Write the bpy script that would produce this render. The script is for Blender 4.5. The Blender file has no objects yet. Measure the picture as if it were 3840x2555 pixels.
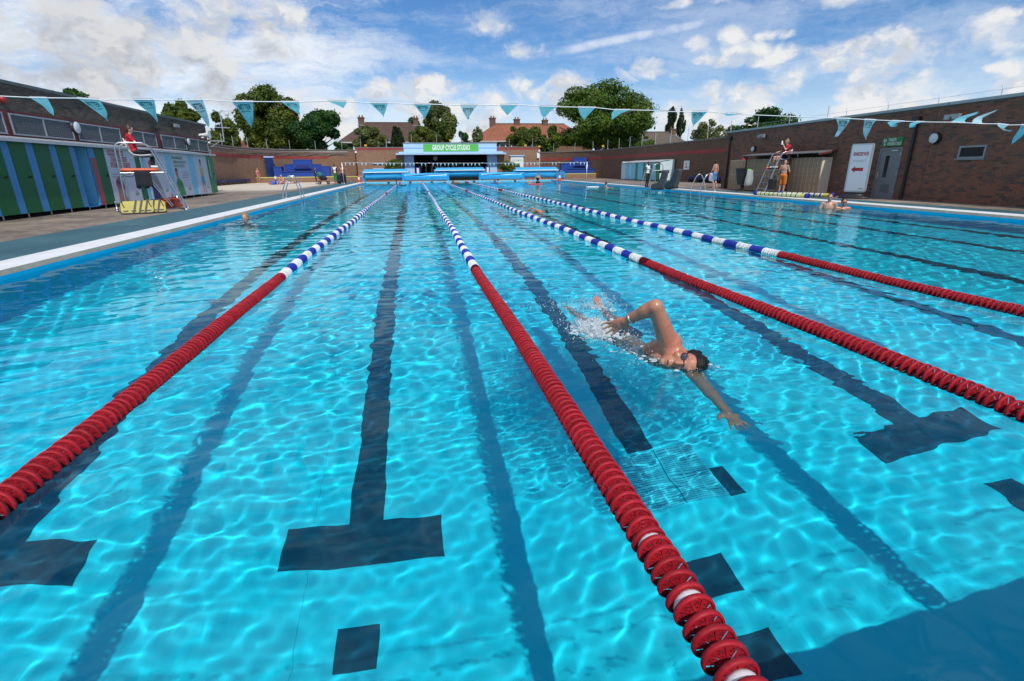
import bpy, bmesh, math, random
import numpy as np
from mathutils import Vector, Matrix

scene = bpy.context.scene
COL = scene.collection
PI = math.pi
random.seed(7)

# ------------------------------------------------------------------ camera
# 18 mm lens on the near deck, 1.25 m above the water (z = 0); x runs across the pool, y along it
PITCH, YAW, ROLL, CAM_H = 0.3223793, 0.17518745, -0.0106498, 1.25
FPX, IMW, IMH = 1922.917, 3840.0, 2555.0
_F = Vector((math.sin(YAW)*math.cos(PITCH), math.cos(YAW)*math.cos(PITCH), -math.sin(PITCH)))
_R0 = Vector((math.cos(YAW), -math.sin(YAW), 0)); _U0 = _R0.cross(_F)
_R = _R0*math.cos(ROLL)+_U0*math.sin(ROLL); _U = -_R0*math.sin(ROLL)+_U0*math.cos(ROLL)
CAM_POS = Vector((0, 0, CAM_H))
cam = bpy.data.cameras.new('camera')
cam.sensor_width = 36.0; cam.lens = FPX/IMW*36.0; cam.clip_start = 0.02; cam.clip_end = 3000
camo = bpy.data.objects.new('camera', cam); COL.objects.link(camo)
camo.matrix_world = Matrix(((_R.x, _U.x, -_F.x, 0), (_R.y, _U.y, -_F.y, 0), (_R.z, _U.z, -_F.z, CAM_H), (0, 0, 0, 1)))
scene.camera = camo

def sight(x, y):
    return (_F + _R*((x-IMW/2)/FPX) + _U*((IMH/2-y)/FPX)).normalized()
def at(x, y, axis, val):
    """point of the place seen at photo pixel (x, y) on the world plane axis = val"""
    d = sight(x, y); i = 'xyz'.index(axis)
    return CAM_POS + d*((val-CAM_POS[i])/d[i])

# ------------------------------------------------------------------ sun, sky, exposure
SUN_DIR = Vector((0.10, -0.615, 0.78)).normalized()          # towards the sun
sl = bpy.data.lights.new('sun', 'SUN'); sl.energy = 2.8; sl.angle = math.radians(0.53); sl.color = (1.0, 0.95, 0.88)
slo = bpy.data.objects.new('sun', sl); COL.objects.link(slo)
slo.rotation_euler = (-SUN_DIR).to_track_quat('-Z', 'Y').to_euler(); slo.location = (6, -30, 40)
sl.cycles.is_caustics_light = True

world = bpy.data.worlds.new('World'); scene.world = world; world.use_nodes = True
WT = world.node_tree; WT.nodes.clear()
class NG:
    """tiny node-graph writer"""
    def __init__(s, tree): s.t = tree
    def new(s, typ, **kw):
        n = s.t.nodes.new(typ)
        for k, v in kw.items(): setattr(n, k, v)
        return n
    def put(s, sock, v):
        if v is None: return
        if isinstance(v, bpy.types.NodeSocket): s.t.links.new(v, sock)
        else: sock.default_value = v
    def m(s, op, a, b=None, c=None, clamp=False):
        n = s.new('ShaderNodeMath', operation=op, use_clamp=clamp)
        s.put(n.inputs[0], a); s.put(n.inputs[1], b); s.put(n.inputs[2], c)
        return n.outputs[0]
    def vm(s, op, a, b=None, scale=None):
        n = s.new('ShaderNodeVectorMath', operation=op)
        s.put(n.inputs[0], a); s.put(n.inputs[1], b)
        if scale is not None: s.put(n.inputs['Scale'], scale)
        return n.outputs['Value'] if op in ('DOT_PRODUCT', 'LENGTH', 'DISTANCE') else n.outputs[0]
    def ss(s, v, lo, hi, a=0.0, b=1.0):
        n = s.new('ShaderNodeMapRange', interpolation_type='SMOOTHSTEP')
        s.put(n.inputs['Value'], v); s.put(n.inputs['From Min'], lo); s.put(n.inputs['From Max'], hi)
        s.put(n.inputs['To Min'], a); s.put(n.inputs['To Max'], b)
        return n.outputs[0]
    def mixc(s, f, a, b, blend='MIX'):
        n = s.new('ShaderNodeMix', data_type='RGBA', blend_type=blend)
        s.put(n.inputs[0], f); s.put(n.inputs[6], a); s.put(n.inputs[7], b)
        return n.outputs[2]
    def comb(s, x, y, z):
        n = s.new('ShaderNodeCombineXYZ'); s.put(n.inputs[0], x); s.put(n.inputs[1], y); s.put(n.inputs[2], z)
        return n.outputs[0]
    def sep(s, v):
        n = s.new('ShaderNodeSeparateXYZ'); s.put(n.inputs[0], v); return n.outputs
    def noise(s, vec, scale, detail=4, rough=0.55, dist=0.0, col=False):
        n = s.new('ShaderNodeTexNoise'); s.put(n.inputs['Vector'], vec); s.put(n.inputs['Scale'], scale)
        s.put(n.inputs['Detail'], detail); s.put(n.inputs['Roughness'], rough); s.put(n.inputs['Distortion'], dist)
        return n.outputs[1 if col else 0]
    def vor(s, vec, scale, feature='F1', detail=0, rough=.5, out='Distance'):
        n = s.new('ShaderNodeTexVoronoi', feature=feature); s.put(n.inputs['Vector'], vec); s.put(n.inputs['Scale'], scale)
        if 'Detail' in n.inputs: s.put(n.inputs['Detail'], detail); s.put(n.inputs['Roughness'], rough)
        return n.outputs[out]

def build_sky():
    g = NG(WT)
    sky = g.new('ShaderNodeTexSky', sky_type='NISHITA'); sky.sun_disc = False
    sky.sun_elevation = math.asin(SUN_DIR.z); sky.sun_rotation = math.atan2(SUN_DIR.x, SUN_DIR.y)
    sky.altitude = 50; sky.air_density = 1.0; sky.dust_density = 0.6; sky.ozone_density = 2.2
    tc = g.new('ShaderNodeTexCoord')
    d = g.vm('NORMALIZE', tc.outputs['Generated'])
    dx, dy, dz = g.sep(d)
    az = g.m('ARCTAN2', dx, dy)                      # 0 along the pool, + to the right
    el = g.m('ARCSINE', dz)
    P = g.comb(az, g.m('MULTIPLY', el, 1.35), 0.0)
    # wobble of the cloud outlines
    warp = g.noise(P, 9.0, 5, .6, col=True)
    Pw = g.vm('ADD', P, g.vm('SCALE', g.vm('SUBTRACT', warp, (.5, .5, .5)), scale=.13))
    def fbm(off):
        v = Pw if off is None else g.vm('ADD', Pw, off)
        n1 = g.noise(v, 7.0, 9, .58)
        b1 = g.vor(v, 16.0, 'SMOOTH_F1' if False else 'F1', 2, .5)
        return g.m('ADD', g.m('MULTIPLY', n1, 1.0), g.m('MULTIPLY', g.m('SUBTRACT', .5, b1), .42))
    def azel(x, y):
        r = sight(x*IMW/2357.0, y*IMW/2357.0)
        return math.atan2(r.x, r.y), math.asin(r.z)*1.35
    # the cumulus of the day, given by where each stands in the sky (bearing, height)
    spots = [(1105, 55, 70, 40), (1085, 70, 40, 22), (1208, 124, 62, 32), (1478, 150, 66, 40), (1500, 168, 60, 20), (1735, 130, 135, 36), (1650, 142, 70, 20), (1595, 100, 34, 24), (1685, 82, 44, 26), (1790, 80, 60, 16),
             (1930, 150, 130, 60), (1990, 110, 110, 50), (2130, 112, 130, 62), (2300, 68, 140, 54), (2360, 40, 80, 36), (1720, 222, 150, 52), (1790, 200, 80, 40), (2040, 200, 180, 55), (2100, 180, 90, 36),
             (2345, 188, 90, 48), (2290, 158, 60, 14), (2120, 250, 380, 40), (1620, 2, 100, 16), (1880, 0, 160, 30), (780, 130, 50, 32),
             (960, 205, 150, 42), (880, 222, 90, 30), (1150, 205, 120, 46), (1290, 215, 95, 46), (1000, 260, 260, 40), (1330, 262, 200, 40), (1640, 262, 160, 40),
             (640, 225, 220, 45), (420, 205, 330, 60), (700, 275, 300, 34), (360, 160, 320, 95), (90, 170, 320, 110), (40, 40, 360, 80), (560, 55, 190, 80), (300, 90, 240, 80), (20, 260, 300, 70), (620, 120, 160, 40), (1000, 305, 480, 36), (1750, 300, 420, 36), (400, 310, 420, 40)]
    M = None
    for (x, y, rx, ry) in spots:
        rx *= 1.2; ry *= 1.22
        a0, e0 = azel(x, y); a1, _ = azel(x+rx, y); _, e1 = azel(x, y-ry)
        q = g.vm('MULTIPLY', g.vm('SUBTRACT', P, (a0, e0, 0)), (1/abs(a1-a0), 1/abs(e1-e0), 0))
        v = g.m('SUBTRACT', 1.0, g.vm('DOT_PRODUCT', q, q))
        M = v if M is None else g.m('MAXIMUM', M, v)
    # outside the window of bearings the photograph shows, the same broken cloud goes on
    inwin = g.m('MULTIPLY', g.ss(g.m('ABSOLUTE', g.m('SUBTRACT', az, YAW)), .72, 1.0, 1, 0), g.ss(el, .42, .62, 1, 0))
    far = g.m('SUBTRACT', g.m('MULTIPLY', g.noise(P, 2.2, 3, .5), 4.2), 2.0)
    M = g.m('ADD', g.m('MULTIPLY', M, inwin), g.m('MULTIPLY', far, g.m('SUBTRACT', 1.0, inwin)))
    M = g.m('MAXIMUM', M, -1.2)
    # density here and a little towards the light (up): lit tops, grey bases
    base = g.m('MULTIPLY', M, .70)
    def dens(off): return g.m('ADD', base, g.m('MULTIPLY', g.m('SUBTRACT', fbm(off), .50), 1.9))
    d0 = dens(None); d1 = dens((0.014, .045, 0))
    cov = g.ss(d0, -.12, .58)
    lit = g.ss(g.m('ADD', g.m('SUBTRACT', d0, d1), g.m('MULTIPLY', g.m('SUBTRACT', g.noise(Pw, 24, 5, .6), .5), .7)), -.26, .34)
    thick = g.ss(d0, .10, .75)
    lo = g.mixc(thick, (4.2, 4.45, 4.9, 1), (3.0, 3.2, 3.55, 1))
    hi = (5.0, 5.05, 5.1, 1)
    ccol = g.mixc(lit, lo, hi)
    # grey heavier bank to the left
    bank = g.ss(az, -.60, .0, .80, 1.0)
    ccol = g.mixc(1.0, ccol, g.comb(bank, bank, g.m('ADD', g.m('MULTIPLY', bank, .93), .07)), 'MULTIPLY')
    # cirrus veil
    cz = g.comb(g.m('MULTIPLY', az, 1.6), g.m('MULTIPLY', el, 7.0), 3.0)
    cir = g.noise(g.vm('ADD', cz, g.vm('SCALE', warp, scale=.35)), 2.6, 8, .66)
    cmask = g.m('ADD', g.m('MULTIPLY', g.ss(az, -.22, .16, 1.0, .35), 1.0), 0.05)
    cirf = g.m('MULTIPLY', g.m('MULTIPLY', g.ss(cir, .36, .70), cmask), .9)
    # old contrail
    (a0, e0), (a1, e1) = azel(1265, 124), azel(1690, 34)
    ux, uy = a1-a0, e1-e0; L = math.hypot(ux, uy); ux /= L; uy /= L
    rel = g.vm('SUBTRACT', g.vm('ADD', g.vm('SCALE', Pw, scale=.12), g.vm('SCALE', P, scale=.88)), (a0, e0, 0))
    al = g.vm('DOT_PRODUCT', rel, (ux, uy, 0)); ac = g.m('ABSOLUTE', g.vm('DOT_PRODUCT', rel, (-uy, ux, 0)))
    # the streak spreads and thins towards its older end
    tr = g.m('MULTIPLY', g.ss(ac, 0.002, .016, 1.2, 0), g.m('MULTIPLY', g.ss(al, -.02, .06), g.ss(al, L*.6, L*1.25, .55, 0)))
    tr = g.m('MULTIPLY', tr, g.ss(g.noise(P, 30, 3, .6), .3, .6, .5, 1))
    blue = g.mixc(1.0, sky.outputs[0], (.30, .50, .70, 1), 'MULTIPLY')          # clean summer air after rain
    col = g.mixc(g.m('MAXIMUM', cirf, tr), blue, (5.2, 5.45, 5.8, 1))
    # milky air near the horizon
    hz = g.ss(el, .0, .20, .72, 0)
    col = g.mixc(hz, col, (4.8, 5.5, 6.3, 1))
    col = g.mixc(cov, col, ccol)
    bg = g.new('ShaderNodeBackground'); g.put(bg.inputs[0], col); bg.inputs[1].default_value = 0.14
    out = g.new('ShaderNodeOutputWorld'); WT.links.new(bg.outputs[0], out.inputs[0])
build_sky()
world.cycles.sampling_method = "MANUAL"; world.cycles.sample_map_resolution = 256
scene.view_settings.view_transform = 'Standard'; scene.view_settings.look = 'None'
scene.view_settings.exposure = 0.28; scene.view_settings.gamma = 1.0; scene.view_settings.use_curve_mapping = False
scene.render.engine = 'CYCLES'
cy = scene.cycles
cy.max_bounces = 14; cy.diffuse_bounces = 5; cy.glossy_bounces = 6; cy.transmission_bounces = 8; cy.transparent_max_bounces = 8
cy.caustics_refractive = True; cy.caustics_reflective = False; cy.blur_glossy = 0.3
cy.sample_clamp_indirect = 6.0
cy.use_denoising = True; cy.use_adaptive_sampling = True; cy.adaptive_threshold = 0.02

# ------------------------------------------------------------------ helpers
_mats = {}
def mat(name, col=None, rough=.6, metal=0.0, spec=.5, var=0.0, vscale=6.0, bump=0.0, bscale=40.0, fn=None, trans=0.0, alpha=1.0):
    """procedural material; var = blotchy tone variation, bump = fine relief"""
    if name in _mats: return _mats[name]
    m = bpy.data.materials.new(name); m.use_nodes = True; _mats[name] = m
    t = m.node_tree; g = NG(t); b = t.nodes['Principled BSDF']
    b.inputs['Roughness'].default_value = rough; b.inputs['Metallic'].default_value = metal
    b.inputs['Specular IOR Level'].default_value = spec
    b.inputs['Transmission Weight'].default_value = trans; b.inputs['Alpha'].default_value = alpha
    tc = g.new('ShaderNodeTexCoord'); P = tc.outputs['Object']
    if fn: fn(g, b, P)
    else:
        c = (col[0], col[1], col[2], 1)
        if var > 0:
            n = g.noise(P, vscale, 5, .6)
            v = g.m('MULTIPLY_ADD', g.m('SUBTRACT', n, .5), var*2.2, 1.0)
            g.put(b.inputs['Base Color'], g.mixc(1.0, c, g.comb(v, v, v), 'MULTIPLY'))
        else: b.inputs['Base Color'].default_value = c
    if bump > 0:
        bn = g.new('ShaderNodeBump'); bn.inputs['Strength'].default_value = bump; bn.inputs['Distance'].default_value = .01
        g.put(bn.inputs['Height'], g.noise(P, bscale, 4, .6)); t.links.new(bn.outputs[0], b.inputs['Normal'])
    return m

class MB:
    """mesh collector: boxes, tubes, prisms, lathes -> one mesh object"""
    def __init__(s): s.v = []; s.f = []; s.sm = []
    def add(s, vs, fs, smooth=False):
        o = len(s.v); s.v += [tuple(p) for p in vs]; s.f += [tuple(i+o for i in f) for f in fs]; s.sm += [smooth]*len(fs)
        return s
    def box(s, lo, hi, rz=0, piv=None):
        (a, b, c), (d, e, f) = lo, hi
        vs = [(a, b, c), (d, b, c), (d, e, c), (a, e, c), (a, b, f), (d, b, f), (d, e, f), (a, e, f)]
        if rz:
            px, py = piv if piv else ((a+d)/2, (b+e)/2); cr, sr = math.cos(rz), math.sin(rz)
            vs = [(px+(x-px)*cr-(y-py)*sr, py+(x-px)*sr+(y-py)*cr, z) for x, y, z in vs]
        return s.add(vs, [(0, 3, 2, 1), (4, 5, 6, 7), (0, 1, 5, 4), (1, 2, 6, 5), (2, 3, 7, 6), (3, 0, 4, 7)])
    def bar(s, p, q, w, h=None, up=(0, 0, 1)):
        """rectangular bar from p to q"""
        h = h or w; p = Vector(p); q = Vector(q); d = (q-p).normalized(); u = Vector(up)
        if abs(d.dot(u)) > .98: u = Vector((0, 1, 0))
        a = d.cross(u).normalized()*w/2; b = a.cross(d).normalized()*h/2
        vs = [p-a-b, p+a-b, p+a+b, p-a+b, q-a-b, q+a-b, q+a+b, q-a+b]
        return s.add(vs, [(0, 3, 2, 1), (4, 5, 6, 7), (0, 1, 5, 4), (1, 2, 6, 5), (2, 3, 7, 6), (3, 0, 4, 7)])
    def tube(s, pts, r, n=8, cap=True, smooth=True):
        """round tube along pts; r a number or one per point"""
        pts = [Vector(p) for p in pts]; N = len(pts); rs = r if hasattr(r, '__len__') else [r]*N
        u = None; vs = []; fs = []
        for i, p in enumerate(pts):
            d = (pts[min(i+1, N-1)]-pts[max(i-1, 0)]).normalized()
            if u is None:
                u = Vector((0, 0, 1)) if abs(d.z) < .9 else Vector((1, 0, 0))
            a = d.cross(u).normalized(); u = a.cross(d).normalized()
            for k in range(n):
                t = 2*PI*k/n; vs.append(p+(a*math.cos(t)+u*math.sin(t))*rs[i])
        for i in range(N-1):
            for k in range(n):
                k2 = (k+1) % n; fs.append((i*n+k, i*n+k2, (i+1)*n+k2, (i+1)*n+k))
        s.add(vs, fs, smooth)
        if cap:
            s.add(vs[:n], [tuple(range(n-1, -1, -1))]); s.add(vs[-n:], [tuple(range(n))])
        return s
    def lathe(s, prof, c=(0, 0, 0), n=16, axis='z', smooth=True, caps=True):
        """profile [(radius, height)] turned about an axis through c"""
        vs = []; fs = []
        for r, h in prof:
            for k in range(n):
                t = 2*PI*k/n; x, y = r*math.cos(t), r*math.sin(t)
                p = (x, y, h) if axis == 'z' else ((h, x, y) if axis == 'x' else (y, h, x))
                vs.append((p[0]+c[0], p[1]+c[1], p[2]+c[2]))
        for i in range(len(prof)-1):
            for k in range(n):
                k2 = (k+1) % n; fs.append((i*n+k, i*n+k2, (i+1)*n+k2, (i+1)*n+k))
        s.add(vs, fs, smooth)
        if caps:
            s.add(vs[:n], [tuple(range(n-1, -1, -1))]); s.add(vs[-n:], [tuple(range(n))])
        return s
    def prism(s, pts, d):
        """planar outline (3-D points) pushed along vector d"""
        pts = [Vector(p) for p in pts]; d = Vector(d); n = len(pts)
        vs = pts+[p+d for p in pts]
        fs = [tuple(range(n-1, -1, -1)), tuple(range(n, 2*n))]+[(i, (i+1) % n, n+(i+1) % n, n+i) for i in range(n)]
        return s.add(vs, fs)
    def mesh(s, name):
        me = bpy.data.meshes.new(name); me.from_pydata(s.v, [], s.f)
        me.polygons.foreach_set('use_smooth', s.sm); me.update(); return me
    def build(s, name, m, parent=None, fixn=False):
        me = s.mesh(name)
        if fixn:
            bm = bmesh.new(); bm.from_mesh(me); bmesh.ops.recalc_face_normals(bm, faces=bm.faces); bm.to_mesh(me); bm.free()
        return link(name, me, m, parent)
def link(name, me, m=None, parent=None, loc=None, rz=None):
    o = bpy.data.objects.new(name, me); COL.objects.link(o)
    if m is not None and not me.materials: me.materials.append(m)
    if parent: o.parent = parent
    if loc is not None: o.location = loc
    if rz is not None: o.rotation_euler = (0, 0, rz)
    return o
def tag(o, label=None, cat=None, group=None, kind=None):
    if label: o['label'] = label
    if cat: o['category'] = cat
    if group: o['group'] = group
    if kind: o['kind'] = kind
    return o
def thing(name, label, cat, loc=(0, 0, 0), rz=0, group=None):
    o = bpy.data.objects.new(name, None); COL.objects.link(o); o.empty_display_size = .2
    o.location = loc; o.rotation_euler = (0, 0, rz)
    return tag(o, label, cat, group)
def bevel(o, w, seg=2):
    bm = bmesh.new(); bm.from_mesh(o.data)
    bmesh.ops.bevel(bm, geom=[e for e in bm.edges if e.is_manifold and e.calc_face_angle(0) > .5], offset=w, segments=seg, affect='EDGES', profile=.6)
    bm.to_mesh(o.data); bm.free(); return o
def copy_tree(o, parent=None):
    c = o.copy(); COL.objects.link(c); c.parent = parent
    for ch in list(o.children): copy_tree(ch, c)
    return c
def wet(*objs):
    """things under the surface catch the light the waves focus"""
    for o in objs: o.cycles.is_caustics_receiver = True
_fonts = {}
_bench = bpy.data.scenes.new('workbench')                     # empty side scene: evaluates one helper at a time
def evaluated(o):
    _bench.collection.objects.link(o)
    with bpy.context.temp_override(scene=_bench, view_layer=_bench.view_layers[0]): dg = bpy.context.evaluated_depsgraph_get(); dg.update()
    return o.evaluated_get(dg)
def text_mesh(txt, size, cond=.62, bold=.012, depth=0.0):
    """flat lettering as (verts, faces), x right, y up, starting at the origin; condensed like the signs"""
    key = (txt, size, cond, bold)
    if key in _fonts: return _fonts[key]
    cu = bpy.data.curves.new('lettering', 'FONT'); cu.body = txt; cu.size = size; cu.resolution_u = 2; cu.offset = bold*size
    cu.space_line = .85
    o = bpy.data.objects.new('lettering', cu); ev = evaluated(o); me = ev.to_mesh()
    vs = [(v.co.x*cond, v.co.y) for v in me.vertices]; fs = [tuple(p.vertices) for p in me.polygons]
    ev.to_mesh_clear(); bpy.data.objects.remove(o); bpy.data.curves.remove(cu)
    _fonts[key] = (vs, fs); return vs, fs
def lettering(mb, txt, size, org, ex, ey, cond=.62, bold=.012, center=False, wid=None):
    """lay lettering on a plane: org + ex*x + ey*y"""
    vs, fs = text_mesh(txt, size, cond, bold); org = Vector(org); ex = Vector(ex); ey = Vector(ey)
    xs = [v[0] for v in vs] or [0]; x0, x1 = min(xs), max(xs); k = 1.0
    if wid: k = wid/(x1-x0)
    sh = -(x0+x1)/2*k if center else -x0*k
    mb.add([org+ex*(v[0]*k+sh)+ey*v[1] for v in vs], fs); return mb
# ------------------------------------------------------------------ the pool
XL, YN, YF = -5.12, 0.70, 58.6                  # left, near and far edges of the water
def XR(y): return 13.10+0.0330*y                # right edge, very slightly out of square
DEPTH = 2.2; DECK = .12
def m_floor(g, b, P):
    n = g.noise(P, .55, 4, .6); n2 = g.noise(P, 6, 4, .6)
    f = g.m('ADD', g.m('MULTIPLY', n, .7), g.m('MULTIPLY', n2, .3))
    c = g.mixc(g.ss(f, .3, .7), (.010, .735, .96, 1), (.022, .81, .97, 1))
    st = g.ss(g.noise(P, 1.3, 7, .7), .56, .74)                    # worn, greener patches
    c = g.mixc(g.m('MULTIPLY', st, .5), c, (.02, .62, .74, 1))
    g.put(b.inputs['Base Color'], g.mixc(g.ss(g.noise(P, 22, 4, .7), .66, .76, 0, .35), c, (.01, .40, .58, 1)))
MF = mat('pool paint', rough=.8, spec=.2, fn=m_floor)
MLINE = mat('black lane paint', (.0005, .075, .13), .8, spec=.2, var=.3, vscale=3)
YU = YN-1.3                                     # the basin runs on under the near deck slab unseen; extension added so the refracted sun reaches the floor
floor = MB().add([(XL, YU, -DEPTH), (XR(YU), YU, -DEPTH), (XR(YF), YF, -DEPTH), (XL, YF, -DEPTH)], [(0, 1, 2, 3)]).build('pool_floor', MF)
tag(floor, kind='structure')
walls = MB()
crn = [(XL, YU), (XR(YU), YU), (XR(YF), YF), (XL, YF)]
for i in range(4):
    (x0, y0), (x1, y1) = crn[i], crn[(i+1) % 4]
    walls.add([(x0, y0, -DEPTH), (x1, y1, -DEPTH), (x1, y1, .06), (x0, y0, .06)], [(3, 2, 1, 0)])
pw = walls.build('pool_wall', mat('pool wall paint', (.003, .56, .88), .8, spec=.2, var=.1, vscale=1.5)); tag(pw, kind='structure')
wet(floor, pw)
LANES = [-2.80, -.52, 1.77, 4.05, 6.34, 8.62, 10.9, 12.6]
for k, xc in enumerate(LANES):
    mb = MB(); z = -DEPTH+.004
    if k < 7:
        mb.box((xc-.123, 3.67 if k == 2 else 3.32, z), (xc+.123, YF-2.2, z+.004)); mb.box((xc+.455 if k == 2 else xc-.54, 2.97, z), (xc+.58 if k == 2 else xc+.54, 3.32, z+.0041))
    else: mb.box((xc-.123, 3.32, z), (xc+.123, YF-2.2, z+.004))
    mb.box((xc-.54, YF-2.2, z), (xc+.54, YF-1.9, z+.0042))
    o = mb.build('lane_line', MLINE, floor); wet(o)
    for y0, y1 in ((2.28, 2.55), (1.77, 2.05), (1.26, 1.54)):
        o = MB().box((xc-.125, y0, z), (xc+.125, y1, z+.004)).build('lane_dash', MLINE, floor); wet(o)
# hairline crack in the floor paint beside the second line
_rc = random.Random(8); _x = -.86; _pts = []
for i in range(46):
    _x += _rc.uniform(-.012, .0125); _pts.append((_x, 1.9+i*.075))
ck = MB()
for i in range(45):
    (xa, ya), (xb, yb) = _pts[i], _pts[i+1]; ck.add([(xa-.0010, ya, -DEPTH+.003), (xa+.0010, ya, -DEPTH+.003), (xb+.0010, yb, -DEPTH+.003), (xb-.0010, yb, -DEPTH+.003)], [(0, 1, 2, 3)])
wet(ck.build('paint_crack', mat('crack shadow', (.01, .28, .40), .9), floor))
# drain grating on lane 3: rows of white slats in two frames
MGR = mat('pale grating plastic', (.06, .72, .90), .6)
for gx0 in (1.53, 1.885):
    gr = MB()
    for i in range(26):
        y = 2.985+i*.0255; gr.box((gx0, y, -DEPTH+.009), (gx0+.335, y+.017, -DEPTH+.018))
    for xx in (gx0, gx0+.105, gx0+.215, gx0+.319): gr.box((xx, 2.985, -DEPTH+.0085), (xx+.016, 3.64, -DEPTH+.0165))
    o = gr.build('floor_grating', MGR); wet(o)
    tag(o, 'white slatted drain grating on the pool floor, %s of the pair' % ('left' if gx0 < 1.8 else 'right'), 'grating', 'drain gratings on the pool floor')

# ------------------------------------------------------------------ water
def wave_height(X, Y):
    X = X.astype(np.float32); Y = Y.astype(np.float32)
    rng = np.random.RandomState(11)
    Z = np.zeros_like(X)
    # slow swell from swimmers, wind ripples, fine chop: many crossing directions
    spec = [(14, 1.1, 2.6, .0013, 0.0), (34, .36, 1.1, .00100, .3), (50, .15, .36, .00042, .5), (40, .08, .15, .00010, .9)]
    for n, l0, l1, amp, sprd in spec:
        for i in range(n):
            L = l0*(l1/l0)**rng.rand(); th = rng.rand()*2*PI
            if sprd < 1: th = PI/2+.35+rng.randn()*.85
            k = 2*PI/L; ph = rng.rand()*2*PI; a = amp*(.5+rng.rand())/math.sqrt(n/10.0)
            if L < .45: a = a*np.clip(1.25-Y/(34.0 if L > .17 else 14.0), .0, 1)
            a = a*(np.clip((.12 if L > .36 else .50)+Y/9.0, .2, 2.3) if L < 1.1 else 1.0)
            # patches of calm and chop
            kx, ky = k*math.cos(th), k*math.sin(th)
            gx, gy = rng.rand(2)*2*PI
            env = .50+.50*np.sin(X*(.5+.9*rng.rand())+gx)*np.sin(Y*(.35+.6*rng.rand())+gy)
            if L < .36: env = env*env*1.5
            Z += a*env*np.sin(kx*X+ky*Y+ph+.6*np.sin(Y*.7+gx)+.5*np.sin(X*.8+gy))
    # rings and wash round the swimmer
    for (cx, cy, A, lam, R, w) in RINGS:
        r = np.hypot(X-cx, Y-cy)
        Z += A*np.exp(-((r-R)/w)**2)*np.sin(2*PI*(r-R)/lam)
    for (cx, cy, A, sx, sy) in HUMPS:
        Z += A*np.exp(-((X-cx)/sx)**2-((Y-cy)/sy)**2)
    rr = np.hypot((X-1.75)/.9, (Y-3.35)/.7); ch = np.exp(-rr**2)
    r2 = np.hypot((X-1.62)/.22, (Y-2.30)/.38); ch2 = np.exp(-r2**2)
    for i in range(18):
        L = .05+.08*rng.rand(); th = rng.rand()*2*PI
        Z += ch2*.00028*np.sin(2*PI/L*(X*math.cos(th)+Y*math.sin(th))+rng.rand()*6.3)
    for i in range(26):
        L = .05+.12*rng.rand(); th = rng.rand()*2*PI
        Z += ch*.00030*np.sin(2*PI/L*(X*math.cos(th)+Y*math.sin(th))+rng.rand()*6.3)
    return Z
RINGS = []
HUMPS = []
_r = random.Random(5)
for i in range(26):
    a = _r.random()*2*PI; d = .35+.75*_r.random()
    RINGS.append((1.85+.75*math.cos(a)+_r.uniform(-.2, .2), 2.55+.75*math.sin(a)*.8, .00025+.00035*_r.random(), .042+.03*_r.random(), .04+.10*_r.random(), .03+.03*_r.random()))
HUMPS += [(1.62, 2.75, .003, .25, .2)]
for (bx, by) in ((-4.0, 14.6), (13.0, 14.9), (12.9, 14.1), (11.4, 33.0), (4.6, 15.5)):
    for (R_, A_) in ((.35, .004), (.75, .0025), (1.2, .0015)): RINGS.append((bx, by, A_, .26, R_, .22))
def build_water():
    ys = [YU]
    while ys[-1] < YF: ys.append(ys[-1]+max(.016, .0052*ys[-1]))
    ys[-1] = YF
    ys = np.array(ys); bands = []
    # finer across near the camera, coarser far away, in strips that share their border rows
    cuts = [YN, 6.0, 16.0, YF]; vs = []; fs = []
    verts = []; faces = []; off = 0
    us_near = np.concatenate([np.arange(0, 1.0, 1/620.0), [1.0]])
    nx = len(us_near)
    Y = np.repeat(ys[:, None], nx, 1); X = XL+(XR(Y)-XL)*us_near[None, :]
    Z = np.zeros_like(X)
    for j in range(0, len(ys), 64):
        Z[j:j+64] = wave_height(X[j:j+64], Y[j:j+64])
    me = bpy.data.meshes.new('water')
    n = X.size; co = np.empty((n, 3), np.float32); co[:, 0] = X.ravel(); co[:, 1] = Y.ravel(); co[:, 2] = Z.ravel()
    ny = len(ys); ii = np.arange(n).reshape(ny, nx)
    q = np.stack([ii[:-1, :-1], ii[:-1, 1:], ii[1:, 1:], ii[1:, :-1]], -1).reshape(-1, 4).astype(np.int32)
    me.vertices.add(n); me.vertices.foreach_set('co', co.ravel())
    me.loops.add(q.size); me.loops.foreach_set('vertex_index', q.ravel())
    me.polygons.add(len(q)); me.polygons.foreach_set('loop_start', np.arange(0, q.size, 4, dtype=np.int32))
    me.polygons.foreach_set('use_smooth', np.ones(len(q), bool))
    me.update(); me.validate()
    return me
mw = bpy.data.materials.new('water'); mw.use_nodes = True
_t = mw.node_tree; _t.nodes.clear(); _g = NG(_t)
_gl = _g.new('ShaderNodeBsdfGlass'); _gl.inputs['IOR'].default_value = 1.333; _gl.inputs['Roughness'].default_value = 0.0
_gl.inputs['Color'].default_value = (.74, .98, 1.0, 1)
_o = _g.new('ShaderNodeOutputMaterial'); _t.links.new(_gl.outputs[0], _o.inputs[0])
water = link('water', build_water(), mw); tag(water, kind='structure')
water.cycles.is_caustics_caster = True
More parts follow.
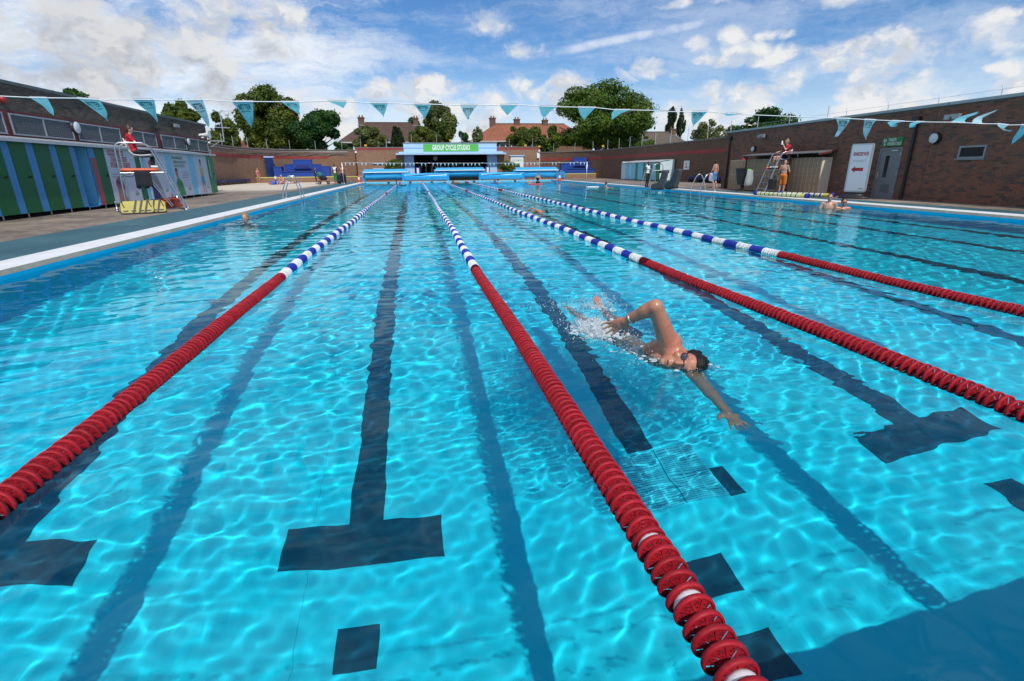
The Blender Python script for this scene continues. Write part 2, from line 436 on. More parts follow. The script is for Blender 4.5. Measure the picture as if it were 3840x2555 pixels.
# ------------------------------------------------------------------ decks round the pool
def m_concrete(g, b, P):
    x, y, z = g.sep(P)
    blot = g.noise(P, .35, 6, .62); fine = g.noise(P, 5.5, 6, .65); grit = g.noise(P, 60, 3, .7)
    # slabs about 0.9 m, each its own tone, with thin dark joints
    br = g.new('ShaderNodeTexBrick'); g.put(br.inputs['Vector'], P); br.offset = .5
    br.inputs['Scale'].default_value = 1.0; br.inputs['Brick Width'].default_value = 1.2; br.inputs['Row Height'].default_value = .9
    br.inputs['Mortar Size'].default_value = .012; br.inputs['Color1'].default_value = (.84, .84, .84, 1); br.inputs['Color2'].default_value = (1.1, 1.1, 1.1, 1)
    br.inputs['Mortar'].default_value = (.55, .55, .55, 1)
    base = g.mixc(g.ss(blot, .38, .62), (.125, .092, .070, 1), (.27, .212, .16, 1))
    base = g.mixc(g.ss(fine, .35, .75, 0, .55), base, (.40, .33, .26, 1))
    base = g.mixc(1.0, base, br.outputs[0], 'MULTIPLY')
    v = g.m('MULTIPLY_ADD', grit, .5, .75)
    # the far terrace is paler concrete
    far = g.m('MULTIPLY', g.ss(y, 33, 40), g.ss(x, -8.6, -7.6, 1, 0))
    base = g.mixc(far, base, (.62, .53, .42, 1))
    g.put(b.inputs['Base Color'], g.mixc(1.0, base, g.comb(v, v, v), 'MULTIPLY'))
    g.put(b.inputs['Roughness'], g.ss(blot, .3, .7, .55, .85))
def m_teal(g, b, P):
    blot = g.noise(P, .6, 6, .6); fine = g.noise(P, 14, 5, .65)
    c = g.mixc(g.ss(blot, .3, .72), (.030, .098, .122, 1), (.052, .142, .165, 1))
    c = g.mixc(g.ss(g.noise(P, 1.7, 7, .7), .60, .70), c, (.022, .068, .085, 1))
    c = g.mixc(g.ss(fine, .55, .8, 0, .5), c, (.09, .19, .20, 1))
    g.put(b.inputs['Base Color'], c)
    g.put(b.inputs['Roughness'], g.ss(blot, .3, .7, .45, .75))
def m_coping(g, b, P):
    n = g.noise(P, 2.2, 6, .65); f = g.noise(P, 30, 5, .7)
    c = g.mixc(g.ss(n, .35, .75), (.80, .81, .81, 1), (.70, .70, .68, 1))
    c = g.mixc(g.ss(f, .62, .8, 0, .6), c, (.5, .48, .42, 1))
    g.put(b.inputs['Base Color'], c)
def m_nosing(g, b, P):
    n = g.noise(P, 3, 6, .7); f = g.noise(P, 40, 5, .7)
    c = g.mixc(g.ss(n, .3, .7), (.50, .46, .36, 1), (.36, .34, .27, 1))
    c = g.mixc(g.ss(f, .55, .8, 0, .6), c, (.22, .21, .18, 1))
    g.put(b.inputs['Base Color'], c)
MCON = mat('weathered concrete slabs', rough=.7, fn=m_concrete, bump=.35, bscale=25)
MTEAL = mat('teal deck paint', rough=.6, fn=m_teal, bump=.3, bscale=60)
MCOP = mat('white coping paint', rough=.55, fn=m_coping, bump=.25, bscale=50)
MNOS = mat('bare coping stone', rough=.8, fn=m_nosing, bump=.4, bscale=40)
def off(d, dr=None, dn=None, df=None):
    dr = d if dr is None else dr; dn = d if dn is None else dn; df = d if df is None else df
    return [(XL-d, YN-dn), (XR(YN)+dr, YN-dn), (XR(YF)+dr, YF+df), (XL-d, YF+df)]
def ring(name, a, b_, z, m, parent=None):
    mb = MB()
    for i in range(4):
        j = (i+1) % 4
        mb.add([(*a[i], z), (*a[j], z), (*b_[j], z), (*b_[i], z)], [(3, 2, 1, 0)])
    o = mb.build(name, m, parent, True)
    for p in o.data.polygons:
        if p.normal.z < 0: p.flip()
    return o
# coping: stone nosing that rises from the water, then the white top
cop = MB(); a, b_, c_ = off(0), off(.05), off(.58)
for i in range(4):
    j = (i+1) % 4
    cop.add([(*a[i], -.02), (*a[j], -.02), (*b_[j], .118), (*b_[i], .118)], [(3, 2, 1, 0)])
nos = cop.build('coping_nosing', MNOS, None, True); tag(nos, kind='structure')
for p in nos.data.polygons:
    if p.normal.z < 0: p.flip()
tag(ring('coping', b_, c_, .118, MCOP), kind='structure')
tag(ring('pool_surround', c_, off(2.15, 1.35, 2.2, 3.0), .122, MTEAL), kind='structure')
BIG = [(-46, -20), (46, -20), (46, 74), (-46, 74)]
tag(ring('deck', off(2.15, 1.35, 2.2, 3.0), BIG, .118, MCON), kind='structure')
MGRD = mat('rough grass and earth', (.09, .11, .045), .95, var=.5, vscale=.3)
tag(ring('ground', BIG, [(-900, -600), (900, -600), (900, 1400), (-900, 1400)], .05, MGRD), kind='structure')

# ------------------------------------------------------------------ lane ropes
def m_plastic(c, dirt):
    def fn(g, b, P):
        n = g.noise(P, 55, 4, .7); n2 = g.noise(P, 9, 3, .6)
        col = g.mixc(g.ss(n, .5, .85, 0, .6), (*c, 1), (*dirt, 1))
        oi = g.new('ShaderNodeObjectInfo'); v = g.m('MULTIPLY_ADD', oi.outputs['Random'], .3, .85)
        g.put(b.inputs['Base Color'], g.mixc(1.0, col, g.comb(v, v, v), 'MULTIPLY'))
        g.put(b.inputs['Roughness'], g.ss(n2, .3, .7, .5, .68))
        b.inputs['Specular IOR Level'].default_value = .28
    return fn
MRED = mat('sun-faded red plastic', rough=.4, spec=.4, fn=m_plastic((.36, .008, .018), (.47, .075, .075)))
MBLU = mat('blue rope plastic', rough=.4, spec=.4, fn=m_plastic((.010, .035, .36), (.04, .08, .38)))
MWHT = mat('white rope plastic', rough=.4, spec=.4, fn=m_plastic((.78, .79, .78), (.6, .6, .55)))
MFLT = mat('white float', (.70, .66, .68), .35, spec=.4, var=.1, vscale=20)
MHOLE = mat('drilled hole', (.07, .004, .006), .9)
def disc_mesh(m, hi):
    R, W = .0640, .0080; n = 24 if hi else 14
    mb = MB()
    # outer rim with rounded crown
    prof = [(R-.008, -W), (R-.0005, -W*.97), (R+.0002, 0), (R-.0005, W*.97), (R-.008, W)]
    mb.lathe(prof, (0, 0, 0), n, 'y', True, False)
    mb.lathe([(R-.008, W), (R-.011, W*.4), (R-.011, -W*.4), (R-.008, -W)], (0, 0, 0), n, 'y', True, False)
    # open web: flat vanes with slots between them
    nv = 8
    for k in range(nv):
        t0, t1 = 2*PI*(k+.0)/nv+.4, 2*PI*(k+.91)/nv+.4
        for (r0, r1, y0_, y1_) in ((.013, .034, -.012, -.008), (.034, R-.0095, -.008, -.005)):
            q = [(r*math.cos(t), y, r*math.sin(t)) for (r, y) in ((r0, y0_), (r1, y1_)) for t in (t0, (t0+t1)/2, t1)]
            mb.add(q, [(0, 1, 4, 3), (1, 2, 5, 4)])
    mb.lathe([(.013, -.02), (.013, .02)], (0, 0, 0), 8, 'y', True)
    for k in range(4 if hi else 3):
        t = 2*PI*k/(4 if hi else 3)+.4; d = Vector((math.cos(t), 0, math.sin(t)))
        mb.bar(d*.012+Vector((0, .002, 0)), d*(R-.009)+Vector((0, .002, 0)), .003, W*1.7, (0, 1, 0))
    nf = len(mb.f)
    if hi:
        for k in range(4):
            for j, (rr, dt) in enumerate(((.030, .26), (.041, .14), (.041, .38), (.049, .26), (.030, 1.04), (.041, .92), (.041, 1.16), (.049, 1.04))):
                t = 2*PI*k/4+.4+dt; c = Vector((rr*math.cos(t), -.0075, rr*math.sin(t)))
                for yy, s in ((-.0115 if rr < .031 else -.0092, 1), (-.0035, -1)):
                    c.y = yy
                    mb.add([c+Vector((.0036*math.cos(a), 0, .0036*math.sin(a))) for a in (0, 1.57, 3.14, 4.71)], [(0, 1, 2, 3) if s > 0 else (3, 2, 1, 0)])
    me = mb.mesh('disc'); me.materials.append(m); me.materials.append(MHOLE)
    if hi:
        ix = [0]*nf+[1]*(len(mb.f)-nf); me.polygons.foreach_set('material_index', ix)
    return me
DM = {(k, h): disc_mesh(m, h) for k, m in (('r', MRED), ('b', MBLU), ('w', MWHT)) for h in (True, False)}
_fm = MB().lathe([(.02, -.024), (.043, -.02), (.048, -.008), (.048, .008), (.043, .02), (.02, .024)], (0, 0, 0), 16, 'y').mesh('float'); _fm.materials.append(MFLT)
def rope_x(k, y):
    (x0, x1) = ((-1.705, -1.60), (.712, .74), (3.03, 3.05), (5.10, 5.36))[k]
    t = min(y/58.0, 1.0)
    return x0+(x1-x0)*t+.02*math.sin(y*.55+k)*min(1, y/6)
def rope_col(y, k):
    if y < 6.62: return 'r'
    if 29.5+k*.9 < y < 31.3+k*.9 or y > 54: return 'r'
    return 'w' if int((y-6.62)/.36) % 2 == 0 else 'b'
ROPE_LABEL = ['lane rope beside the left-hand lane, its red end leaving the frame at the left edge',
              'lane rope nearest the camera, its red end leaving the frame at the bottom',
              'lane rope just beyond the front crawl swimmer, red then blue and white',
              'lane rope furthest to the right, red then blue and white']
for k, y1 in enumerate((1.55, .74, 1.35, 2.6)):
    y0 = .74
    t = thing('lane_rope', ROPE_LABEL[k], 'lane rope', (rope_x(k, y0), y0, .02), 0, 'lane ropes across the pool')
    ys = []; y = y0
    while y < YF-.25: ys.append(y); y += .052
    far = {'r': MB(), 'b': MB(), 'w': MB()}; shown = 0
    rr = random.Random(40+k)
    for i, y in enumerate(ys):
        c = rope_col(y, k); p = Vector((rope_x(k, y)-t.location.x, y-y0, rr.uniform(-.003, .003)+.006*math.sin(y*1.7+k)))
        if y >= y1 and shown < 300:
            shown += 1
            o = link('disc', DM[(c, y < 9)], None, t, p)
            o.rotation_euler = (rr.uniform(-.09, .09), rr.random()*6.28, rr.uniform(-.10, .10)); wet(o)
            if c == 'r' and i % 5 == 1 and y < 1.45:
                o = link('float', _fm, None, t, p+Vector((0, .025, 0))); wet(o)
        else:
            far[c].lathe([(.054, -.017), (.064, -.008), (.064, .008), (.054, .017)], p, 8, 'y', True, False)
    mb = MB(); ix = []
    for q, c in enumerate('rbw'):
        mb.add(far[c].v, far[c].f, True); ix += [q]*len(far[c].f)
    me = mb.mesh('far_discs')
    for m in (MRED, MBLU, MWHT): me.materials.append(m)
    me.polygons.foreach_set('material_index', ix)
    o = link('far_discs', me, None, t); tag(o, kind='stuff'); wet(o)
    MB().tube([(rope_x(k, y)-t.location.x, y-y0, 0) for y in np.linspace(y0, YF+.02, 40)], .008, 5).build('cable', mat('rope cable', (.5, .5, .5), .5), t)
# ------------------------------------------------------------------ shared materials
STEEL = mat('brushed steel tube', (.62, .64, .66), .28, 1.0, var=.1, vscale=12)
GALV = mat('galvanised steel', (.52, .55, .57), .45, .8, var=.2, vscale=8)
BLACKP = mat('black plastic', (.018, .018, .02), .5)
WHITEP = mat('white paint', (.78, .79, .78), .5, var=.06, vscale=5)
GREYF = mat('grey powder coat', (.20, .215, .23), .45, var=.08)
DARKGL = mat('dark window glass', (.02, .028, .035), .08, spec=.6)
MORTAR = mat('grey mortar', (.16, .125, .10), .95, var=.3, vscale=3)
REDP = mat('oxide red paint', (.17, .028, .026), .7, var=.25, vscale=3)
def m_brickpiece(c):
    def fn(g, b, P):
        n = g.noise(P, 30, 5, .7); n2 = g.noise(P, 5, 3, .6)
        v = g.m('ADD', g.m('MULTIPLY_ADD', n, .5, .55), g.m('MULTIPLY', n2, .4))
        g.put(b.inputs['Base Color'], g.mixc(1.0, (*c, 1), g.comb(v, v, v), 'MULTIPLY'))
    return fn
BRK = [mat('brick brown', rough=.9, fn=m_brickpiece((.215, .098, .062))), mat('brick plum', rough=.9, fn=m_brickpiece((.165, .078, .056))),
       mat('brick red', rough=.9, fn=m_brickpiece((.26, .095, .055))), mat('brick dark', rough=.9, fn=m_brickpiece((.11, .066, .052)))]
BRL = [mat('stock brick %d' % i, rough=.9, fn=m_brickpiece(c)) for i, c in enumerate(((.125, .092, .068), (.10, .074, .056), (.15, .105, .075), (.075, .06, .05)))]
def brick_face(parent, o, ud, length, z0, z1, nrm, mats, holes=(), seed=1, bw=.2375, bh=.079, limit=300):
    """real bricks laid in stretcher bond on a mortar wall: o + ud*s, standing 5 mm proud along nrm"""
    o = Vector(o); ud = Vector(ud).normalized(); nrm = Vector(nrm).normalized(); r = random.Random(seed)
    items = []; row = 0; z = z0
    while z+bh-.01 <= z1:
        s = -(bw/2 if row % 2 else 0)
        while s < length:
            a, b = max(s+.005, 0), min(s+bw-.005, length)
            if b-a > .04:
                cx, cz = (a+b)/2, z+bh/2
                if not any(h[0] < cx < h[1] and h[2] < cz < h[3] for h in holes):
                    q = r.random(); mi = 0 if q < .45 else (1 if q < .72 else (2 if q < .86 else 3))
                    items.append((a, b, z+.005, z+bh-.005, mi, .004+.004*r.random()))
            s += bw
        z += bh; row += 1
    def dist(it):
        return (parent.matrix_basis @ (o+ud*((it[0]+it[1])/2)+Vector((0, 0, it[2]-o.z)))-CAM_POS).length
    items.sort(key=dist)
    unit = {}
    for mi in range(4):
        L, H = bw-.01, bh-.01
        vs = []
        for n_ in (-.01, 0):
            for (s, zz) in ((-L/2, -H/2), (L/2, -H/2), (L/2, H/2), (-L/2, H/2)): vs.append(ud*s+Vector((0, 0, zz))+nrm*n_)
        me = MB().add(vs, [(4, 5, 6, 7), (0, 1, 5, 4), (1, 2, 6, 5), (2, 3, 7, 6), (3, 0, 4, 7)]).mesh('brick')
        bm = bmesh.new(); bm.from_mesh(me); bmesh.ops.recalc_face_normals(bm, faces=bm.faces)
        bm.to_mesh(me); bm.free()
        if sum((p.normal.dot(nrm) for p in me.polygons)) < 0:
            me.flip_normals()
        me.materials.append(mats[mi]); unit[mi] = me
    rest = MB(); ix = []; cnt = 0
    for it in items:
        a, b, za, zb, mi, pr = it
        c = o+ud*((a+b)/2)+Vector((0, 0, (za+zb)/2-o.z))+nrm*pr
        if cnt < limit and abs((b-a)-(bw-.01)) < .002:
            link('brick', unit[mi], None, parent, c); cnt += 1
        else:
            vs = []
            for n_ in (-.01, 0):
                for (s, zz) in ((-(b-a)/2, za), (b-a, za), (b-a, zb), (-(b-a)/2, zb)):
                    s2 = -(b-a)/2 if s < 0 else (b-a)/2
                    vs.append(Vector((c.x, c.y, 0))+ud*s2+Vector((0, 0, zz))+nrm*n_)
            rest.add(vs, [(4, 5, 6, 7), (0, 1, 5, 4), (1, 2, 6, 5), (2, 3, 7, 6), (3, 0, 4, 7)]); ix += [mi]*5
    if rest.f:
        me = rest.mesh('brickwork')
        for m in mats: me.materials.append(m)
        me.polygons.foreach_set('material_index', ix)
        bm = bmesh.new(); bm.from_mesh(me); bmesh.ops.recalc_face_normals(bm, faces=bm.faces); bm.to_mesh(me); bm.free()
        tag(link('brickwork', me, None, parent), kind='stuff')

# ------------------------------------------------------------------ left: changing block and cubicles
XW = -12.0                                    # face of the changing block
XH = -10.45                                   # fronts of the cubicles
YB0, YB1 = 9.0, 35.4
def zL(x, y): return at(x, y, 'x', XW).z
ZT = 3.86
cb = thing('changing_block', 'long brick changing block with red painted window band at the left edge', 'building', (XW, YB0, DECK))
L0 = cb.location
MB().box((-6, 0, -.05), (0, YB1-YB0, ZT-DECK)).build('wall', MORTAR, cb)
MB().box((-6.1, -.1, ZT-DECK), (.06, YB1-YB0+.06, ZT-DECK+.09)).build('parapet_cap', mat('lead-grey coping', (.12, .135, .13), .6, var=.2), cb)
ZB0, ZB1 = 2.30, 3.10                         # the red painted band
MB().box((-.02, 0, ZB0-DECK-.1), (.012, YB1-YB0, ZB1-DECK)).build('painted_band', REDP, cb)
brick_face(cb, (0, 0, ZB1-DECK), (0, 1, 0), YB1-YB0, ZB1-DECK+.005, ZT-DECK, (1, 0, 0), BRL, seed=3)
brick_face(cb, (-6, YB1-YB0, 0), (1, 0, 0), 6.0, 0, ZT-DECK, (0, 1, 0), BRL, seed=4, limit=0)
def c1(x, y): return (x/2.6134, 260+y/2.6134)
MESHG = mat('window mesh grille', (.085, .095, .105), .55, var=.12, vscale=25)
WINF = mat('pale aluminium frame', (.36, .39, .42), .45, .3)
for (xa, ya, xb, yb) in ((-190, 400, 20, 600), (85, 350, 675, 660), (738, 462, 1155, 708), (1255, 552, 1512, 745), (1572, 600, 1808, 775), (1828, 645, 2025, 795)):
    pa, pb = at(*c1(xa, (ya+yb)/2), 'x', XW), at(*c1(xb, (ya+yb)/2), 'x', XW)
    z0, z1 = 2.40, 3.02
    y0, y1 = pa.y, pb.y
    w = MB().box((.012, y0-YB0, z0-DECK), (.035, y1-YB0, z1-DECK)).build('window', MESHG, cb)
    f = MB(); t_ = .045
    for (a, b, c, d) in ((y0, y1, z0, z0+t_), (y0, y1, z1-t_, z1), (y0, y0+t_, z0+t_, z1-t_), (y1-t_, y1, z0+t_, z1-t_), ((y0+y1)/2-.03, (y0+y1)/2+.03, z0+t_, z1-t_)):
        f.box((.036, a-YB0, c-DECK), (.06, b-YB0, d-DECK))
    f.build('frame', WINF, w)
    gr = MB()
    n = max(4, int((y1-y0)/.11))
    for i in range(1, n): gr.box((.0355, y0+(y1-y0)*i/n-.004-YB0, z0+t_-DECK), (.042, y0+(y1-y0)*i/n+.004-YB0, z1-t_-DECK))
    for i in range(1, 7): gr.box((.0355, y0+t_-YB0, z0+.09*i-.004-DECK), (.040, y1-t_-YB0, z0+.09*i+.004-DECK))
    gr.build('grille', mat('dull grille wire', (.13, .145, .16), .5), w)
# things fixed to the wall
def round_light(p, nrm_x, label, r=.23):
    t = thing('bulkhead_light', label, 'wall light', p, 0, 'round wall lights')
    s = 1 if nrm_x > 0 else -1
    MB().lathe([(r, 0), (r, s*.10), (r*.86, s*.13)], (0, 0, 0), 24, 'x').build('rim', BLACKP, t, True)
    MB().lathe([(r*.86, s*.128), (r*.8, s*.15), (r*.4, s*.175), (.01, s*.18)], (0, 0, 0), 24, 'x').build('diffuser', mat('opal diffuser', (.62, .65, .68), .25), t, True)
p = at(*c1(728, 572), 'x', XW+.05); round_light((XW+.013, p.y, p.z), 1, 'large round black-rimmed wall light between the first two left-hand windows')
p = at(*c1(1830, 712), 'x', XW+.05); round_light((XW+.013, p.y, p.z), 1, 'round wall light near the far end of the left-hand block', .21)
def flood(p, rz, label, name='floodlight'):
    t = thing(name, label, 'floodlight', p, rz, 'floodlights on the walls')
    MB().box((0, -.05, -.06), (.06, .05, .06)).bar((.05, 0, 0), (.22, 0, .02), .03).build('bracket', BLACKP, t)
    for s in (-1, 1):
        h = MB().box((.18, s*.13-.10, -.05), (.30, s*.13+.10, .11)).build('lamp_head', GREYF, t)
        MB().box((.3005, s*.13-.085, -.035), (.306, s*.13+.085, .095)).build('lens', mat('lamp lens', (.33, .36, .38), .15), h)
    return t
p = at(*c1(1700, 560), 'x', XW+.1); flood((XW+.012, p.y, p.z), 0, 'twin silver floodlight high on the left-hand block')
p = at(*c1(1520, 600), 'x', XW+.1)
t = thing('camera_box', 'black box camera on the left-hand wall with a conduit below', 'security camera', (XW+.013, p.y, p.z))
MB().box((0, -.17, -.12), (.16, .17, .12)).box((.16, -.05, -.02), (.34, .05, .10)).box((.06, -.05, .12), (.12, .05, .32)).build('housing', BLACKP, t)
MB().tube([(.03, .05, -.12), (.03, .07, -.8), (.03, .25, -.9), (.03, .28, -1.2)], .02, 6).build('conduit', BLACKP, t)
p = at(*c1(48, 298), 'x', XW+.1)
t = thing('alarm_sounder', 'small round red alarm sounder at the top left', 'alarm', (XW+.013, p.y, p.z))
MB().lathe([(.10, 0), (.10, .07), (.08, .10), (.02, .11)], (0, 0, 0), 16, 'x').build('dome', mat('alarm red', (.35, .02, .02), .35), t, True)
MB().tube([(.02, 0, .1), (.02, 0, .45)], .012, 6).build('conduit', BLACKP, t)
p = at(*c1(2040, 645), 'x', XW+.5)
t = thing('loudspeaker', 'white horn loudspeaker at the corner of the left-hand block', 'loudspeaker', (XW+.013, p.y, p.z))
MB().lathe([(.07, .05), (.075, .2), (.10, .32), (.17, .48), (.24, .56)], (0, 0, 0), 18, 'x').build('horn', WHITEP, t, True)
MB().box((0, -.05, -.05), (.1, .05, .05)).box((.1, -.012, -.16), (.25, .012, -.03)).build('bracket', WHITEP, t)
# the signs at the far corner
for i, (ya, yb) in enumerate(((790, 862), (880, 915))):
    pa, pb = at(*c1(2052, ya), 'x', XW+.02), at(*c1(2052, yb), 'x', XW+.02)
    o = MB().box((XW+.013, pa.y-.14, pb.z), (XW+.025, pa.y+.14, pa.z)).build('wall_notice', WHITEP)
    tag(o, ('upper' if i == 0 else 'lower')+' white notice at the far corner of the left-hand block', 'notice', 'notices on the block corner')
    MB().box((XW+.0255, pa.y-.06, pb.z+.1), (XW+.027, pa.y+.06, pa.z-.05)).build('pictogram', mat('navy print', (.02, .03, .12), .6), o)

# cubicles ---------------------------------------------------------
GRN = mat('bottle green laminate', (.006, .135, .038), .4, spec=.4, var=.06, vscale=1.5)
GRN2 = mat('mid green laminate', (.03, .22, .06), .35, var=.06)
BLUL = mat('sky blue laminate', (.05, .28, .58), .4, var=.05)
LBL = mat('pale blue laminate', (.22, .62, .84), .35, var=.05)
PSTR = mat('poster white', (.62, .66, .74), .4, var=.04, vscale=2)
cu = thing('changing_cubicles', 'row of green and blue striped changing cubicles with posters, raised on short legs', 'cubicles', (XH, 12.5, DECK))
CY0, CZ0, CZ1 = 12.5, .24-DECK, 2.07-DECK
def cy_(x): return at(*c1(x, 1000), 'x', XH).y-CY0
def cyt(x): return at(*c1(x, 770), 'x', XH).y-CY0
edges = [7, 85, 248, 325, 478, 545, 672, 725, 848, 910, 1005, 1290, 1350, 1390, 1590, 1642, 1815, 1870, 1995, 2060]
kinds = ['b', 'g', 'b', 'g', 'b', 'g', 'b', 'open', 'edge', 'g', 'p1', 'g', 'l', 'p2', 'l', 'p3', 'l', 'p4', 'g2']
ce = [cyt(e) for e in edges]
step = (ce[4]-ce[0])/2
# further pairs towards the camera, out of frame at the left
pre = []; yy = ce[0]
while yy > .2:
    pre.append((max(yy-step*.68, 0), yy, 'g')); yy -= step*.68
    if yy > .2: pre.append((max(yy-step*.32, 0), yy, 'b')); yy -= step*.32
segs = pre[::-1]+[(ce[i], ce[i+1], k) for i, k in enumerate(kinds)]
MINK = {'green': mat('green print', (.03, .30, .10), .5), 'red': mat('red print', (.40, .045, .035), .5), 'grey': mat('grey print', (.30, .31, .33), .5),
        'pink': mat('skin tone print', (.42, .22, .17), .5), 'navy': mat('navy print', (.02, .03, .12), .6), 'cap': mat('pink cap print', (.42, .10, .13), .5),
        'yellow': mat('yellow print', (.62, .48, .16), .5), 'aqua': mat('aqua print', (.10, .40, .52), .5), 'brown': mat('dark hair print', (.06, .035, .03), .5)}
def patch(pts, m, name, parent, lift):
    """flat print on a poster: outline in (along, up) metres"""
    mb = MB(); mb.add([(lift, p[0], p[1]) for p in pts], [tuple(range(len(pts)))])
    o = mb.build(name, m, parent)
    if o.data.polygons[0].normal.x < 0: o.data.flip_normals()
    return o
def oval(cy, cz, ry, rz, n=18, a0=0, a1=2*PI): return [(cy+ry*math.cos(a0+(a1-a0)*i/n), cz+rz*math.sin(a0+(a1-a0)*i/n)) for i in range(n if a1-a0 > 6.2 else n+1)]
def better_logo(parent, y, z, s, m, lift):
    mb = MB(); lettering(mb, 'BETTER', s, (lift, y, z), (0, 1, 0), (0, 0, 1), .6, .02, True); mb.build('logo_lettering', m, parent)
    patch(oval(y, z+s*1.0, s*.16, s*.2, 10), m, 'logo_mark', parent, lift)
for (a, b, k) in segs:
    a += .006; b -= .006
    if k in ('g', 'g2'):
        d = MB().box((-.03, a, CZ0), (.0, b, CZ1)).build('door', GRN if k == 'g' else GRN2, cu)
        if b-a > .4:
            h = MB().lathe([(.035, 0), (.035, .02)], (0, b-.1, (CZ0+CZ1)/2+.03), 12, 'x').bar((.03, b-.10, (CZ0+CZ1)/2+.03), (.03, b-.22, (CZ0+CZ1)/2+.01), .022)
            h.build('handle', BLACKP, d)
        if k == 'g2':
            MB().tube([(.03, a+.2, CZ1-.2), (.03, a+.2, .9)], .02, 6).lathe([(.03, 0), (.06, .02)], (.03, a+.2, .85), 8).build('shower_pipe', STEEL, cu)
    elif k == 'b':
        MB().box((-.03, a, CZ0), (-.004, b, CZ1)).build('panel', BLUL, cu)
    elif k == 'l':
        MB().box((-.03, a, CZ0), (-.004, b, CZ1)).build('panel', LBL, cu)
    elif k == 'open':
        MB().box((-1.15, a, CZ0), (-1.12, b, CZ1)).build('back_panel', LBL, cu)
        MB().box((-1.119, a, CZ0), (-.7, b, CZ0+.45)).build('bench', BLUL, cu)
        for q in (a, b-.02): MB().box((-1.119, q, CZ0), (-.03, q+.02, CZ1)).build('side_panel', LBL, cu)
        MB().box((-1.119, a+.02, CZ0-.03), (-.03, b-.02, CZ0-.003)).build('cubicle_floor', BLUL, cu)
    elif k == 'edge':
        MB().box((-.03, a, CZ0), (-.002, b, CZ1)).build('panel', BLUL, cu)
        MB().box((-.0018, a+.05, CZ0), (.006, b, CZ1-.32)).build('door_edge', mat('dull red laminate', (.36, .08, .09), .4), cu)
    else:
        d = MB().box((-.03, a, CZ0), (.004, b, CZ1)).build('poster', PSTR, cu)
        w = b-a; H = CZ1-CZ0; lf = .0062; lf2 = .0075
        def T(txt, s, y, z, m, wid=None, cond=.6):
            mb = MB(); lettering(mb, txt, s, (lf2, y, z), (0, 1, 0), (0, 0, 1), cond, .02, wid=wid); mb.build('print_lettering', m, d)
        if k == 'p1':
            for i, (tx, y0, y1) in enumerate((('SWIMMING IS EVEN', .10, .62), ('BETTER WHEN IT\'S', .16, .70), ('JUST EVERY LITTLE', .12, .78))):
                patch([(a+w*y0, CZ1-.22-.20*i), (a+w*y1, CZ1-.22-.20*i), (a+w*y1, CZ1-.05-.20*i), (a+w*y0, CZ1-.05-.20*i)], MINK['red'], 'print_block', d, lf)
                T(tx, .16, a+w*y0+.03, CZ1-.19-.20*i, PSTR, wid=w*(y1-y0)-.06)
            for i in range(2): patch([(a+.15, CZ1-.86-.09*i), (a+w*.72, CZ1-.86-.09*i), (a+w*.72, CZ1-.83-.09*i), (a+.15, CZ1-.83-.09*i)], MINK['grey'], 'print_line', d, lf)
            patch([(a+.28, CZ0+.005)]+oval(a+.55, CZ0+.42, .24, .40, 16, PI*1.05, -PI*.15)+[(a+.95, CZ0+.005)], MINK['pink'], 'printed_face', d, lf)
            patch(oval(a+.55, CZ0+.55, .27, .34, 16, -.35, PI*.98), MINK['cap'], 'printed_cap', d, lf2)
            patch([(a+.32, CZ0+.72), (a+.78, CZ0+.50), (a+.80, CZ0+.58), (a+.34, CZ0+.80)], MINK['navy'], 'printed_goggles', d, lf2+.001)
            better_logo(d, b-.35, CZ0+.22, .13, MINK['green'], lf2)
        elif k == 'p2':
            patch([(a+.1, CZ0+.005), (a+.12, CZ0+.5), (a+.25, CZ0+.95), (a+.5, CZ0+1.05), (a+.72, CZ0+.9), (a+1.15, CZ0+.1), (a+1.15, CZ0+.005)], MINK['grey'], 'printed_body', d, lf)
            patch([(a+.1, CZ0+.005), (a+.14, CZ0+.55), (a+.55, CZ0+.5), (a+.75, CZ0+.005)], MINK['navy'], 'printed_swimsuit', d, lf2)
            patch(oval(a+.42, CZ0+1.22, .19, .26), MINK['pink'], 'printed_face', d, lf2); patch(oval(a+.42, CZ0+1.32, .21, .2, 16, 0, PI), MINK['cap'], 'printed_cap', d, lf2+.001)
            better_logo(d, b-.38, CZ0+.25, .14, MINK['green'], lf2)
        elif k == 'p3':
            for i, tx in enumerate(('SWIM MEMBERSHIPS', 'COVERING OVER 60 POOLS?', 'NOW THAT\'S BETTER')):
                T(tx, .17, a+.12+.06*i, CZ1-.25-.17*i, MINK['green'], wid=w*(.62, .78, .6)[i])
            for i in range(4): patch([(a+w*.5, CZ1-.80-.08*i), (a+w*.88, CZ1-.80-.08*i), (a+w*.88, CZ1-.775-.08*i), (a+w*.5, CZ1-.775-.08*i)], MINK['grey'], 'print_line', d, lf)
            patch([(a+.2, CZ0+.005), (a+.16, CZ0+.55), (a+.4, CZ0+.85), (a+.8, CZ0+.6), (a+.95, CZ0+.05)], MINK['green'], 'printed_shirt', d, lf)
            patch(oval(a+.38, CZ0+1.0, .13, .19), MINK['pink'], 'printed_face', d, lf2); patch(oval(a+.38, CZ0+1.08, .14, .14, 14, 0, PI), MINK['brown'], 'printed_hair', d, lf2+.001)
            patch([(a+.18, CZ0+.1), (a+.16, CZ0+.5), (a+.26, CZ0+.5), (a+.34, CZ0+.12)], MINK['pink'], 'printed_arm', d, lf2)
            better_logo(d, b-.36, CZ0+.24, .15, MINK['green'], lf2)
        else:
            patch(oval(a+.75, CZ0+1.45, .11, .16), MINK['pink'], 'printed_face', d, lf2); patch(oval(a+.75, CZ0+1.52, .12, .12, 12, 0, PI), MINK['brown'], 'printed_hair', d, lf2+.001)
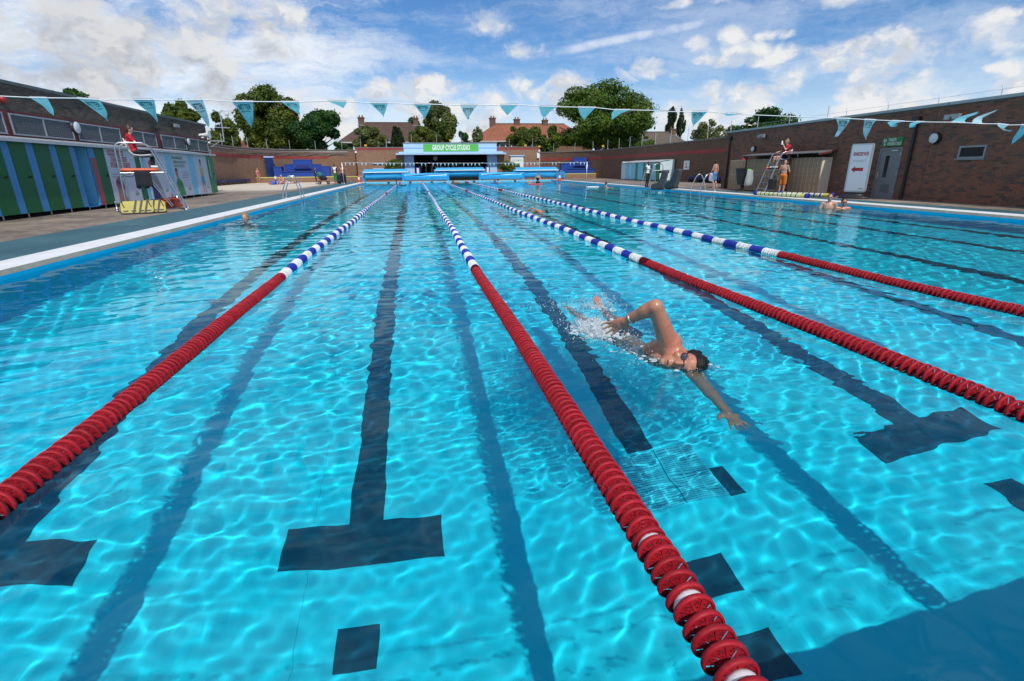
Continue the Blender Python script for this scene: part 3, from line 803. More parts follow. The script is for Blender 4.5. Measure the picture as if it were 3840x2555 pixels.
            patch([(a+.55, CZ0+.85), (a+.55, CZ0+1.25), (a+.95, CZ0+1.25), (a+.95, CZ0+.85)], MINK['yellow'], 'printed_shirt', d, lf)
            patch([(a+.53, CZ0+.55), (a+.55, CZ0+.85), (a+.95, CZ0+.85), (a+.98, CZ0+.5)], MINK['aqua'], 'printed_shorts', d, lf)
            for q in (.6, .84): patch([(a+q, CZ0+.06), (a+q-.02, CZ0+.55), (a+q+.1, CZ0+.55), (a+q+.08, CZ0+.06)], MINK['pink'], 'printed_leg', d, lf)
            better_logo(d, b-.36, CZ0+.24, .15, MINK['green'], lf2)
yend = ce[-1]
q = .4
while q < yend:
    MB().tube([(-.12, q, 0), (-.12, q, CZ0)], .022, 6).build('leg', GALV, cu); q += step
MB().tube([(-1.0, .4, 0), (-1.0, .4, CZ0)], .022, 6).build('leg', GALV, cu)
o = MB().prism([(-1.5, -.05, CZ1+.22), (.16, -.05, CZ1+.015), (.16, -.05, CZ1+.07), (-1.5, -.05, CZ1+.28)], (0, yend+.1, 0)).build('roof', mat('grey roof sheet', (.36, .37, .39), .5, var=.12), cu, True)
MB().box((.162, -.05, CZ1+.0), (.19, yend+.05, CZ1+.085)).build('fascia', mat('pale grey fascia', (.50, .52, .55), .45, var=.08), cu)
MB().box((-1.30, 0, CZ0), (-1.27, yend, CZ1+.19)).build('rear_panel', BLUL, cu)
MB().box((-1.26, yend-.03, CZ0), (-.031, yend, CZ1)).build('end_panel', GRN2, cu)

# CCTV mast on the corner bracket
p = at(805, 530, 'y', YB1+.5)
t = thing('camera_mast', 'grey swan-neck camera mast with a white dome bracketed off the left-hand block', 'camera mast', (p.x, YB1+.5, p.z))
def mz(x, y): q_ = at(x, y, 'y', YB1+.5); return (q_.x-p.x, 0, q_.z-p.z)
MB().tube([mz(840, 530), mz(828, 440), mz(823, 424), mz(830, 416), mz(846, 414), mz(852, 420)], .035, 8).build('pole', GALV, t)
MB().bar(mz(780, 528), mz(842, 530), .09, .09).bar(mz(790, 552), mz(822, 533), .05).bar((XW-p.x, 0, 0), mz(790, 529), .09).build('bracket', GALV, t)
MB().bar(mz(805, 478), mz(862, 480), .05, .05).build('cross_arm', GALV, t)
a_ = Vector(mz(851, 428))
MB().lathe([(.10, .10), (.11, 0), (.09, -.08), (.03, -.13)], a_, 14).build('dome', WHITEP, t, True)
# ------------------------------------------------------------------ right: brick building
WX0, WK = 15.9, .04                                   # its face runs along x = WX0 + WK*y
RZR = -math.atan(WK)
def wp(x, y, out=0.0):
    """(along, height) on the right-hand wall where the photo shows pixel (x, y); out = metres in front of it"""
    n = Vector((1, -WK, 0)); d = sight(x, y); t = (WX0-out*n.length-CAM_POS.dot(n))/d.dot(n)
    p = CAM_POS+d*t; return (p-RB_ORG).dot(RB_U), p.z-DECK
RB_ORG = Vector((WX0+WK*(-4), -4, DECK)); RB_U = Vector((WK, 1, 0)).normalized()
def c6(x, y): return (3040+x/2.851, 330+y/2.851)
def c5(x, y): return (2640+x/3.367, 360+y/3.367)
rb = thing('service_building', 'dark red-brown brick building with flat grey roof edge on the right', 'building', RB_ORG, RZR)
RL = 31.75; RH = 2.88
MB().box((0.0, 0, -.05), (7, RL, RH)).build('wall', MORTAR, rb)
ds0, dz0 = wp(*c6(660, 1170)); ds1, _ = wp(*c6(865, 1185)); _, dz1 = wp(*c6(870, 655))
s0, s1 = min(ds0, ds1), max(ds0, ds1)
wa, wz0 = wp(*c6(1855, 752)); wb, wz1 = wp(*c6(1600, 622))
holes = [(s0-.02, s1+.02, -.1, dz1+.03), (wa, wb, wz0, wz1)]
brick_face(rb, (0, 0, 0), (0, 1, 0), RL, .0, RH-.02, (-1, 0, 0), BRK, holes, seed=8, bw=.2, bh=.066)
brick_face(rb, (0, RL, 0), (1, 0, 0), 6.0, .0, RH-.02, (0, 1, 0), BRK, (), seed=9, limit=0)
MB().box((-.07, -.1, RH), (7.1, RL+.07, RH+.085)).build('roof_edge', mat('pale grey roof trim', (.34, .38, .38), .5, var=.1), rb)
for q in (5.2, 9.7, 14.2, 18.7, 23.2, 27.6):
    MB().box((-.0705, q, RH), (-.0735, q+.02, RH+.085)).build('trim_joint', BLACKP, rb)
# movement joints in the brickwork
for q in (wp(*c6(1260, 700))[0], wp(*c6(260, 800))[0]):
    MB().box((-.0105, q-.008, 0), (-.004, q+.008, RH-.02)).build('movement_joint', mat('joint sealant', (.09, .04, .035), .8), rb)
dr = MB().box((-.012, s0, 0), (.02, s1, dz1)).build('door', GREYF, rb)
MB().box((-.03, s0-.05, 0), (-.0, s0-.001, dz1+.05)).box((-.03, s1+.001, 0), (0, s1+.05, dz1+.05)).box((-.03, s0-.001, dz1+.001), (0, s1+.001, dz1+.05)).build('frame', GREYF, dr)
MB().box((-.0165, s0+(s1-s0)*.52, .72), (-.0125, s0+(s1-s0)*.70, 1.45)).build('pane', DARKGL, dr)
MB().box((-.018, s0+(s1-s0)*.25, .2), (-.0122, s0+(s1-s0)*.68, .48)).build('vent_panel', mat('vent grey', (.13, .14, .15), .5), dr)
MB().tube([(-.012, s1-.09, .62), (-.06, s1-.09, .62), (-.06, s1-.09, .88), (-.012, s1-.09, .88)], .012, 6).build('handle', STEEL, dr)
MB().box((-.05, s0+.1, dz1-.07), (-.0122, s0+.36, dz1-.03)).build('closer', STEEL, dr)
for zz in (.2, .8, 1.45): MB().box((-.016, s0+.005, zz), (-.0122, s0+.03, zz+.09)).build('hinge', STEEL, dr)
wn = MB().box((-.004, wa, wz0), (.02, wb, wz1)).build('window', DARKGL, rb); t_ = .05
MB().box((-.02, wa, wz0), (.0, wb, wz0+t_)).box((-.02, wa, wz1-t_), (.0, wb, wz1)).box((-.0195, wa, wz0+t_), (.0, wa+t_, wz1-t_)).box((-.0195, wb-t_, wz0+t_), (.0, wb, wz1-t_)).build('frame', mat('window grey', (.27, .29, .31), .4), wn)
MB().box((-.05, wa-.04, wz0-.04), (-.004, wb+.04, wz0-.001)).build('sill', GREYF, wn)
# TOILETS sign
a0, za = wp(*c6(1005, 520)); a1, zb = wp(*c6(762, 630))
sg = MB().box((-.03, a0, zb), (-.012, a1, za)).build('sign', mat('sign green', (.010, .19, .055), .4), rb)
def right_text(txt, size, s, z, x, m, parent, wid=None, cond=.6, name='lettering'):
    mb = MB(); lettering(mb, txt, size, (x, s, z), (0, -1, 0), (0, 0, 1), cond, .02, wid=wid); return mb.build(name, m, parent)
LETW = mat('white lettering', (.8, .8, .78), .5)
hS = za-zb
right_text('TOILETS', hS*.46, a1-.27, zb+hS*.56, -.0315, LETW, sg, wid=.32)
right_text('CHANGE & TOILET', hS*.46, a1-.25, zb+hS*.12, -.0315, LETW, sg, wid=.58)
pic = MB()
for q in (.09, .16):
    pic.add([(-.0315, a1-q+.0, zb+hS*.86), (-.0315, a1-q-.022, zb+hS*.82), (-.0315, a1-q, zb+hS*.78), (-.0315, a1-q+.022, zb+hS*.82)], [(0, 1, 2, 3)])
    pic.add([(-.0315, a1-q+.03, zb+hS*.56), (-.0315, a1-q+.014, zb+hS*.77), (-.0315, a1-q-.014, zb+hS*.77), (-.0315, a1-q-.03, zb+hS*.56)], [(0, 1, 2, 3)])
rg = [(-.0315, a1-.13+.045*math.cos(t), zb+hS*.2+.04*math.sin(t)) for t in np.linspace(0.6, 5.6, 12)]
rg2 = [(-.0315, a1-.13+.030*math.cos(t), zb+hS*.2+.026*math.sin(t)) for t in np.linspace(0.6, 5.6, 12)]
pic.add(rg+rg2, [(i, i+1, 13+i, 12+i) for i in range(11)])
pic.add([(-.0315, a1-.115, zb+hS*.2), (-.0315, a1-.14, zb+hS*.2), (-.0315, a1-.14, zb+hS*.48), (-.0315, a1-.115, zb+hS*.48)], [(0, 1, 2, 3)])
pic.build('pictogram', LETW, sg)
# rainwater pipes
for i, (tp, bt) in enumerate(((c6(1165, 330), c6(972, 1190)), (c5(340, 530), c5(275, 1165)))):
    s, z = wp(*bt); _, z1 = wp(*tp)
    q = MB().tube([(-.07, s, 0), (-.07, s, z1-.1)], .05 if i == 0 else .042, 10).box((-.17, s-.12, z1-.1), (-.02, s+.12, z1+.07)).box((-.03, s-.06, z1*.5), (-.013, s+.06, z1*.5+.04))
    q.build('rainwater_pipe', BLACKP, rb)
# aerial spikes along the roof
for (x, y) in ((352, 300), (795, 250), (1330, 178), (2000, 90)):
    s, _ = wp(*c6(x, y)); q = MB().tube([(.1, s, RH+.08), (.1, s, RH+.32), (.1, s+.05, RH+.36)], .011, 5)
    q.build('roof_spike', GALV, rb)
MB().tube([(.1, 2, RH+.26), (.1, RL-3, RH+.26)], .004, 4).build('roof_wire', GALV, rb)
def w3(s, z, out): return RB_ORG+RB_U*s+Vector((-RB_U.y, RB_U.x, 0))*out+Vector((0, 0, z))
s, z = wp(*c6(1335, 540), .06); round_light(w3(s, z, .012), -1, 'large round black-rimmed wall light right of the toilet door', .175)
s, z = wp(*c5(632, 672), .06); round_light(w3(s, z, .012), -1, 'small round black-rimmed wall light above the lockers', .14)
s, z = wp(*c6(1560, 322), .1); flood(w3(s, z, .012), PI+RZR, 'twin floodlight high on the right-hand building above the small window')
s, z = wp(*c5(760, 515), .1); flood(w3(s, z, .012), PI+RZR, 'twin floodlight high on the right-hand building above the lockers')

# ------------------------------------------------------------------ lockers and their canopy
LKB = mat('beige locker door', (.36, .235, .14), .45, var=.1, vscale=3); LKF = mat('cream locker frame', (.78, .68, .52), .5, var=.06)
la, _ = wp(*c5(1500, 795), .45); lb_, _ = wp(*c5(335, 818), .45); LD, LH = .45, 1.46
lk = thing('locker_bank', 'long bank of beige two-tier lockers under the canopy', 'lockers', w3(la, 0, LD+.012), RZR)
LW = lb_-la; nl = 26
MB().box((.021, 0, .03), (LD, LW, LH)).build('carcass', LKF, lk)
MB().box((.06, .01, .0), (LD-.02, LW-.01, .0295)).build('plinth', BLACKP, lk)
for i in range(nl):
    a, b = LW*i/nl+.022, LW*(i+1)/nl-.034
    for j in range(2):
        d = MB().box((0, a, .06+.70*j), (.0205, b, .06+.70*(j+1)-.015)).build('locker_door', LKB, lk)
        MB().box((-.014, b-.035, .40+.66*j), (-.0005, b-.012, .46+.66*j)).build('lock', mat('green key tag', (.05, .25, .12), .5), d)
# canopy: flat sheet on two rust-red posts, tilted up towards the near end
MRUST = mat('rust red steel', (.14, .035, .022), .6, var=.15)
cpy = thing('locker_canopy', 'thin grey canopy on rust red posts over the lockers', 'canopy', w3(la-.1, 0, .72), RZR)
MB().prism([(-.1, -.1, 1.62), (.69, -.1, 1.74), (.69, -.1, 1.765), (-.1, -.1, 1.645)], (0, LW*.80, 0)).build('sheet', mat('grey polycarbonate sheet', (.20, .19, .19), .35, var=.1), cpy, True)
MB().bar((-.1, -.1, 1.585), (.69, -.1, 1.705), .05, .07).build('beam', MRUST, cpy)
for q in (1.9, LW*.76):
    MB().box((.1, q, 0), (.15, q+.05, 1.66)).build('post', MRUST, cpy)
    MB().bar((-.08, q+.03, 1.595), (.68, q+.03, 1.70), .045, .06).build('rafter', MRUST, cpy)

# ------------------------------------------------------------------ BEWARE DEEP WATER sign
def place(x, y, z=DECK): return at(x, y, 'z', z)
sp = Vector((15.55, 16.75, DECK))
bw = thing('warning_sign', 'white standing sign with a red arrow warning of deep water', 'sign', sp, math.radians(-68))
# local x = width, y = away from viewer
SH0, SH1, SW = .22, 1.86, .36
def rrect(w, z0, z1, r, n=5):
    pts = []
    for (cx, cz, a0) in ((w-r, z0+r, -PI/2), (w-r, z1-r, 0), (-w+r, z1-r, PI/2), (-w+r, z0+r, PI)):
        for i in range(n+1): pts.append((cx+r*math.cos(a0+PI/2*i/n), cz+r*math.sin(a0+PI/2*i/n)))
    return pts
lean = Matrix.Rotation(math.radians(-4), 4, 'X')
hd = MB().prism([(x, 0, z) for x, z in rrect(SW, SH0, SH1, .07)], (0, .07, 0)).build('frame', mat('sign frame silver', (.45, .48, .50), .35, .3), bw, True)
fc = MB().prism([(x, -.004, z) for x, z in rrect(SW-.045, SH0+.05, SH1-.045, .03)], (0, .003, 0)).build('face', mat('sign face', (.62, .66, .72), .2, var=.03), bw, True)
MREDL = mat('warning red', (.30, .012, .02), .5)
mb = MB(); lettering(mb, 'BEWARE DEEP WATER', .17, (0, -.0055, SH1-.40), (1, 0, 0), (0, 0, 1), .5, .03, True, wid=.50); mb.build('lettering', MREDL, fc)
mb = MB(); ax, az = -.24, 1.0
mb.add([(ax, -.0055, az), (ax+.13, -.0055, az+.11), (ax+.13, -.0055, az+.05), (ax+.40, -.0055, az+.055), (ax+.40, -.0055, az-.055), (ax+.13, -.0055, az-.05), (ax+.13, -.0055, az-.11)], [(0, 6, 5, 4, 3, 2, 1)])
mb.build('arrow', MREDL, fc, True)
for i in range(2): MB().box((-.25, -.0056, SH1-.56-.05*i), (.2-.05*i, -.0042, SH1-.548-.05*i)).build('print_line', mat('grey print', (.3, .31, .33), .5), fc)
mb = MB(); lettering(mb, 'BETTER', .07, (.2, -.0055, SH0+.10), (1, 0, 0), (0, 0, 1), .6, .02, True); mb.build('logo_lettering', mat('green print', (.03, .3, .1), .5), fc)
bs = MB().lathe([(.50, 0), (.52, .03), (.46, .075), (.34, .10), (.30, .16)], (0, .05, 0), 20).build('base', BLACKP, bw, True); bs.scale = (1, .6, 1)
MB().box((-.3, .0, .09), (.3, .07, .219)).build('stem', BLACKP, bw)

# ------------------------------------------------------------------ rolled-up training ropes, bin, rescue kit
MGRN = mat('green rope plastic', (.015, .16, .10), .4); MYEL = mat('yellow rope plastic', (.62, .55, .10), .4); MCRM = mat('cream rope plastic', (.68, .70, .55), .4)
def stored_rope(p, q, label, first):
    p, q = Vector(p), Vector(q); L = (q-p).length
    t = thing('stored_lane_rope', label, 'lane rope', p, math.atan2(-(q.x-p.x), q.y-p.y), 'spare lane ropes lying on the right-hand deck')
    n = int(L/.058)
    for i in range(n):
        m = (MGRN, MCRM, MYEL, MCRM)[i % 4] if first else (MYEL, MCRM, MBLU, MCRM)[i % 4]
        if i > n-5: m = MYEL
        key = ('sr', m.name)
        if key not in DM:
            me = MB().lathe([(.05, -.024), (.07, -.02), (.074, 0), (.07, .02), (.05, .024)], (0, 0, 0), 14, 'y').mesh('disc'); me.materials.append(m); DM[key] = me
        link('disc', DM[key], None, t, (0, .12+i*.058, .075))
    for e, yy in enumerate((0.0, n*.058+.16)):
        MB().lathe([(.03, -.07), (.085, -.06), (.09, .0), (.085, .06), (.03, .07)], (0, yy, .085), 10, 'y').box((-.03, yy-.11, .03), (.03, yy+.11, .14)).build('end_cap', MBLU, t)
a = place(*c5(650, 1252)); b = place(*c5(1270, 1290)); stored_rope(a, b, 'green and cream spare lane rope laid along the pool edge in front', True)
a2 = place(*c5(900, 1262)); b2 = place(*c5(1490, 1285)); stored_rope(a2+Vector((.32, .1, 0)), b2+Vector((.30, .0, 0)), 'yellow, cream and blue spare lane rope lying behind the front one', False)
p = place(*c5(465, 1205))
bn = thing('litter_bin', 'black bin on a stand with a clear bag hanging from it', 'bin', p, RZR)
MB().lathe([(.26, 0), (.28, .02), (.10, .06), (.05, .09), (.05, .30)], (0, 0, 0), 16).build('base', BLACKP, bn, True)
MB().prism([(-.16, -.14, .30), (.16, -.14, .30), (.16, .14, .30), (-.16, .14, .30)], (0, 0, .001)).add([(-.16, -.14, .30), (.16, -.14, .30), (.16, .14, .30), (-.16, .14, .30), (-.27, -.2, 1.0), (.27, -.2, 1.0), (.27, .2, 1.0), (-.27, .2, 1.0)], [(0, 1, 5, 4), (1, 2, 6, 5), (2, 3, 7, 6), (3, 0, 4, 7)]).build('body', BLACKP, bn, True)
MB().box((-.29, -.22, 1.0), (.29, .22, 1.06)).build('lid', BLACKP, bn)
MB().box((.06, -.235, .97), (.26, -.221, 1.03)).build('tag', mat('lime label', (.25, .7, .12), .5), bn)
bg = MB(); rr = random.Random(2)
ringz = [(.98, .20), (.8, .22), (.6, .27), (.42, .30), (.30, .27), (.26, .15)]
vs = []; fs = []
for (z, r_) in ringz:
    for k in range(12): t_ = 2*PI*k/12; vs.append((.14+r_*.75*math.cos(t_)+rr.uniform(-.02, .02), -.34+r_*.42*math.sin(t_)+rr.uniform(-.02, .02), z))
for i in range(len(ringz)-1):
    for k in range(12): fs.append((i*12+k, i*12+(k+1) % 12, (i+1)*12+(k+1) % 12, (i+1)*12+k))
bg.add(vs, fs, True); bg.build('bag', mat('clear bag film', (.55, .58, .6), .25, alpha=.55), bn)
# rescue gear beneath the right-hand chair
p = place(*c5(900, 1212))+Vector((.5, .3, 0))
rs = thing('rescue_board', 'red rescue board and yellow-edged mat under the right-hand lifeguard chair', 'rescue board', p, RZR-.15)
MB().lathe([(.05, -.65), (.16, -.45), (.2, 0), (.16, .45), (.05, .65)], (0, 0, .18), 12, 'y').build('board', mat('rescue red', (.42, .015, .02), .4), rs, True)
MB().box((.20, -.9, .02), (.28, .55, .42)).build('mat_panel', BLACKP, rs)
MB().box((.195, -.92, .42), (.285, .57, .46)).box((.19, -.96, .0), (.29, -.92, .46)).box((.19, .57, 0), (.29, .61, .46)).build('yellow_edge', mat('yellow edging', (.55, .50, .06), .5), rs)
p = place(*c5(1085, 1200))
o = MB().lathe([(.09, 0), (.09, .02), (.075, .03), (.06, .34), (.05, .40), (.02, .42)], (p.x, p.y, p.z), 12).build('fire_extinguisher', mat('rescue red', (.42, .015, .02), .4), None, True)
tag(o, 'small red cylinder standing behind the spare lane ropes', 'cylinder')
# ------------------------------------------------------------------ perimeter walls and far terrace
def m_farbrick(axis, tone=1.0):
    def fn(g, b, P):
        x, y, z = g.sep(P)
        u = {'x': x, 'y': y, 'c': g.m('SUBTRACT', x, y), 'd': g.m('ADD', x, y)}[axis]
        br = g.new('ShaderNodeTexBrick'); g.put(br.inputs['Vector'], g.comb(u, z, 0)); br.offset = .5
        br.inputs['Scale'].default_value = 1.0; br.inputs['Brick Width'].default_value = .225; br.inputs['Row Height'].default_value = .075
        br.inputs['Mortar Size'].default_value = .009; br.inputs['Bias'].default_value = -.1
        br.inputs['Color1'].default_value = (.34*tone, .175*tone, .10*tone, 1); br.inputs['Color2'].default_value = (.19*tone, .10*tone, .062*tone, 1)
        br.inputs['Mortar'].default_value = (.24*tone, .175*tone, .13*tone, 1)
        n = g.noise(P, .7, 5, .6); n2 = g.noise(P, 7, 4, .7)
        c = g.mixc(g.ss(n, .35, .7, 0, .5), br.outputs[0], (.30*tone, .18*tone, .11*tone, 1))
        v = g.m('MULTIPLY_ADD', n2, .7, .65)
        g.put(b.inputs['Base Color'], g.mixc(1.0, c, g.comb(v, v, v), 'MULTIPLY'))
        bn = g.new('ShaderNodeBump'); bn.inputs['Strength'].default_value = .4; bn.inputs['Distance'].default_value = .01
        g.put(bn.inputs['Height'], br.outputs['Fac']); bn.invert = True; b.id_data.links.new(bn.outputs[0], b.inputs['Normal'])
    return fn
FBX = mat('stock brick facing the pool', rough=.9, fn=m_farbrick('x')); FBC = mat('stock brick, left curve', rough=.9, fn=m_farbrick('d', .78))  # left curve: same brick, colour lowered for the grazing light there
FBD = mat('stock brick, right curve', rough=.9, fn=m_farbrick('c', .52)); FBY = mat('stock brick along the side', rough=.9, fn=m_farbrick('y'))  # right curve: same brick, its shade put into a darker colour
REDB = mat('red painted band', (.30, .045, .04), .7, var=.3, vscale=1.5)
CAPS = mat('wall coping stone', (.20, .19, .17), .8, var=.3, vscale=2)
def strip(mb, pts, z0, z1, th):
    """vertical slab along a plan polyline, th thick to the left of travel"""
    n = len(pts); nr = []
    for i in range(n):
        d = Vector(pts[min(i+1, n-1)])-Vector(pts[max(i-1, 0)]); nr.append(Vector((-d.y, d.x)).normalized())
    for i in range(n-1):
        a, b = Vector(pts[i]), Vector(pts[i+1]); c, d = b+nr[i+1]*th, a+nr[i]*th
        z0a, z0b = (z0[i], z0[i+1]) if hasattr(z0, '__len__') else (z0, z0); z1a, z1b = (z1[i], z1[i+1]) if hasattr(z1, '__len__') else (z1, z1)
        mb.add([(a.x, a.y, z0a), (b.x, b.y, z0b), (c.x, c.y, z0b), (d.x, d.y, z0a), (a.x, a.y, z1a), (b.x, b.y, z1b), (c.x, c.y, z1b), (d.x, d.y, z1a)],
               [(0, 1, 5, 4), (4, 5, 6, 7), (2, 3, 7, 6)]+([(3, 0, 4, 7)] if i == 0 else [])+([(1, 2, 6, 5)] if i == n-2 else []))
    return mb
TER = .65; YT = 61.5
PL = [(-17.5, 28), (-17.5, 44), (-17.5, 52)]+[(-9-8.5*math.cos(a), 57+11*math.sin(a)) for a in np.linspace(0, PI/2, 14)]+[(-6.5, 68)]
PR = [(14.9, 68)]+[(14+8*math.sin(a), 57+11*math.cos(a)) for a in np.linspace(.1, PI/2, 14)]+[(22, 50), (22, 40), (22, 24)]
def off_line(pts, d):
    out = []
    for i in range(len(pts)):
        t_ = Vector(pts[min(i+1, len(pts)-1)])-Vector(pts[max(i-1, 0)]); n_ = Vector((t_.y, -t_.x)).normalized(); q = Vector(pts[i])+n_*d; out.append((q.x, q.y))
    return out
for (pts, name, lab, m, ztop) in ((PL, 'perimeter_wall', 'curved brown brick wall with a red band behind the left-hand terrace', FBC, 3.58), (PR, 'perimeter_wall', 'curved brick wall in shade-darkened colour with a red band behind the right-hand huts', FBD, 3.20)):
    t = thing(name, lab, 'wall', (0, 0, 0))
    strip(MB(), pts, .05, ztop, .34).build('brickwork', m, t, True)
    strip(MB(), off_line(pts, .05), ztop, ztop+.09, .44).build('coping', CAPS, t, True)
    sub = pts[:-2] if pts is PL else pts[1:]
    strip(MB(), off_line(sub, .012), ztop-.95, ztop-.66, .011).build('painted_band', REDB, t, True)
# low terrace wall with its yellow edge, terrace slab behind
tw = thing('terrace_wall', 'low brick terrace wall with a yellow edge line at the far end', 'wall', (0, 0, 0))
MB().box((-17.1, YT, .05), (21.6, YT+.3, TER-.03)).build('brickwork', FBX, tw)
MB().box((-16.9, YT-.02, TER-.03), (21.6, YT+.3, TER+.05)).build('yellow_edge', mat('yellow line paint', (.62, .55, .12), .6, var=.15), tw)
tag(MB().box((-17.2, YT+.3, .05), (21.8, 68.2, TER-.01)).build('terrace', MCON), kind='structure')
# centre block of the far wall
cw = thing('centre_wall', 'sunlit brown brick wall flanking the blue studio front', 'wall', (0, 0, 0))
YC = 66.0; ZC = 3.78
XA, XB = at(1338, 600, 'y', YC).x, at(2020, 600, 'y', YC).x
SX0, SX1 = at(1516, 600, 'y', YC).x, at(1863, 600, 'y', YC).x
for (a, b) in ((XA, SX0), (SX1, XB)):
    MB().box((a, YC, .1), (b, YC+2.2, ZC)).build('brickwork', FBX, cw)
    MB().box((a-.03, YC-.04, ZC), (b-.01, YC+2.2, ZC+.08)).build('coping', CAPS, cw)
    MB().box((a+.01, YC-.012, ZC-.25), (b-.01, YC-.002, ZC-.005)).build('painted_band', REDB, cw)
MB().tube([(XB+.12, YC-.05, .7), (XB+.12, YC-.05, 3.0)], .04, 6).build('drainpipe', WHITEP, cw)
MB().tube([(XA-.1, YC-.05, .7), (XA-.1, YC-.05, 3.4)], .05, 6).build('drainpipe', BLACKP, cw)
# studio
STB = mat('powder blue render', (.30, .50, .80), .6, var=.07, vscale=1.2); STL = mat('pale blue render', (.42, .60, .84), .6, var=.07, vscale=1.2)
st = thing('cycle_studio', 'powder blue studio front with a green sign over a wide dark opening', 'building', (0, 0, 0))
ZS = at(1690, 538, 'y', YC).z; ZCN = at(1690, 577, 'y', YC).z
OX0, OX1 = at(1553, 610, 'y', YC).x, at(1828, 610, 'y', YC).x; ZO = ZCN-.22
MB().box((SX0+.01, YC-.15, ZCN+.14), (SX1-.01, YC+6, ZS)).build('parapet', STL, st)
MB().box((SX0-.05, YC-.2, ZS), (SX1+.05, YC+6.05, ZS+.09)).build('parapet_cap', CAPS, st)
MB().box((SX0-.02, YC-.19, ZCN+.62), (SX1+.02, YC-.151, ZCN+.70)).build('string_course', STB, st)
CX0, CX1 = at(1484, 577, 'y', YC-1).x, at(1897, 577, 'y', YC-1).x
MB().box((CX0, YC-1.3, ZCN-.12), (CX1, YC-.16, ZCN+.06)).build('canopy', STL, st)
MB().box((CX0+.35, YC-1.1, ZCN+.0605), (CX1-.35, YC-.16, ZCN+.2)).build('canopy_upstand', STL, st)
for (a, b) in ((SX0+.01, OX0), (OX1, SX1-.01)):
    MB().box((a, YC-.15, TER-.005), (b, YC+.5, ZCN-.125)).build('pier', STB, st)
    MB().box((a-.01, YC-.165, TER-.004), (b+.01, YC-.151, TER+.72)).build('pier_base', STL, st)
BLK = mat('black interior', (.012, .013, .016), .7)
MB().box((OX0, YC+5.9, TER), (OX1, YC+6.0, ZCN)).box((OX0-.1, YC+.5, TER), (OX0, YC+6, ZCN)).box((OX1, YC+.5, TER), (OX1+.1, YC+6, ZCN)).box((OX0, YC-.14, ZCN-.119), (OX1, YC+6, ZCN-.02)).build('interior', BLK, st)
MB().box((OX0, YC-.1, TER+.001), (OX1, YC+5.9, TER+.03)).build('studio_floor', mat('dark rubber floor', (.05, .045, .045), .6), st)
MB().box((OX0, YC-.3, TER-.004), (OX1, YC-.105, TER+.1)).build('threshold', mat('pale step', (.55, .52, .45), .7), st)
GX0, GX1 = at(1588, 555, 'y', YC-.3).x, at(1794, 555, 'y', YC-.3).x; GZ0, GZ1 = at(1690, 568.5, 'y', YC-.3).z, at(1690, 541, 'y', YC-.3).z
sg = MB().box((GX0, YC-.26, GZ0), (GX1, YC-.195, GZ1)).build('sign', mat('bright green sign', (.10, .46, .07), .45), st)
mb = MB(); lettering(mb, 'GROUP CYCLE STUDIO', .80, ((GX0+GX1)/2, YC-.263, GZ0+(GZ1-GZ0)*.20), (1, 0, 0), (0, 0, 1), .55, .03, True, wid=(GX1-GX0)*.69); mb.build('lettering', LETW, sg)
# exercise bikes
BK = mat('bike frame grey', (.28, .29, .30), .4, .4)
def bike():
    t = thing('exercise_bike', 'grey upright exercise bike inside the dark studio', 'exercise bike', (0, 0, TER+.03), 0, 'exercise bikes in the studio')
    MB().bar((-.25, -.5, .04), (.25, -.5, .04), .06).bar((-.25, .5, .04), (.25, .5, .04), .06).bar((0, -.5, .05), (0, .5, .12), .05).bar((0, -.35, .1), (0, -.5, .95), .06).bar((0, .2, .1), (0, .35, .8), .06).bar((0, -.4, .55), (0, .3, .3), .05).build('frame', BK, t)
    MB().lathe([(.26, -.02), (.26, .02)], (0, -.3, .33), 16, 'x').build('flywheel', mat('flywheel steel', (.35, .35, .36), .3, .8), t)
    MB().bar((-.22, -.55, 1.0), (.22, -.55, 1.0), .035).bar((-.2, -.55, 1.0), (-.2, -.75, 1.05), .035).bar((.2, -.55, 1.0), (.2, -.75, 1.05), .035).build('handlebar', BK, t)
    MB().prism([(-.11, .48, .80), (.11, .48, .80), (.03, .2, .80), (-.03, .2, .80)], (0, 0, .06)).build('saddle', BLACKP, t)
    return t
b0 = bike(); bl = [b0]+[copy_tree(b0) for _ in range(11)]
for i, o in enumerate(bl):
    o.location = (OX0+.7+i*(OX1-OX0-1.4)/11, YC+.9+(i % 2)*.9, TER+.03); o.rotation_euler.z = (.12 if i % 3 else -.2)+(PI if i % 4 == 0 else 0)
    o['label'] = 'grey exercise bike in the dark studio, number %s from the left' % ('one two three four five six seven eight nine ten eleven twelve'.split()[i])
for o in bl[1:]:
    for ch in o.children: ch.name = ch.name
p = at(1632, 594, 'y', YC+2)
t = thing('studio_clock', 'pale round clock hanging in the dark studio', 'clock', p); MB().lathe([(.27, .0), (.27, -.04), (.01, -.05)], (0, 0, 0), 18, 'y').build('dial', mat('clock dial', (.5, .52, .54), .4), t, True)
for i, (x0, x1) in enumerate(((1560, 1574), (1822, 1836))):
    a = at(x0, 640, 'y', YC-.8).x; b = at(x1, 640, 'y', YC-.8).x
    t = thing('folding_board', 'blue and white A-board at the %s end of the studio opening' % ('left', 'right')[i], 'A-board', ((a+b)/2, YC-.8, TER))
    MB().box((-(b-a)*.30, -.05, .05), ((b-a)*.30, .05, .85)).build('board', WHITEP, t)
    for s in (-1, 1): MB().box((s*(b-a)*.42-.06, -.06, .0), (s*(b-a)*.42+.06, .06, .95)).build('side_post', mat('royal blue', (.02, .06, .38), .5), t)
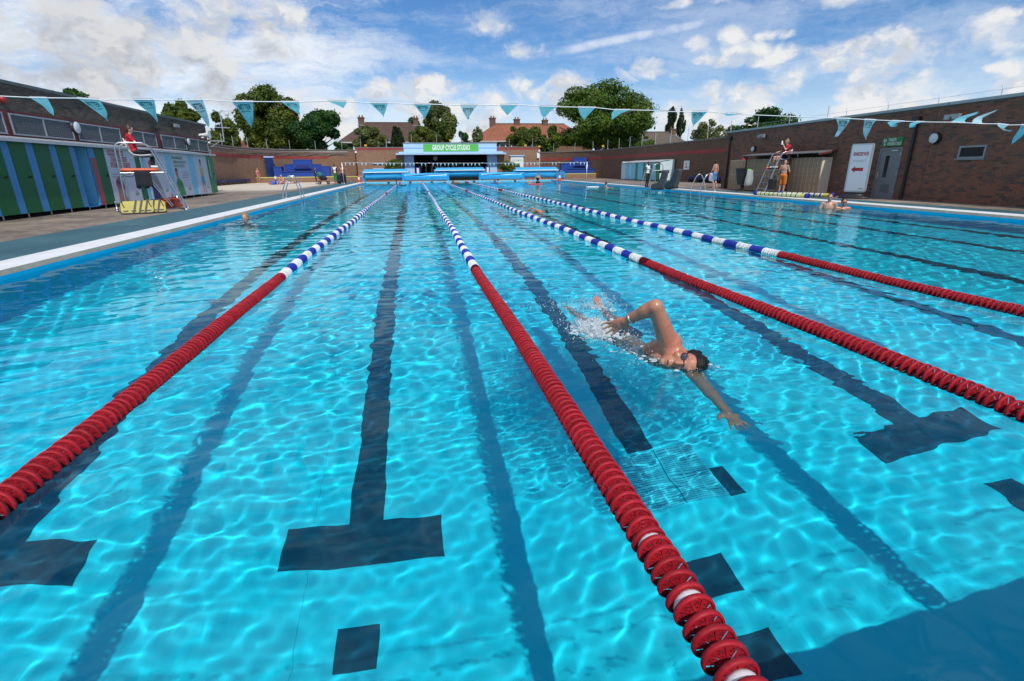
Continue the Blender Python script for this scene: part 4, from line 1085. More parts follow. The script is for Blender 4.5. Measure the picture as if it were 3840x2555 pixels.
# refreshments door panel
a, b = at(1915, 610, 'y', YC-.1), at(1963, 610, 'y', YC-.1); z1 = at(1940, 586, 'y', YC-.1).z
t = thing('refreshments_board', 'tall white board lettered for refreshments beside the right-hand bush', 'sign', (a.x, YC-.09, TER))
MB().box((0, 0, 0), (b.x-a.x, .06, z1-TER)).build('board', mat('board white', (.74, .78, .74), .5), t)
MB().box((-.15, -.12, z1-TER), (b.x-a.x+.15, .08, z1-TER+.1)).build('lintel', STL, t)
mb = MB(); lettering(mb, 'REFRESHMENTS', .34, ((b.x-a.x)/2, -.004, z1-TER-.62), (1, 0, 0), (0, 0, 1), .5, .01, True, wid=(b.x-a.x)*.85); mb.build('lettering', mat('pale green print', (.25, .5, .3), .5), t)
mb = MB(); mb.add([(1.25, -.004, .85), (.75, -.004, 1.2), (.75, -.004, .5)], [(0, 1, 2)]); mb.build('arrow', mat('green print', (.03, .3, .1), .5), t, True)
# small window bars on the left of the centre wall
a, b = at(1397, 613, 'y', YC-.05), at(1440, 634, 'y', YC-.05)
t = thing('wall_ledge', 'pair of thin pale blue ledges on the brick wall left of the bush', 'ledge', (a.x, YC-.12, b.z))
MB().box((0, 0, 0), (b.x-a.x, .118, .08)).build('ledge', STL, t); MB().box((0, 0, a.z-b.z-.08), (b.x-a.x, .118, a.z-b.z)).build('ledge', STL, t)

# ------------------------------------------------------------------ blue stepped fountains
FB = mat('fountain blue', (.009, .052, .30), .5, var=.12, vscale=1.5); FBD_ = mat('fountain dark blue', (.01, .03, .14), .6, var=.1)
def fountain(x0, x1, y, rz, label):
    w = x1-x0
    t = thing('stepped_fountain', label, 'fountain', ((x0+x1)/2, y, TER), rz, 'blue stepped fountains')
    def bx(name, a, b, ya, yb, z0, z1, m=FB): return MB().box((a*w, ya, z0), (b*w, yb, z1)).build(name, m, t)
    bx('basin', -.40, .42, -.55, .3, -.01, .55)
    bx('rim', -.41, .43, -.62, -.2, .55, .62)
    bx('back', -.33, .33, .3, .8, 0, 1.30)
    bx('tower', -.17, .17, .25, .85, 0, 1.80)
    bx('cap', -.175, .175, .22, .88, 1.80, 1.86)
    for a, b in ((-.5, -.36), (.36, .5)):
        bx('end_pier', a, b, -.6, .8, -.01, 1.08); bx('pier_cap', a-.008, b+.008, -.64, .84, 1.08, 1.14)
    bx('shoulder_cap', -.34, -.176, .26, .84, 1.30, 1.36); bx('shoulder_cap', .176, .34, .26, .84, 1.30, 1.36)
    for (a, b, z0, z1, out) in ((-.12, .12, .98, 1.30, .22), (-.18, .18, .62, .85, .2)):
        bx('recess', a, b, out, .249 if out > .21 else .2499, z0, z1, FBD_)
        bx('spill_ledge', a-.03, b+.03, -.12 if z0 < .9 else .0, .2, z0-.06, z0-.01)
    for i in range(12):
        q = -.39+.80*i/11
        if abs(q) < .40: MB().box((q*w-.01, -.556, .0), (q*w+.01, -.551, .53)).build('board_joint', FBD_, t)
    return t
a, b = at(1034, 655, 'y', 63.4), at(1240, 655, 'y', 63.4); fountain(a.x, b.x, 63.4, .05, 'bright blue stepped fountain on the terrace left of the studio')
a, b = at(2104, 645, 'y', 62.6), at(2296, 645, 'y', 62.6); fountain(a.x, min(b.x, 22.0)+.0, 62.6, -.12, 'dark blue stepped fountain on the terrace behind the right-hand huts')

# ------------------------------------------------------------------ pool cover rollers
RBL = mat('roller blue', (.012, .30, .66), .35, var=.06); CVL = mat('cover blue sheet', (.035, .42, .78), .3, spec=.5, var=.06, vscale=1.5)
def roller(px0, px1, y, z0, r, hood, label):
    x0, x1 = at(px0, 670, 'y', y).x, at(px1, 670, 'y', y).x; w = x1-x0
    t = thing('cover_roller', label, 'cover roller', (x0, y, DECK), 0, 'pool cover rollers at the far end')
    cz = z0+r
    prof = []; n = 14; vs = []; fs = []; N = 9; rr = random.Random(int(px0))
    for i in range(N):
        q = .26+(w-.52)*i/(N-1); k = 1+.025*math.sin(i*1.7+px0)
        for j in range(20):
            a = 2*PI*j/20; vs.append((q, r*k*math.cos(a)*(1+.04*math.sin(3*a+i)), cz+r*k*math.sin(a)*(1+.03*math.sin(2*a+i*.8))))
    for i in range(N-1):
        for j in range(20): fs.append((i*20+j, i*20+(j+1) % 20, (i+1)*20+(j+1) % 20, (i+1)*20+j))
    MB().add(vs, fs, True).build('rolled_cover', CVL, t, True)
    for e in (0, w-.26):
        MB().box((e, -.28, 0), (e+.26, .30, cz+r*.75)).build('end_stand', RBL, t); MB().box((e-.01, -.29, cz+r*.75), (e+.27, .31, cz+r*.75+.06)).build('stand_cap', mat('pale roller cap', (.25, .55, .78), .4), t)
    MB().tube([(.05, 0, cz), (w-.05, 0, cz)], .06, 8).build('axle', GALV, t)
    if hood:
        MB().prism([(.2, -r-.12, cz+r*.55), (.2, -r*.6, cz+r*1.12), (.2, r*.4, cz+r*1.25), (.2, r*.4, cz+r*1.31), (.2, -r*.62, cz+r*1.18), (.2, -r-.17, cz+r*.57)], (w-.4, 0, 0)).build('hood', mat('hood pale blue', (.05, .38, .74), .35), t, True)
        MB().tube([(.1, -r-.16, cz+r*.62), (w-.1, -r-.16, cz+r*.62)], .05, 8).build('guard_rail', WHITEP, t)
    else:
        MB().tube([(.4, -r*1.02, cz+r*.35), (w*.5, -r*.97, cz+r*.55), (w-.5, -r*.8, cz+r*.75)], .03, 6).build('strap', mat('strap navy', (.02, .05, .12), .6), t)
    return t
roller(1361, 1537, 60.0, .16, .49, True, 'hooded blue cover roller furthest left at the far end')
roller(1629, 1820, 60.6, .36, .44, True, 'hooded blue cover roller in the middle, behind the two low ones')
roller(1925, 2091, 59.7, .20, .49, True, 'hooded blue cover roller furthest right beside the traffic cone')
roller(1508, 1684, 59.25, .08, .37, False, 'low shiny blue cover roll left of centre at the pool end')
roller(1795, 1964, 59.25, .08, .37, False, 'low shiny blue cover roll right of centre at the pool end')
p = at(2106, 676, 'y', 60.3)
t = thing('roller_motor_box', 'bright blue rounded motor box beside the right-hand cone', 'motor box', (p.x, 60.3, DECK))
bevel(MB().box((-.32, -.25, .08), (.32, .25, .80)).build('box', RBL, t), .08)
for s in (-.2, .2): MB().box((s-.04, -.2, 0), (s+.04, .2, .079)).build('skid', BLACKP, t)
MB().tube([(-.2, 0, .8), (-.15, 0, .95), (.15, 0, .95), (.2, 0, .8)], .02, 6).build('handle', STEEL, t)
# starting-end target plates
for k, xc in enumerate(LANES[:7]):
    o = MB().box((xc-.13, YF-.005, .0), (xc+.13, YF+.02, .10)).build('lane_plate', BLACKP, nos)

def cone(p, label):
    t = thing('traffic_cone', label, 'traffic cone', p, .3, 'traffic cones at the far corners')
    OR = mat('cone orange', (.62, .075, .02), .5); 
    MB().box((-.24, -.24, 0), (.24, .24, .05)).build('base', OR, t)
    MB().lathe([(.17, .05), (.125, .30)], (0, 0, 0), 14, caps=False).build('lower_cone', OR, t)
    MB().lathe([(.1255, .30), (.085, .52)], (0, 0, 0), 14, caps=False).build('white_sleeve', mat('reflective white', (.75, .75, .74), .4), t)
    MB().lathe([(.085, .52), (.035, .78)], (0, 0, 0), 14).build('tip', OR, t)
cone(at(1347, 685, 'z', DECK)*1.0, 'orange and white traffic cone beside the left-hand roller')
cone(at(2098, 680, 'z', DECK), 'orange traffic cone between the right-hand roller and the blue box')

# ------------------------------------------------------------------ right-hand huts
XHR = 20.6
HW = mat('hut white board', (.60, .74, .78), .45, var=.05)
hr = thing('beach_hut_row', 'row of pale blue, green and white changing huts against the right-hand wall', 'huts', (0, 0, 0))
y_n, y_f = at(2472, 674, 'x', XHR).y, at(2331, 669, 'x', XHR).y
px_ = [2331, 2347, 2362, 2367, 2384, 2392, 2412, 2421, 2436, 2447, 2458, 2472]; cl = [HW, LBL, HW, LBL, GRN2, LBL, GRN2, LBL, GRN2, LBL, GRN2]
zt = at(2472, 607, 'x', XHR).z
for i in range(11):
    a, b = at(px_[i], 640, 'x', XHR).y, at(px_[i+1], 640, 'x', XHR).y
    MB().box((XHR-.03, b+.01, .2), (XHR, a-.01, zt-.05)).build('panel', cl[i], hr)
MB().box((XHR+.001, y_n, .2), (21.9, y_n+.04, zt+.12)).build('end_panel', HW, hr)
MB().box((XHR+.001, y_f-.04, .2), (21.9, y_f, zt+.12)).build('end_panel', HW, hr)
n = 6
for i in range(n):
    a, b = y_n+(y_f-y_n)*i/n, y_n+(y_f-y_n)*(i+1)/n
    MB().prism([(XHR-.12, a, zt-.04), (21.95, a, zt+.16), (21.95, a, zt+.22), (XHR-.12, a, zt+.02)], (0, b-a-.05, 0)).build('roof_sheet', mat('pale roof sheet', (.45, .47, .48), .5), hr, True)
for i in range(7): MB().box((XHR+.05, y_n+(y_f-y_n-.1)*i/6, DECK-.01), (XHR+.1, y_n+(y_f-y_n-.1)*i/6+.06, .199)).build('leg', GALV, hr)
# benches with blue slats along the side walls
def bench(x, y0, y1, label, face):
    t = thing('wall_bench', label, 'bench', (x, y0, DECK), 0, 'blue slatted benches along the walls')
    n = max(3, int((y1-y0)/1.2))
    for i in range(n+1):
        y = (y1-y0)*i/n; MB().box((0, y-.06, 0), (face*.42, y+.06, .40)).build('bench_block', mat('bench brick', (.12, .085, .06), .9, var=.3), t)
    for k in range(4): MB().box((face*(.02+.11*k), 0, .401), (face*(.11+.11*k), y1-y0, .44)).build('slat', mat('bench blue', (.01, .03, .17), .5, var=.1), t)
    m = int((y1-y0)/.35)
    for i in range(m):
        y = (y1-y0)*i/m; MB().box((face*.455, y, .24), (face*.46, y+.2, .40)).build('front_tile', mat('bench blue', (.01, .03, .17), .5), t)
bench(-17.48, 50.5, 60.5, 'long blue-slatted bench against the left-hand far wall', 1)
bench(21.98, 28.5, 40.0, 'long dark blue bench against the right-hand wall behind the ladder', -1)
# blue door in the left curve
a = at(1000, 660, 'y', 63.0)
t = thing('blue_door', 'dark blue door ajar in the curved left-hand wall', 'door', (-15.6, 63.2, DECK), .9)
dl = MB().box((-.5, -.05, 0), (.5, .02, 2.6)).build('door_leaf', FBD_, t); MB().box((-.6, -.07, 2.6), (.6, .03, 2.75)).build('lintel', STL, t)
MB().box((.36, -.08, 1.0), (.42, -.051, 1.15)).build('handle', STEEL, dl)
# notice on the right-hand wall
p = at(2574, 620, 'x', 21.95)
o = MB().box((21.94, p.y-.45, p.z-.35), (21.985, p.y+.45, p.z+.35)).build('wall_notice', WHITEP); tag(o, 'small white notice on the right-hand brick wall', 'notice')
mb = MB()
for i, tx in enumerate(('NO', 'DIVING')): lettering(mb, tx, .22, (21.936, p.y, p.z+.03-.24*i), (0, -1, 0), (0, 0, 1), .6, .03, True)
mb.build('lettering', MREDL, o)
# white wall boxes
for i, (x, y, w, h) in enumerate(((1334, 571, .22, .22), (2018, 584, .32, .6), (2022, 566, .2, .25))):
    p = at(x, y, 'y', YC-.1); o = bevel(MB().box((p.x-w/2, YC-.16, p.z-h/2), (p.x+w/2, YC-.002, p.z+h/2)).build('wall_box', WHITEP), .03)
    tag(o, ('small white lamp box at the left corner of the centre wall', 'tall white junction box at the right corner of the centre wall', 'small white lamp above the junction box on the centre wall')[i], 'wall box')
# pipe run below the left-hand coping: grey pipes drooping along the curve
t = thing('pipe_run', 'loose grey cable and twin pipes drooping along the curved left-hand wall', 'pipes', (0, 0, 0))
def pipe_pts(zoff, droop, ph):
    ln = off_line(PL, .12); out = []
    for i in range(2, len(ln)-1):
        for f in (0, .5):
            x = ln[i][0]*(1-f)+ln[i+1][0]*f; y = ln[i][1]*(1-f)+ln[i+1][1]*f
            out.append((x, y, 3.58+zoff+droop*math.sin(len(out)*1.35+ph)))
    return out
MB().tube(pipe_pts(-.16, .0, 0), .028, 6).build('pipe', GALV, t); MB().tube(pipe_pts(-.34, .03, 1), .022, 6).build('pipe', mat('grey cable', (.16, .17, .17), .5), t)
MB().tube(pipe_pts(-.46, .10, 2), .02, 6).build('cable', mat('grey cable', (.16, .17, .17), .5), t)
# anti-climb posts with wires along the wall tops
MPOST = mat('fence post galvanised', (.55, .57, .58), .5, .4)
posts = []
for pts, zt_ in ((PL, 3.67), (PR, 3.29)):
    acc = 0
    for i in range(len(pts)-1):
        a, b = Vector(pts[i]), Vector(pts[i+1]); L = (b-a).length; s = (3.0-acc) % 3.0
        while s < L:
            q = a.lerp(b, s/L); posts.append((q.x, q.y+.15 if pts is PL else q.y+.1, zt_)); s += 3.0
        acc = (acc+L) % 3.0
for (x) in np.linspace(XA+.5, XB-.5, 8): posts.append((x, YC+1.2, ZC+.08 if not SX0 < x < SX1 else ZS+.09))
LFP = thing('wall_top_fence', 'thin galvanised posts with wires along the tops of the far walls', 'fence', (0, 0, 0))
pm = MB().tube([(0, 0, -.05), (0, 0, 1.0)], .022, 5).mesh('post'); pm.materials.append(MPOST)
for q in posts: link('post', pm, None, LFP, q)

# small yellow warning lamps along the wall tops
for i, (x, y) in enumerate(((1371, 546), (1689, 527), (1970, 546), (2022, 550), (2261, 548))):
    p = at(x, y, 'y', YC+.6)
    t = thing('warning_lamp', 'small yellow lamp box on the far wall top, %s from the left' % ('first second third fourth fifth'.split()[i]), 'lamp', p, 0, 'yellow lamps on the far wall')
    MB().box((-.14, -.08, -.10), (.14, .08, .10)).build('lamp_box', mat('lamp yellow', (.70, .42, .03), .4), t)
    MB().tube([(0, 0, -.1), (0, 0, -.42)], .02, 5).build('stem', GALV, t)
# ------------------------------------------------------------------ houses beyond the walls
def m_tiles(c1_, c2_, rh=.32):
    def fn(g, b, P):
        x, y, z = g.sep(P)
        br = g.new('ShaderNodeTexBrick'); g.put(br.inputs['Vector'], g.comb(g.m('ADD', x, g.m('MULTIPLY', y, .3)), z, 0)); br.offset = .5
        br.inputs['Scale'].default_value = 1.0; br.inputs['Brick Width'].default_value = .42; br.inputs['Row Height'].default_value = rh*.6
        br.inputs['Mortar Size'].default_value = .022; br.inputs['Color1'].default_value = (*c1_, 1); br.inputs['Color2'].default_value = (*c2_, 1)
        br.inputs['Mortar'].default_value = (c2_[0]*.45, c2_[1]*.45, c2_[2]*.45, 1)
        n = g.noise(P, .5, 5, .65); n2 = g.noise(P, 3, 4, .7)
        v = g.m('ADD', g.m('MULTIPLY_ADD', n, .55, .55), g.m('MULTIPLY', n2, .3))
        g.put(b.inputs['Base Color'], g.mixc(1.0, br.outputs[0], g.comb(v, v, v), 'MULTIPLY'))
    return fn
TB = mat('brown roof tiles', rough=.85, fn=m_tiles((.125, .070, .050), (.090, .052, .040))); TO = mat('orange roof tiles', rough=.85, fn=m_tiles((.36, .125, .068), (.29, .10, .055)))
TG = mat('weathered grey-brown tiles', rough=.85, fn=m_tiles((.16, .125, .095), (.115, .09, .07))); HBR = mat('house brick', rough=.9, fn=m_farbrick('x', .75))
def house(label, x0, x1, y, dep, zw, zr, hipL, hipR, mt, mtl, chim, wins, rr=1.0):
    t = thing('house', label, 'house', ((x0+x1)/2, y, 0)); w = (x1-x0)/2
    MB().box((-w+.35, 0, 0), (w-.35, dep, zw)).build('wall', HBR, t)
    ym = dep/2; e = .45
    A, B, C_, D_ = (-w, -e, zw), (w, -e, zw), (w, dep+e, zw), (-w, dep+e, zw); R0, R1 = (-w+hipL, ym, zr), (w-hipR, ym, zr)
    rf = MB().add([A, B, R1, R0, C_, D_], [(0, 1, 2, 3), (4, 5, 3, 2), (1, 4, 2), (0, 3, 5, 1)[:0] or (5, 4, 1, 0)]).build('roof', mt, t)
    MB().add([A, R0, D_], [(0, 1, 2)]).build('hip', mtl, rf, True)
    MB().tube([R0, R1], .13, 6).build('ridge', mtl, rf)
    MB().box((-w-.02, -e-.08, zw-.16), (w+.02, -e+.02, zw+.03)).build('gutter', mat('white fascia', (.5, .5, .48), .6), rf)
    for (cx, h0, h1, cw_) in chim:
        c = MB().box((cx-cw_/2, ym-.5, h0), (cx+cw_/2, ym+.4, h1)).box((cx-cw_/2-.08, ym-.58, h1), (cx+cw_/2+.08, ym+.48, h1+.18)).build('chimney', mat('chimney brick', (.15, .085, .06), .9, var=.3, vscale=2), rf)
        for q in (-.25, .25): MB().lathe([(.13, 0), (.11, .35)], (cx+q*cw_, ym, h1+.18), 8).build('chimney_pot', mat('terracotta', (.25, .10, .06), .8), rf)
        MB().box((cx-cw_/2-.15, ym-.75, h0+.6), (cx+cw_/2+.15, ym-.52, h0+.72)).build('flashing', mat('lead flashing', (.3, .31, .32), .6), rf)
    for (wx, wz, ww, wh) in wins:
        o = MB().box((wx-ww/2, -.07, wz), (wx+ww/2, -.002, wz+wh)).build('window', mat('white window frame', (.72, .72, .70), .5), t)
        for s in (-1, 1):
            MB().box((wx+s*ww*.24-ww*.19, -.085, wz+.1), (wx+s*ww*.24+ww*.19, -.071, wz+wh-.1)).build('pane', DARKGL, o)
        MB().box((wx-ww/2-.08, -.14, wz-.1), (wx+ww/2+.08, -.003, wz-.001)).build('sill', CAPS, o)
def HX(px, Y): return at(px, 500, 'y', Y).x
def HZ(py, Y, px=1700): return at(px, py, 'y', Y).z
Y = 95
a, b = HX(1262, Y), HX(1640, Y); m_ = (a+b)/2
house('house with a long brown tiled roof and a chimney beyond the left wall', a, b, Y, 9, HZ(533, Y), HZ(462, Y+4.5), 4.4, 4.4, TB, TB,
      [(HX(1358, Y+4)-m_, HZ(480, Y), HZ(446, Y+4), 1.0), (HX(1562, Y+4)-m_, HZ(480, Y), HZ(447, Y+4), .9)],
      [(HX(1322, Y)-m_, HZ(561, Y), 2.4, HZ(537, Y)-HZ(561, Y)), (HX(1445, Y)-m_, HZ(561, Y), 2.0, HZ(537, Y)-HZ(561, Y))])
a, b = HX(1762, Y), HX(2230, Y); m_ = (a+b)/2
house('house with a bright orange tiled roof and three chimneys behind the studio', a, b, Y, 9, HZ(530, Y), HZ(464, Y+4.5), 5.2, 4.4, TO, TG,
      [(HX(1849, Y+4)-m_, HZ(490, Y), HZ(445, Y+4), 1.0), (HX(1940, Y+4)-m_, HZ(490, Y), HZ(449, Y+4), 1.0), (HX(2045, Y+4)-m_, HZ(490, Y), HZ(452, Y+4), .95)],
      [(HX(1895, Y)-m_, HZ(562, Y), 2.2, HZ(540, Y)-HZ(562, Y))])
Y = 88
a, b = HX(2400, Y), HX(2610, Y); m_ = (a+b)/2
house('low house with weathered tiles and one chimney right of the large tree', a, b, Y, 8, HZ(552, Y, 2500), HZ(496, Y+4, 2500), 1.2, 3.0, TG, TG, [(HX(2520, Y+4)-m_, HZ(520, Y, 2500), HZ(488, Y+4, 2500), 1.0)], [])
Y = 100
a, b = HX(960, Y), HX(1200, Y); m_ = (a+b)/2
house('brick house half hidden behind the large left-hand trees', a, b, Y, 9, HZ(540, Y), HZ(490, Y+4.5), 4, 4, TB, TB, [], [(HX(1040, Y)-m_, HZ(560, Y), 2.4, 1.3), (HX(1120, Y)-m_, HZ(560, Y), 2.4, 1.3)])
Y = 93
a, b = HX(840, Y), HX(905, Y); m_ = (a+b)/2
house('small pale house glimpsed beside the camera mast', a, b, Y, 7, HZ(560, Y, 900), HZ(530, Y+3, 900), 1, 1, TO, TO, [], [(0, HZ(583, Y, 900), 2.0, 1.2)])

# ------------------------------------------------------------------ trees
def m_leaf(c, sat=.35):
    def fn(g, b, P):
        geo = g.new('ShaderNodeNewGeometry')
        v = g.m('MULTIPLY_ADD', geo.outputs['Random Per Island'], .9, .55)
        n = g.noise(P, .45, 3, .6)
        col = g.mixc(g.ss(n, .35, .68), (*c, 1), (c[0]*1.75+.012, c[1]*1.3+.008, c[2]*.85, 1))
        g.put(b.inputs['Base Color'], g.mixc(1.0, col, g.comb(v, v, v), 'MULTIPLY'))
        b.inputs['Subsurface Weight'].default_value = 0
        tl = g.new('ShaderNodeBsdfTranslucent'); g.put(tl.inputs[0], g.mixc(1.0, col, g.comb(g.m('MULTIPLY', v, 1.3), g.m('MULTIPLY', v, 1.5), g.m('MULTIPLY', v, .6)), 'MULTIPLY'))
        mx = g.new('ShaderNodeMixShader'); mx.inputs[0].default_value = .28
        t = b.id_data; t.links.new(b.outputs[0], mx.inputs[1]); t.links.new(tl.outputs[0], mx.inputs[2])
        t.links.new(mx.outputs[0], t.nodes['Material Output'].inputs[0])
    return fn
LEAF = {'mid': mat('maple leaves', rough=.55, spec=.3, fn=m_leaf((.052, .115, .016))), 'dark': mat('dark leaves', rough=.5, spec=.3, fn=m_leaf((.020, .078, .018))),
        'olive': mat('olive leaves', rough=.6, spec=.3, fn=m_leaf((.062, .105, .018))), 'pale': mat('grey-green leaves', rough=.6, spec=.3, fn=m_leaf((.088, .125, .045))),
        'con': mat('conifer needles', rough=.7, spec=.2, fn=m_leaf((.018, .042, .022))), 'bush': mat('bush leaves', rough=.5, spec=.3, fn=m_leaf((.070, .120, .012)))}
BARK = mat('bark', (.07, .055, .04), .95, var=.4, vscale=4)
def crown_mesh(rx, ry, rz, n, leaf, seed, lobes=26, shape='round', gap=.0):
    rng = np.random.RandomState(seed)
    # lobes of foliage spread through the crown; leaves crowd their upper shells
    L = []
    while len(L) < lobes:
        p = rng.uniform(-1, 1, 3); r = np.linalg.norm(p)
        if r > 1: continue
        if shape == 'round' and r < .35: continue
        if shape == 'cone':
            h = (p[2]+1)/2
            if np.hypot(p[0], p[1]) > (1-h)**.8+.06: continue
        s = rng.uniform(.13, .34) if shape != 'cone' else rng.uniform(.12, .24)
        L.append((p[0]*(1-s*.75), p[1]*(1-s*.75), p[2]*(1-s*.75), s))
    L = np.array(L); w = L[:, 3]**2; w /= w.sum()
    k = rng.choice(len(L), n, p=w)
    d = rng.randn(n, 3); d /= np.linalg.norm(d, axis=1)[:, None]
    rad = rng.uniform(.55, 1.08, n)**.6; rad[rng.rand(n) < .09] *= 1.28
    c = L[k, :3]+d*(L[k, 3]*rad)[:, None]
    c *= np.array([rx, ry, rz])
    # each leaf cluster: a bent quad tilted outwards
    nrm = d+rng.randn(n, 3)*.55+np.array([0, 0, .35]); nrm /= np.linalg.norm(nrm, axis=1)[:, None]
    a = np.cross(nrm, rng.randn(n, 3)); a /= np.linalg.norm(a, axis=1)[:, None]; b = np.cross(nrm, a)
    s = leaf*rng.uniform(.55, 1.35, n)[:, None]
    v = np.stack([c-a*s, c+b*s*.55-nrm*s*.12, c+a*s, c-b*s*.55-nrm*s*.12], 1).reshape(-1, 3)
    f = np.arange(4*n).reshape(n, 4)
    me = bpy.data.meshes.new('crown'); me.from_pydata(v.tolist(), [], f.tolist()); me.update(); return me
def tree(label, x0, x1, ytop, Y, kind, n=5000, leaf=.34, base=0.0, squash=1.0, shape='round', name='tree', seed=None, ybot=None, lobes=26, grp='trees beyond the pool walls'):
    xm = (x0+x1)/2; zt = at(xm, ytop, 'y', Y).z; xl, xr = at(x0, ytop, 'y', Y).x, at(x1, ytop, 'y', Y).x
    rx = (xr-xl)/2; zb = at(xm, ybot, 'y', Y).z if ybot else max(.8, zt-2*rx*squash)
    rz = (zt-zb)/2; seed = seed or int(x0)
    t = thing(name, label, 'tree', ((xl+xr)/2, Y, base), random.Random(seed).random()*.6, grp)
    h = (zt+zb)/2-base
    cm = crown_mesh(rx, rx*.9, rz, n, leaf, seed, lobes, shape); o = link('crown', cm, LEAF[kind], t, (0, 0, h))
    tr = MB(); r0 = max(.14, rx*.055); rr = random.Random(seed)
    tr.tube([(0, 0, 0), (rr.uniform(-.1, .1)*rx, 0, h*.45), (rr.uniform(-.1, .1)*rx, 0, h), (0, 0, h+rz*.55)], [r0*1.4, r0, r0*.75, r0*.25], 8)
    if shape == 'round':
        for i in range(6):
            a = i*1.05+rr.random(); z0 = h*.45+rr.random()*rz*.7; tr.tube([(0, 0, z0), (rx*.35*math.cos(a), rx*.35*math.sin(a), z0+rz*.3), (rx*.7*math.cos(a), rx*.7*math.sin(a), z0+rz*.55)], [r0*.5, r0*.35, r0*.1], 6)
    tr.build('trunk', BARK, t)
    return t
tree('large spreading dark-green tree right of the studio, tallest of all', 2040, 2465, 298, 80, 'mid', 34500, 0.22, ybot=575, lobes=52)
tree('large loose olive-green tree behind the left-hand fountain', 848, 1120, 318, 80, 'olive', 23000, 0.21, ybot=575, lobes=40)
tree('dense dark green tree right of the large olive one', 1070, 1285, 398, 77, 'dark', 18400, 0.19, ybot=580, lobes=32)
tree('dark green tree behind the camera mast', 760, 885, 412, 92, 'olive', 8049, 0.22, ybot=575)
tree('treetop rising over the far end of the left-hand block', 590, 765, 372, 66, 'olive', 8049, 0.19, ybot=560, lobes=20)
tree('treetop showing above the middle of the left-hand roof', 140, 320, 316, 56, 'dark', 6899, 0.16, ybot=480, lobes=18)
tree('small pale willow-like tree in front of the brown roof', 1310, 1450, 470, 76, 'pale', 6899, 0.16, ybot=572, lobes=18)
tree('narrow dark conifer in front of the brown roof', 1450, 1520, 455, 76, 'con', 5979, 0.15, ybot=580, shape='cone', lobes=30)
tree('tall grey-green tree behind the left part of the studio', 1560, 1720, 360, 86, 'pale', 13799, 0.20, ybot=560, lobes=34)
tree('bright green bushy tree left of the tall grey-green one', 1505, 1620, 468, 79, 'olive', 6899, 0.17, ybot=570, lobes=18)
tree('rounded dark treetop far behind the brown roof', 1500, 1600, 438, 110, 'dark', 4140, 0.22, ybot=560, lobes=14)
tree('dark slim tree between the tall one and the orange house', 1712, 1768, 482, 84, 'dark', 4140, 0.16, ybot=580, lobes=14)
tree('thin pale sapling left of the orange-roofed house', 1765, 1815, 470, 90, 'pale', 1150, 0.15, ybot=560, lobes=14)
tree('bushy olive tree in front of the orange roof', 1895, 2042, 458, 77, 'olive', 9200, 0.17, ybot=585, lobes=24)
tree('low pale shrub tree below the grey hip of the orange-roofed house', 1760, 1830, 512, 78, 'pale', 2760, 0.15, ybot=580, lobes=12)
tree('taller of two narrow poplars on the skyline', 2497, 2545, 398, 150, 'con', 5060, 0.25, ybot=540, lobes=26)
tree('shorter of two narrow poplars on the skyline', 2544, 2578, 404, 152, 'con', 4140, 0.25, ybot=540, lobes=26)
tree('thin loose tree beside the right-hand building corner', 2585, 2740, 438, 62, 'pale', 3909, 0.14, ybot=580, lobes=22)
tree('broad dark tree behind the right-hand building', 2720, 3000, 405, 58, 'dark', 11959, 0.16, ybot=560, lobes=30)
tree('low green bush under the large right-hand tree', 2380, 2480, 510, 76, 'mid', 3449, 0.16, ybot=585, lobes=12)
tree('bushy green tree joining the olive tree to the dark one', 985, 1180, 440, 84, 'mid', 5000, .20, ybot=585, lobes=26)
tree('low spreading tree in front of the half hidden brick house', 900, 1020, 470, 78, 'olive', 4000, .19, ybot=590, lobes=24)
tree('low dark bush at the left end of the brown roofed house', 1235, 1320, 520, 77, 'dark', 2500, .17, ybot=590, lobes=14)
tree('leafy green tree in front of the tall grey-green one', 1600, 1720, 445, 80, 'olive', 4500, .19, ybot=580, lobes=24)
tree('green shrub tree between the orange roof and the large tree', 2010, 2110, 470, 79, 'mid', 3500, .18, ybot=585, lobes=18)
def hedge(label, x0, x1, yt, yb, Y, dep, z0=None):
    a, b = at(x0, yb, 'y', Y), at(x1, yt, 'y', Y); z0 = TER if z0 is None else z0
    t = thing('clipped_bush', label, 'bush', ((a.x+b.x)/2, Y, z0), 0, 'clipped bushes beside the studio')
    h = b.z-z0; o = link('foliage', crown_mesh((b.x-a.x)/2, dep, h/2, 7000, .075, int(x0), 46, 'full'), LEAF['bush'], t, (0, 0, h/2+.02))
    MB().lathe([((b.x-a.x)*.30, 0), ((b.x-a.x)*.34, h*.4), ((b.x-a.x)*.28, h*.65), ((b.x-a.x)*.1, h*.78)], (0, 0, 0), 18).build('twigs', mat('shaded twigs', (.022, .032, .008), .9), t).scale = (1, .5, 1)
hedge('wide clipped green bush left of the studio opening', 1438, 1530, 596, 655, YC-1.8, .9)
hedge('clipped green bush with yellow flowers right of the studio opening', 1869, 1952, 602, 655, YC-1.8, .9)
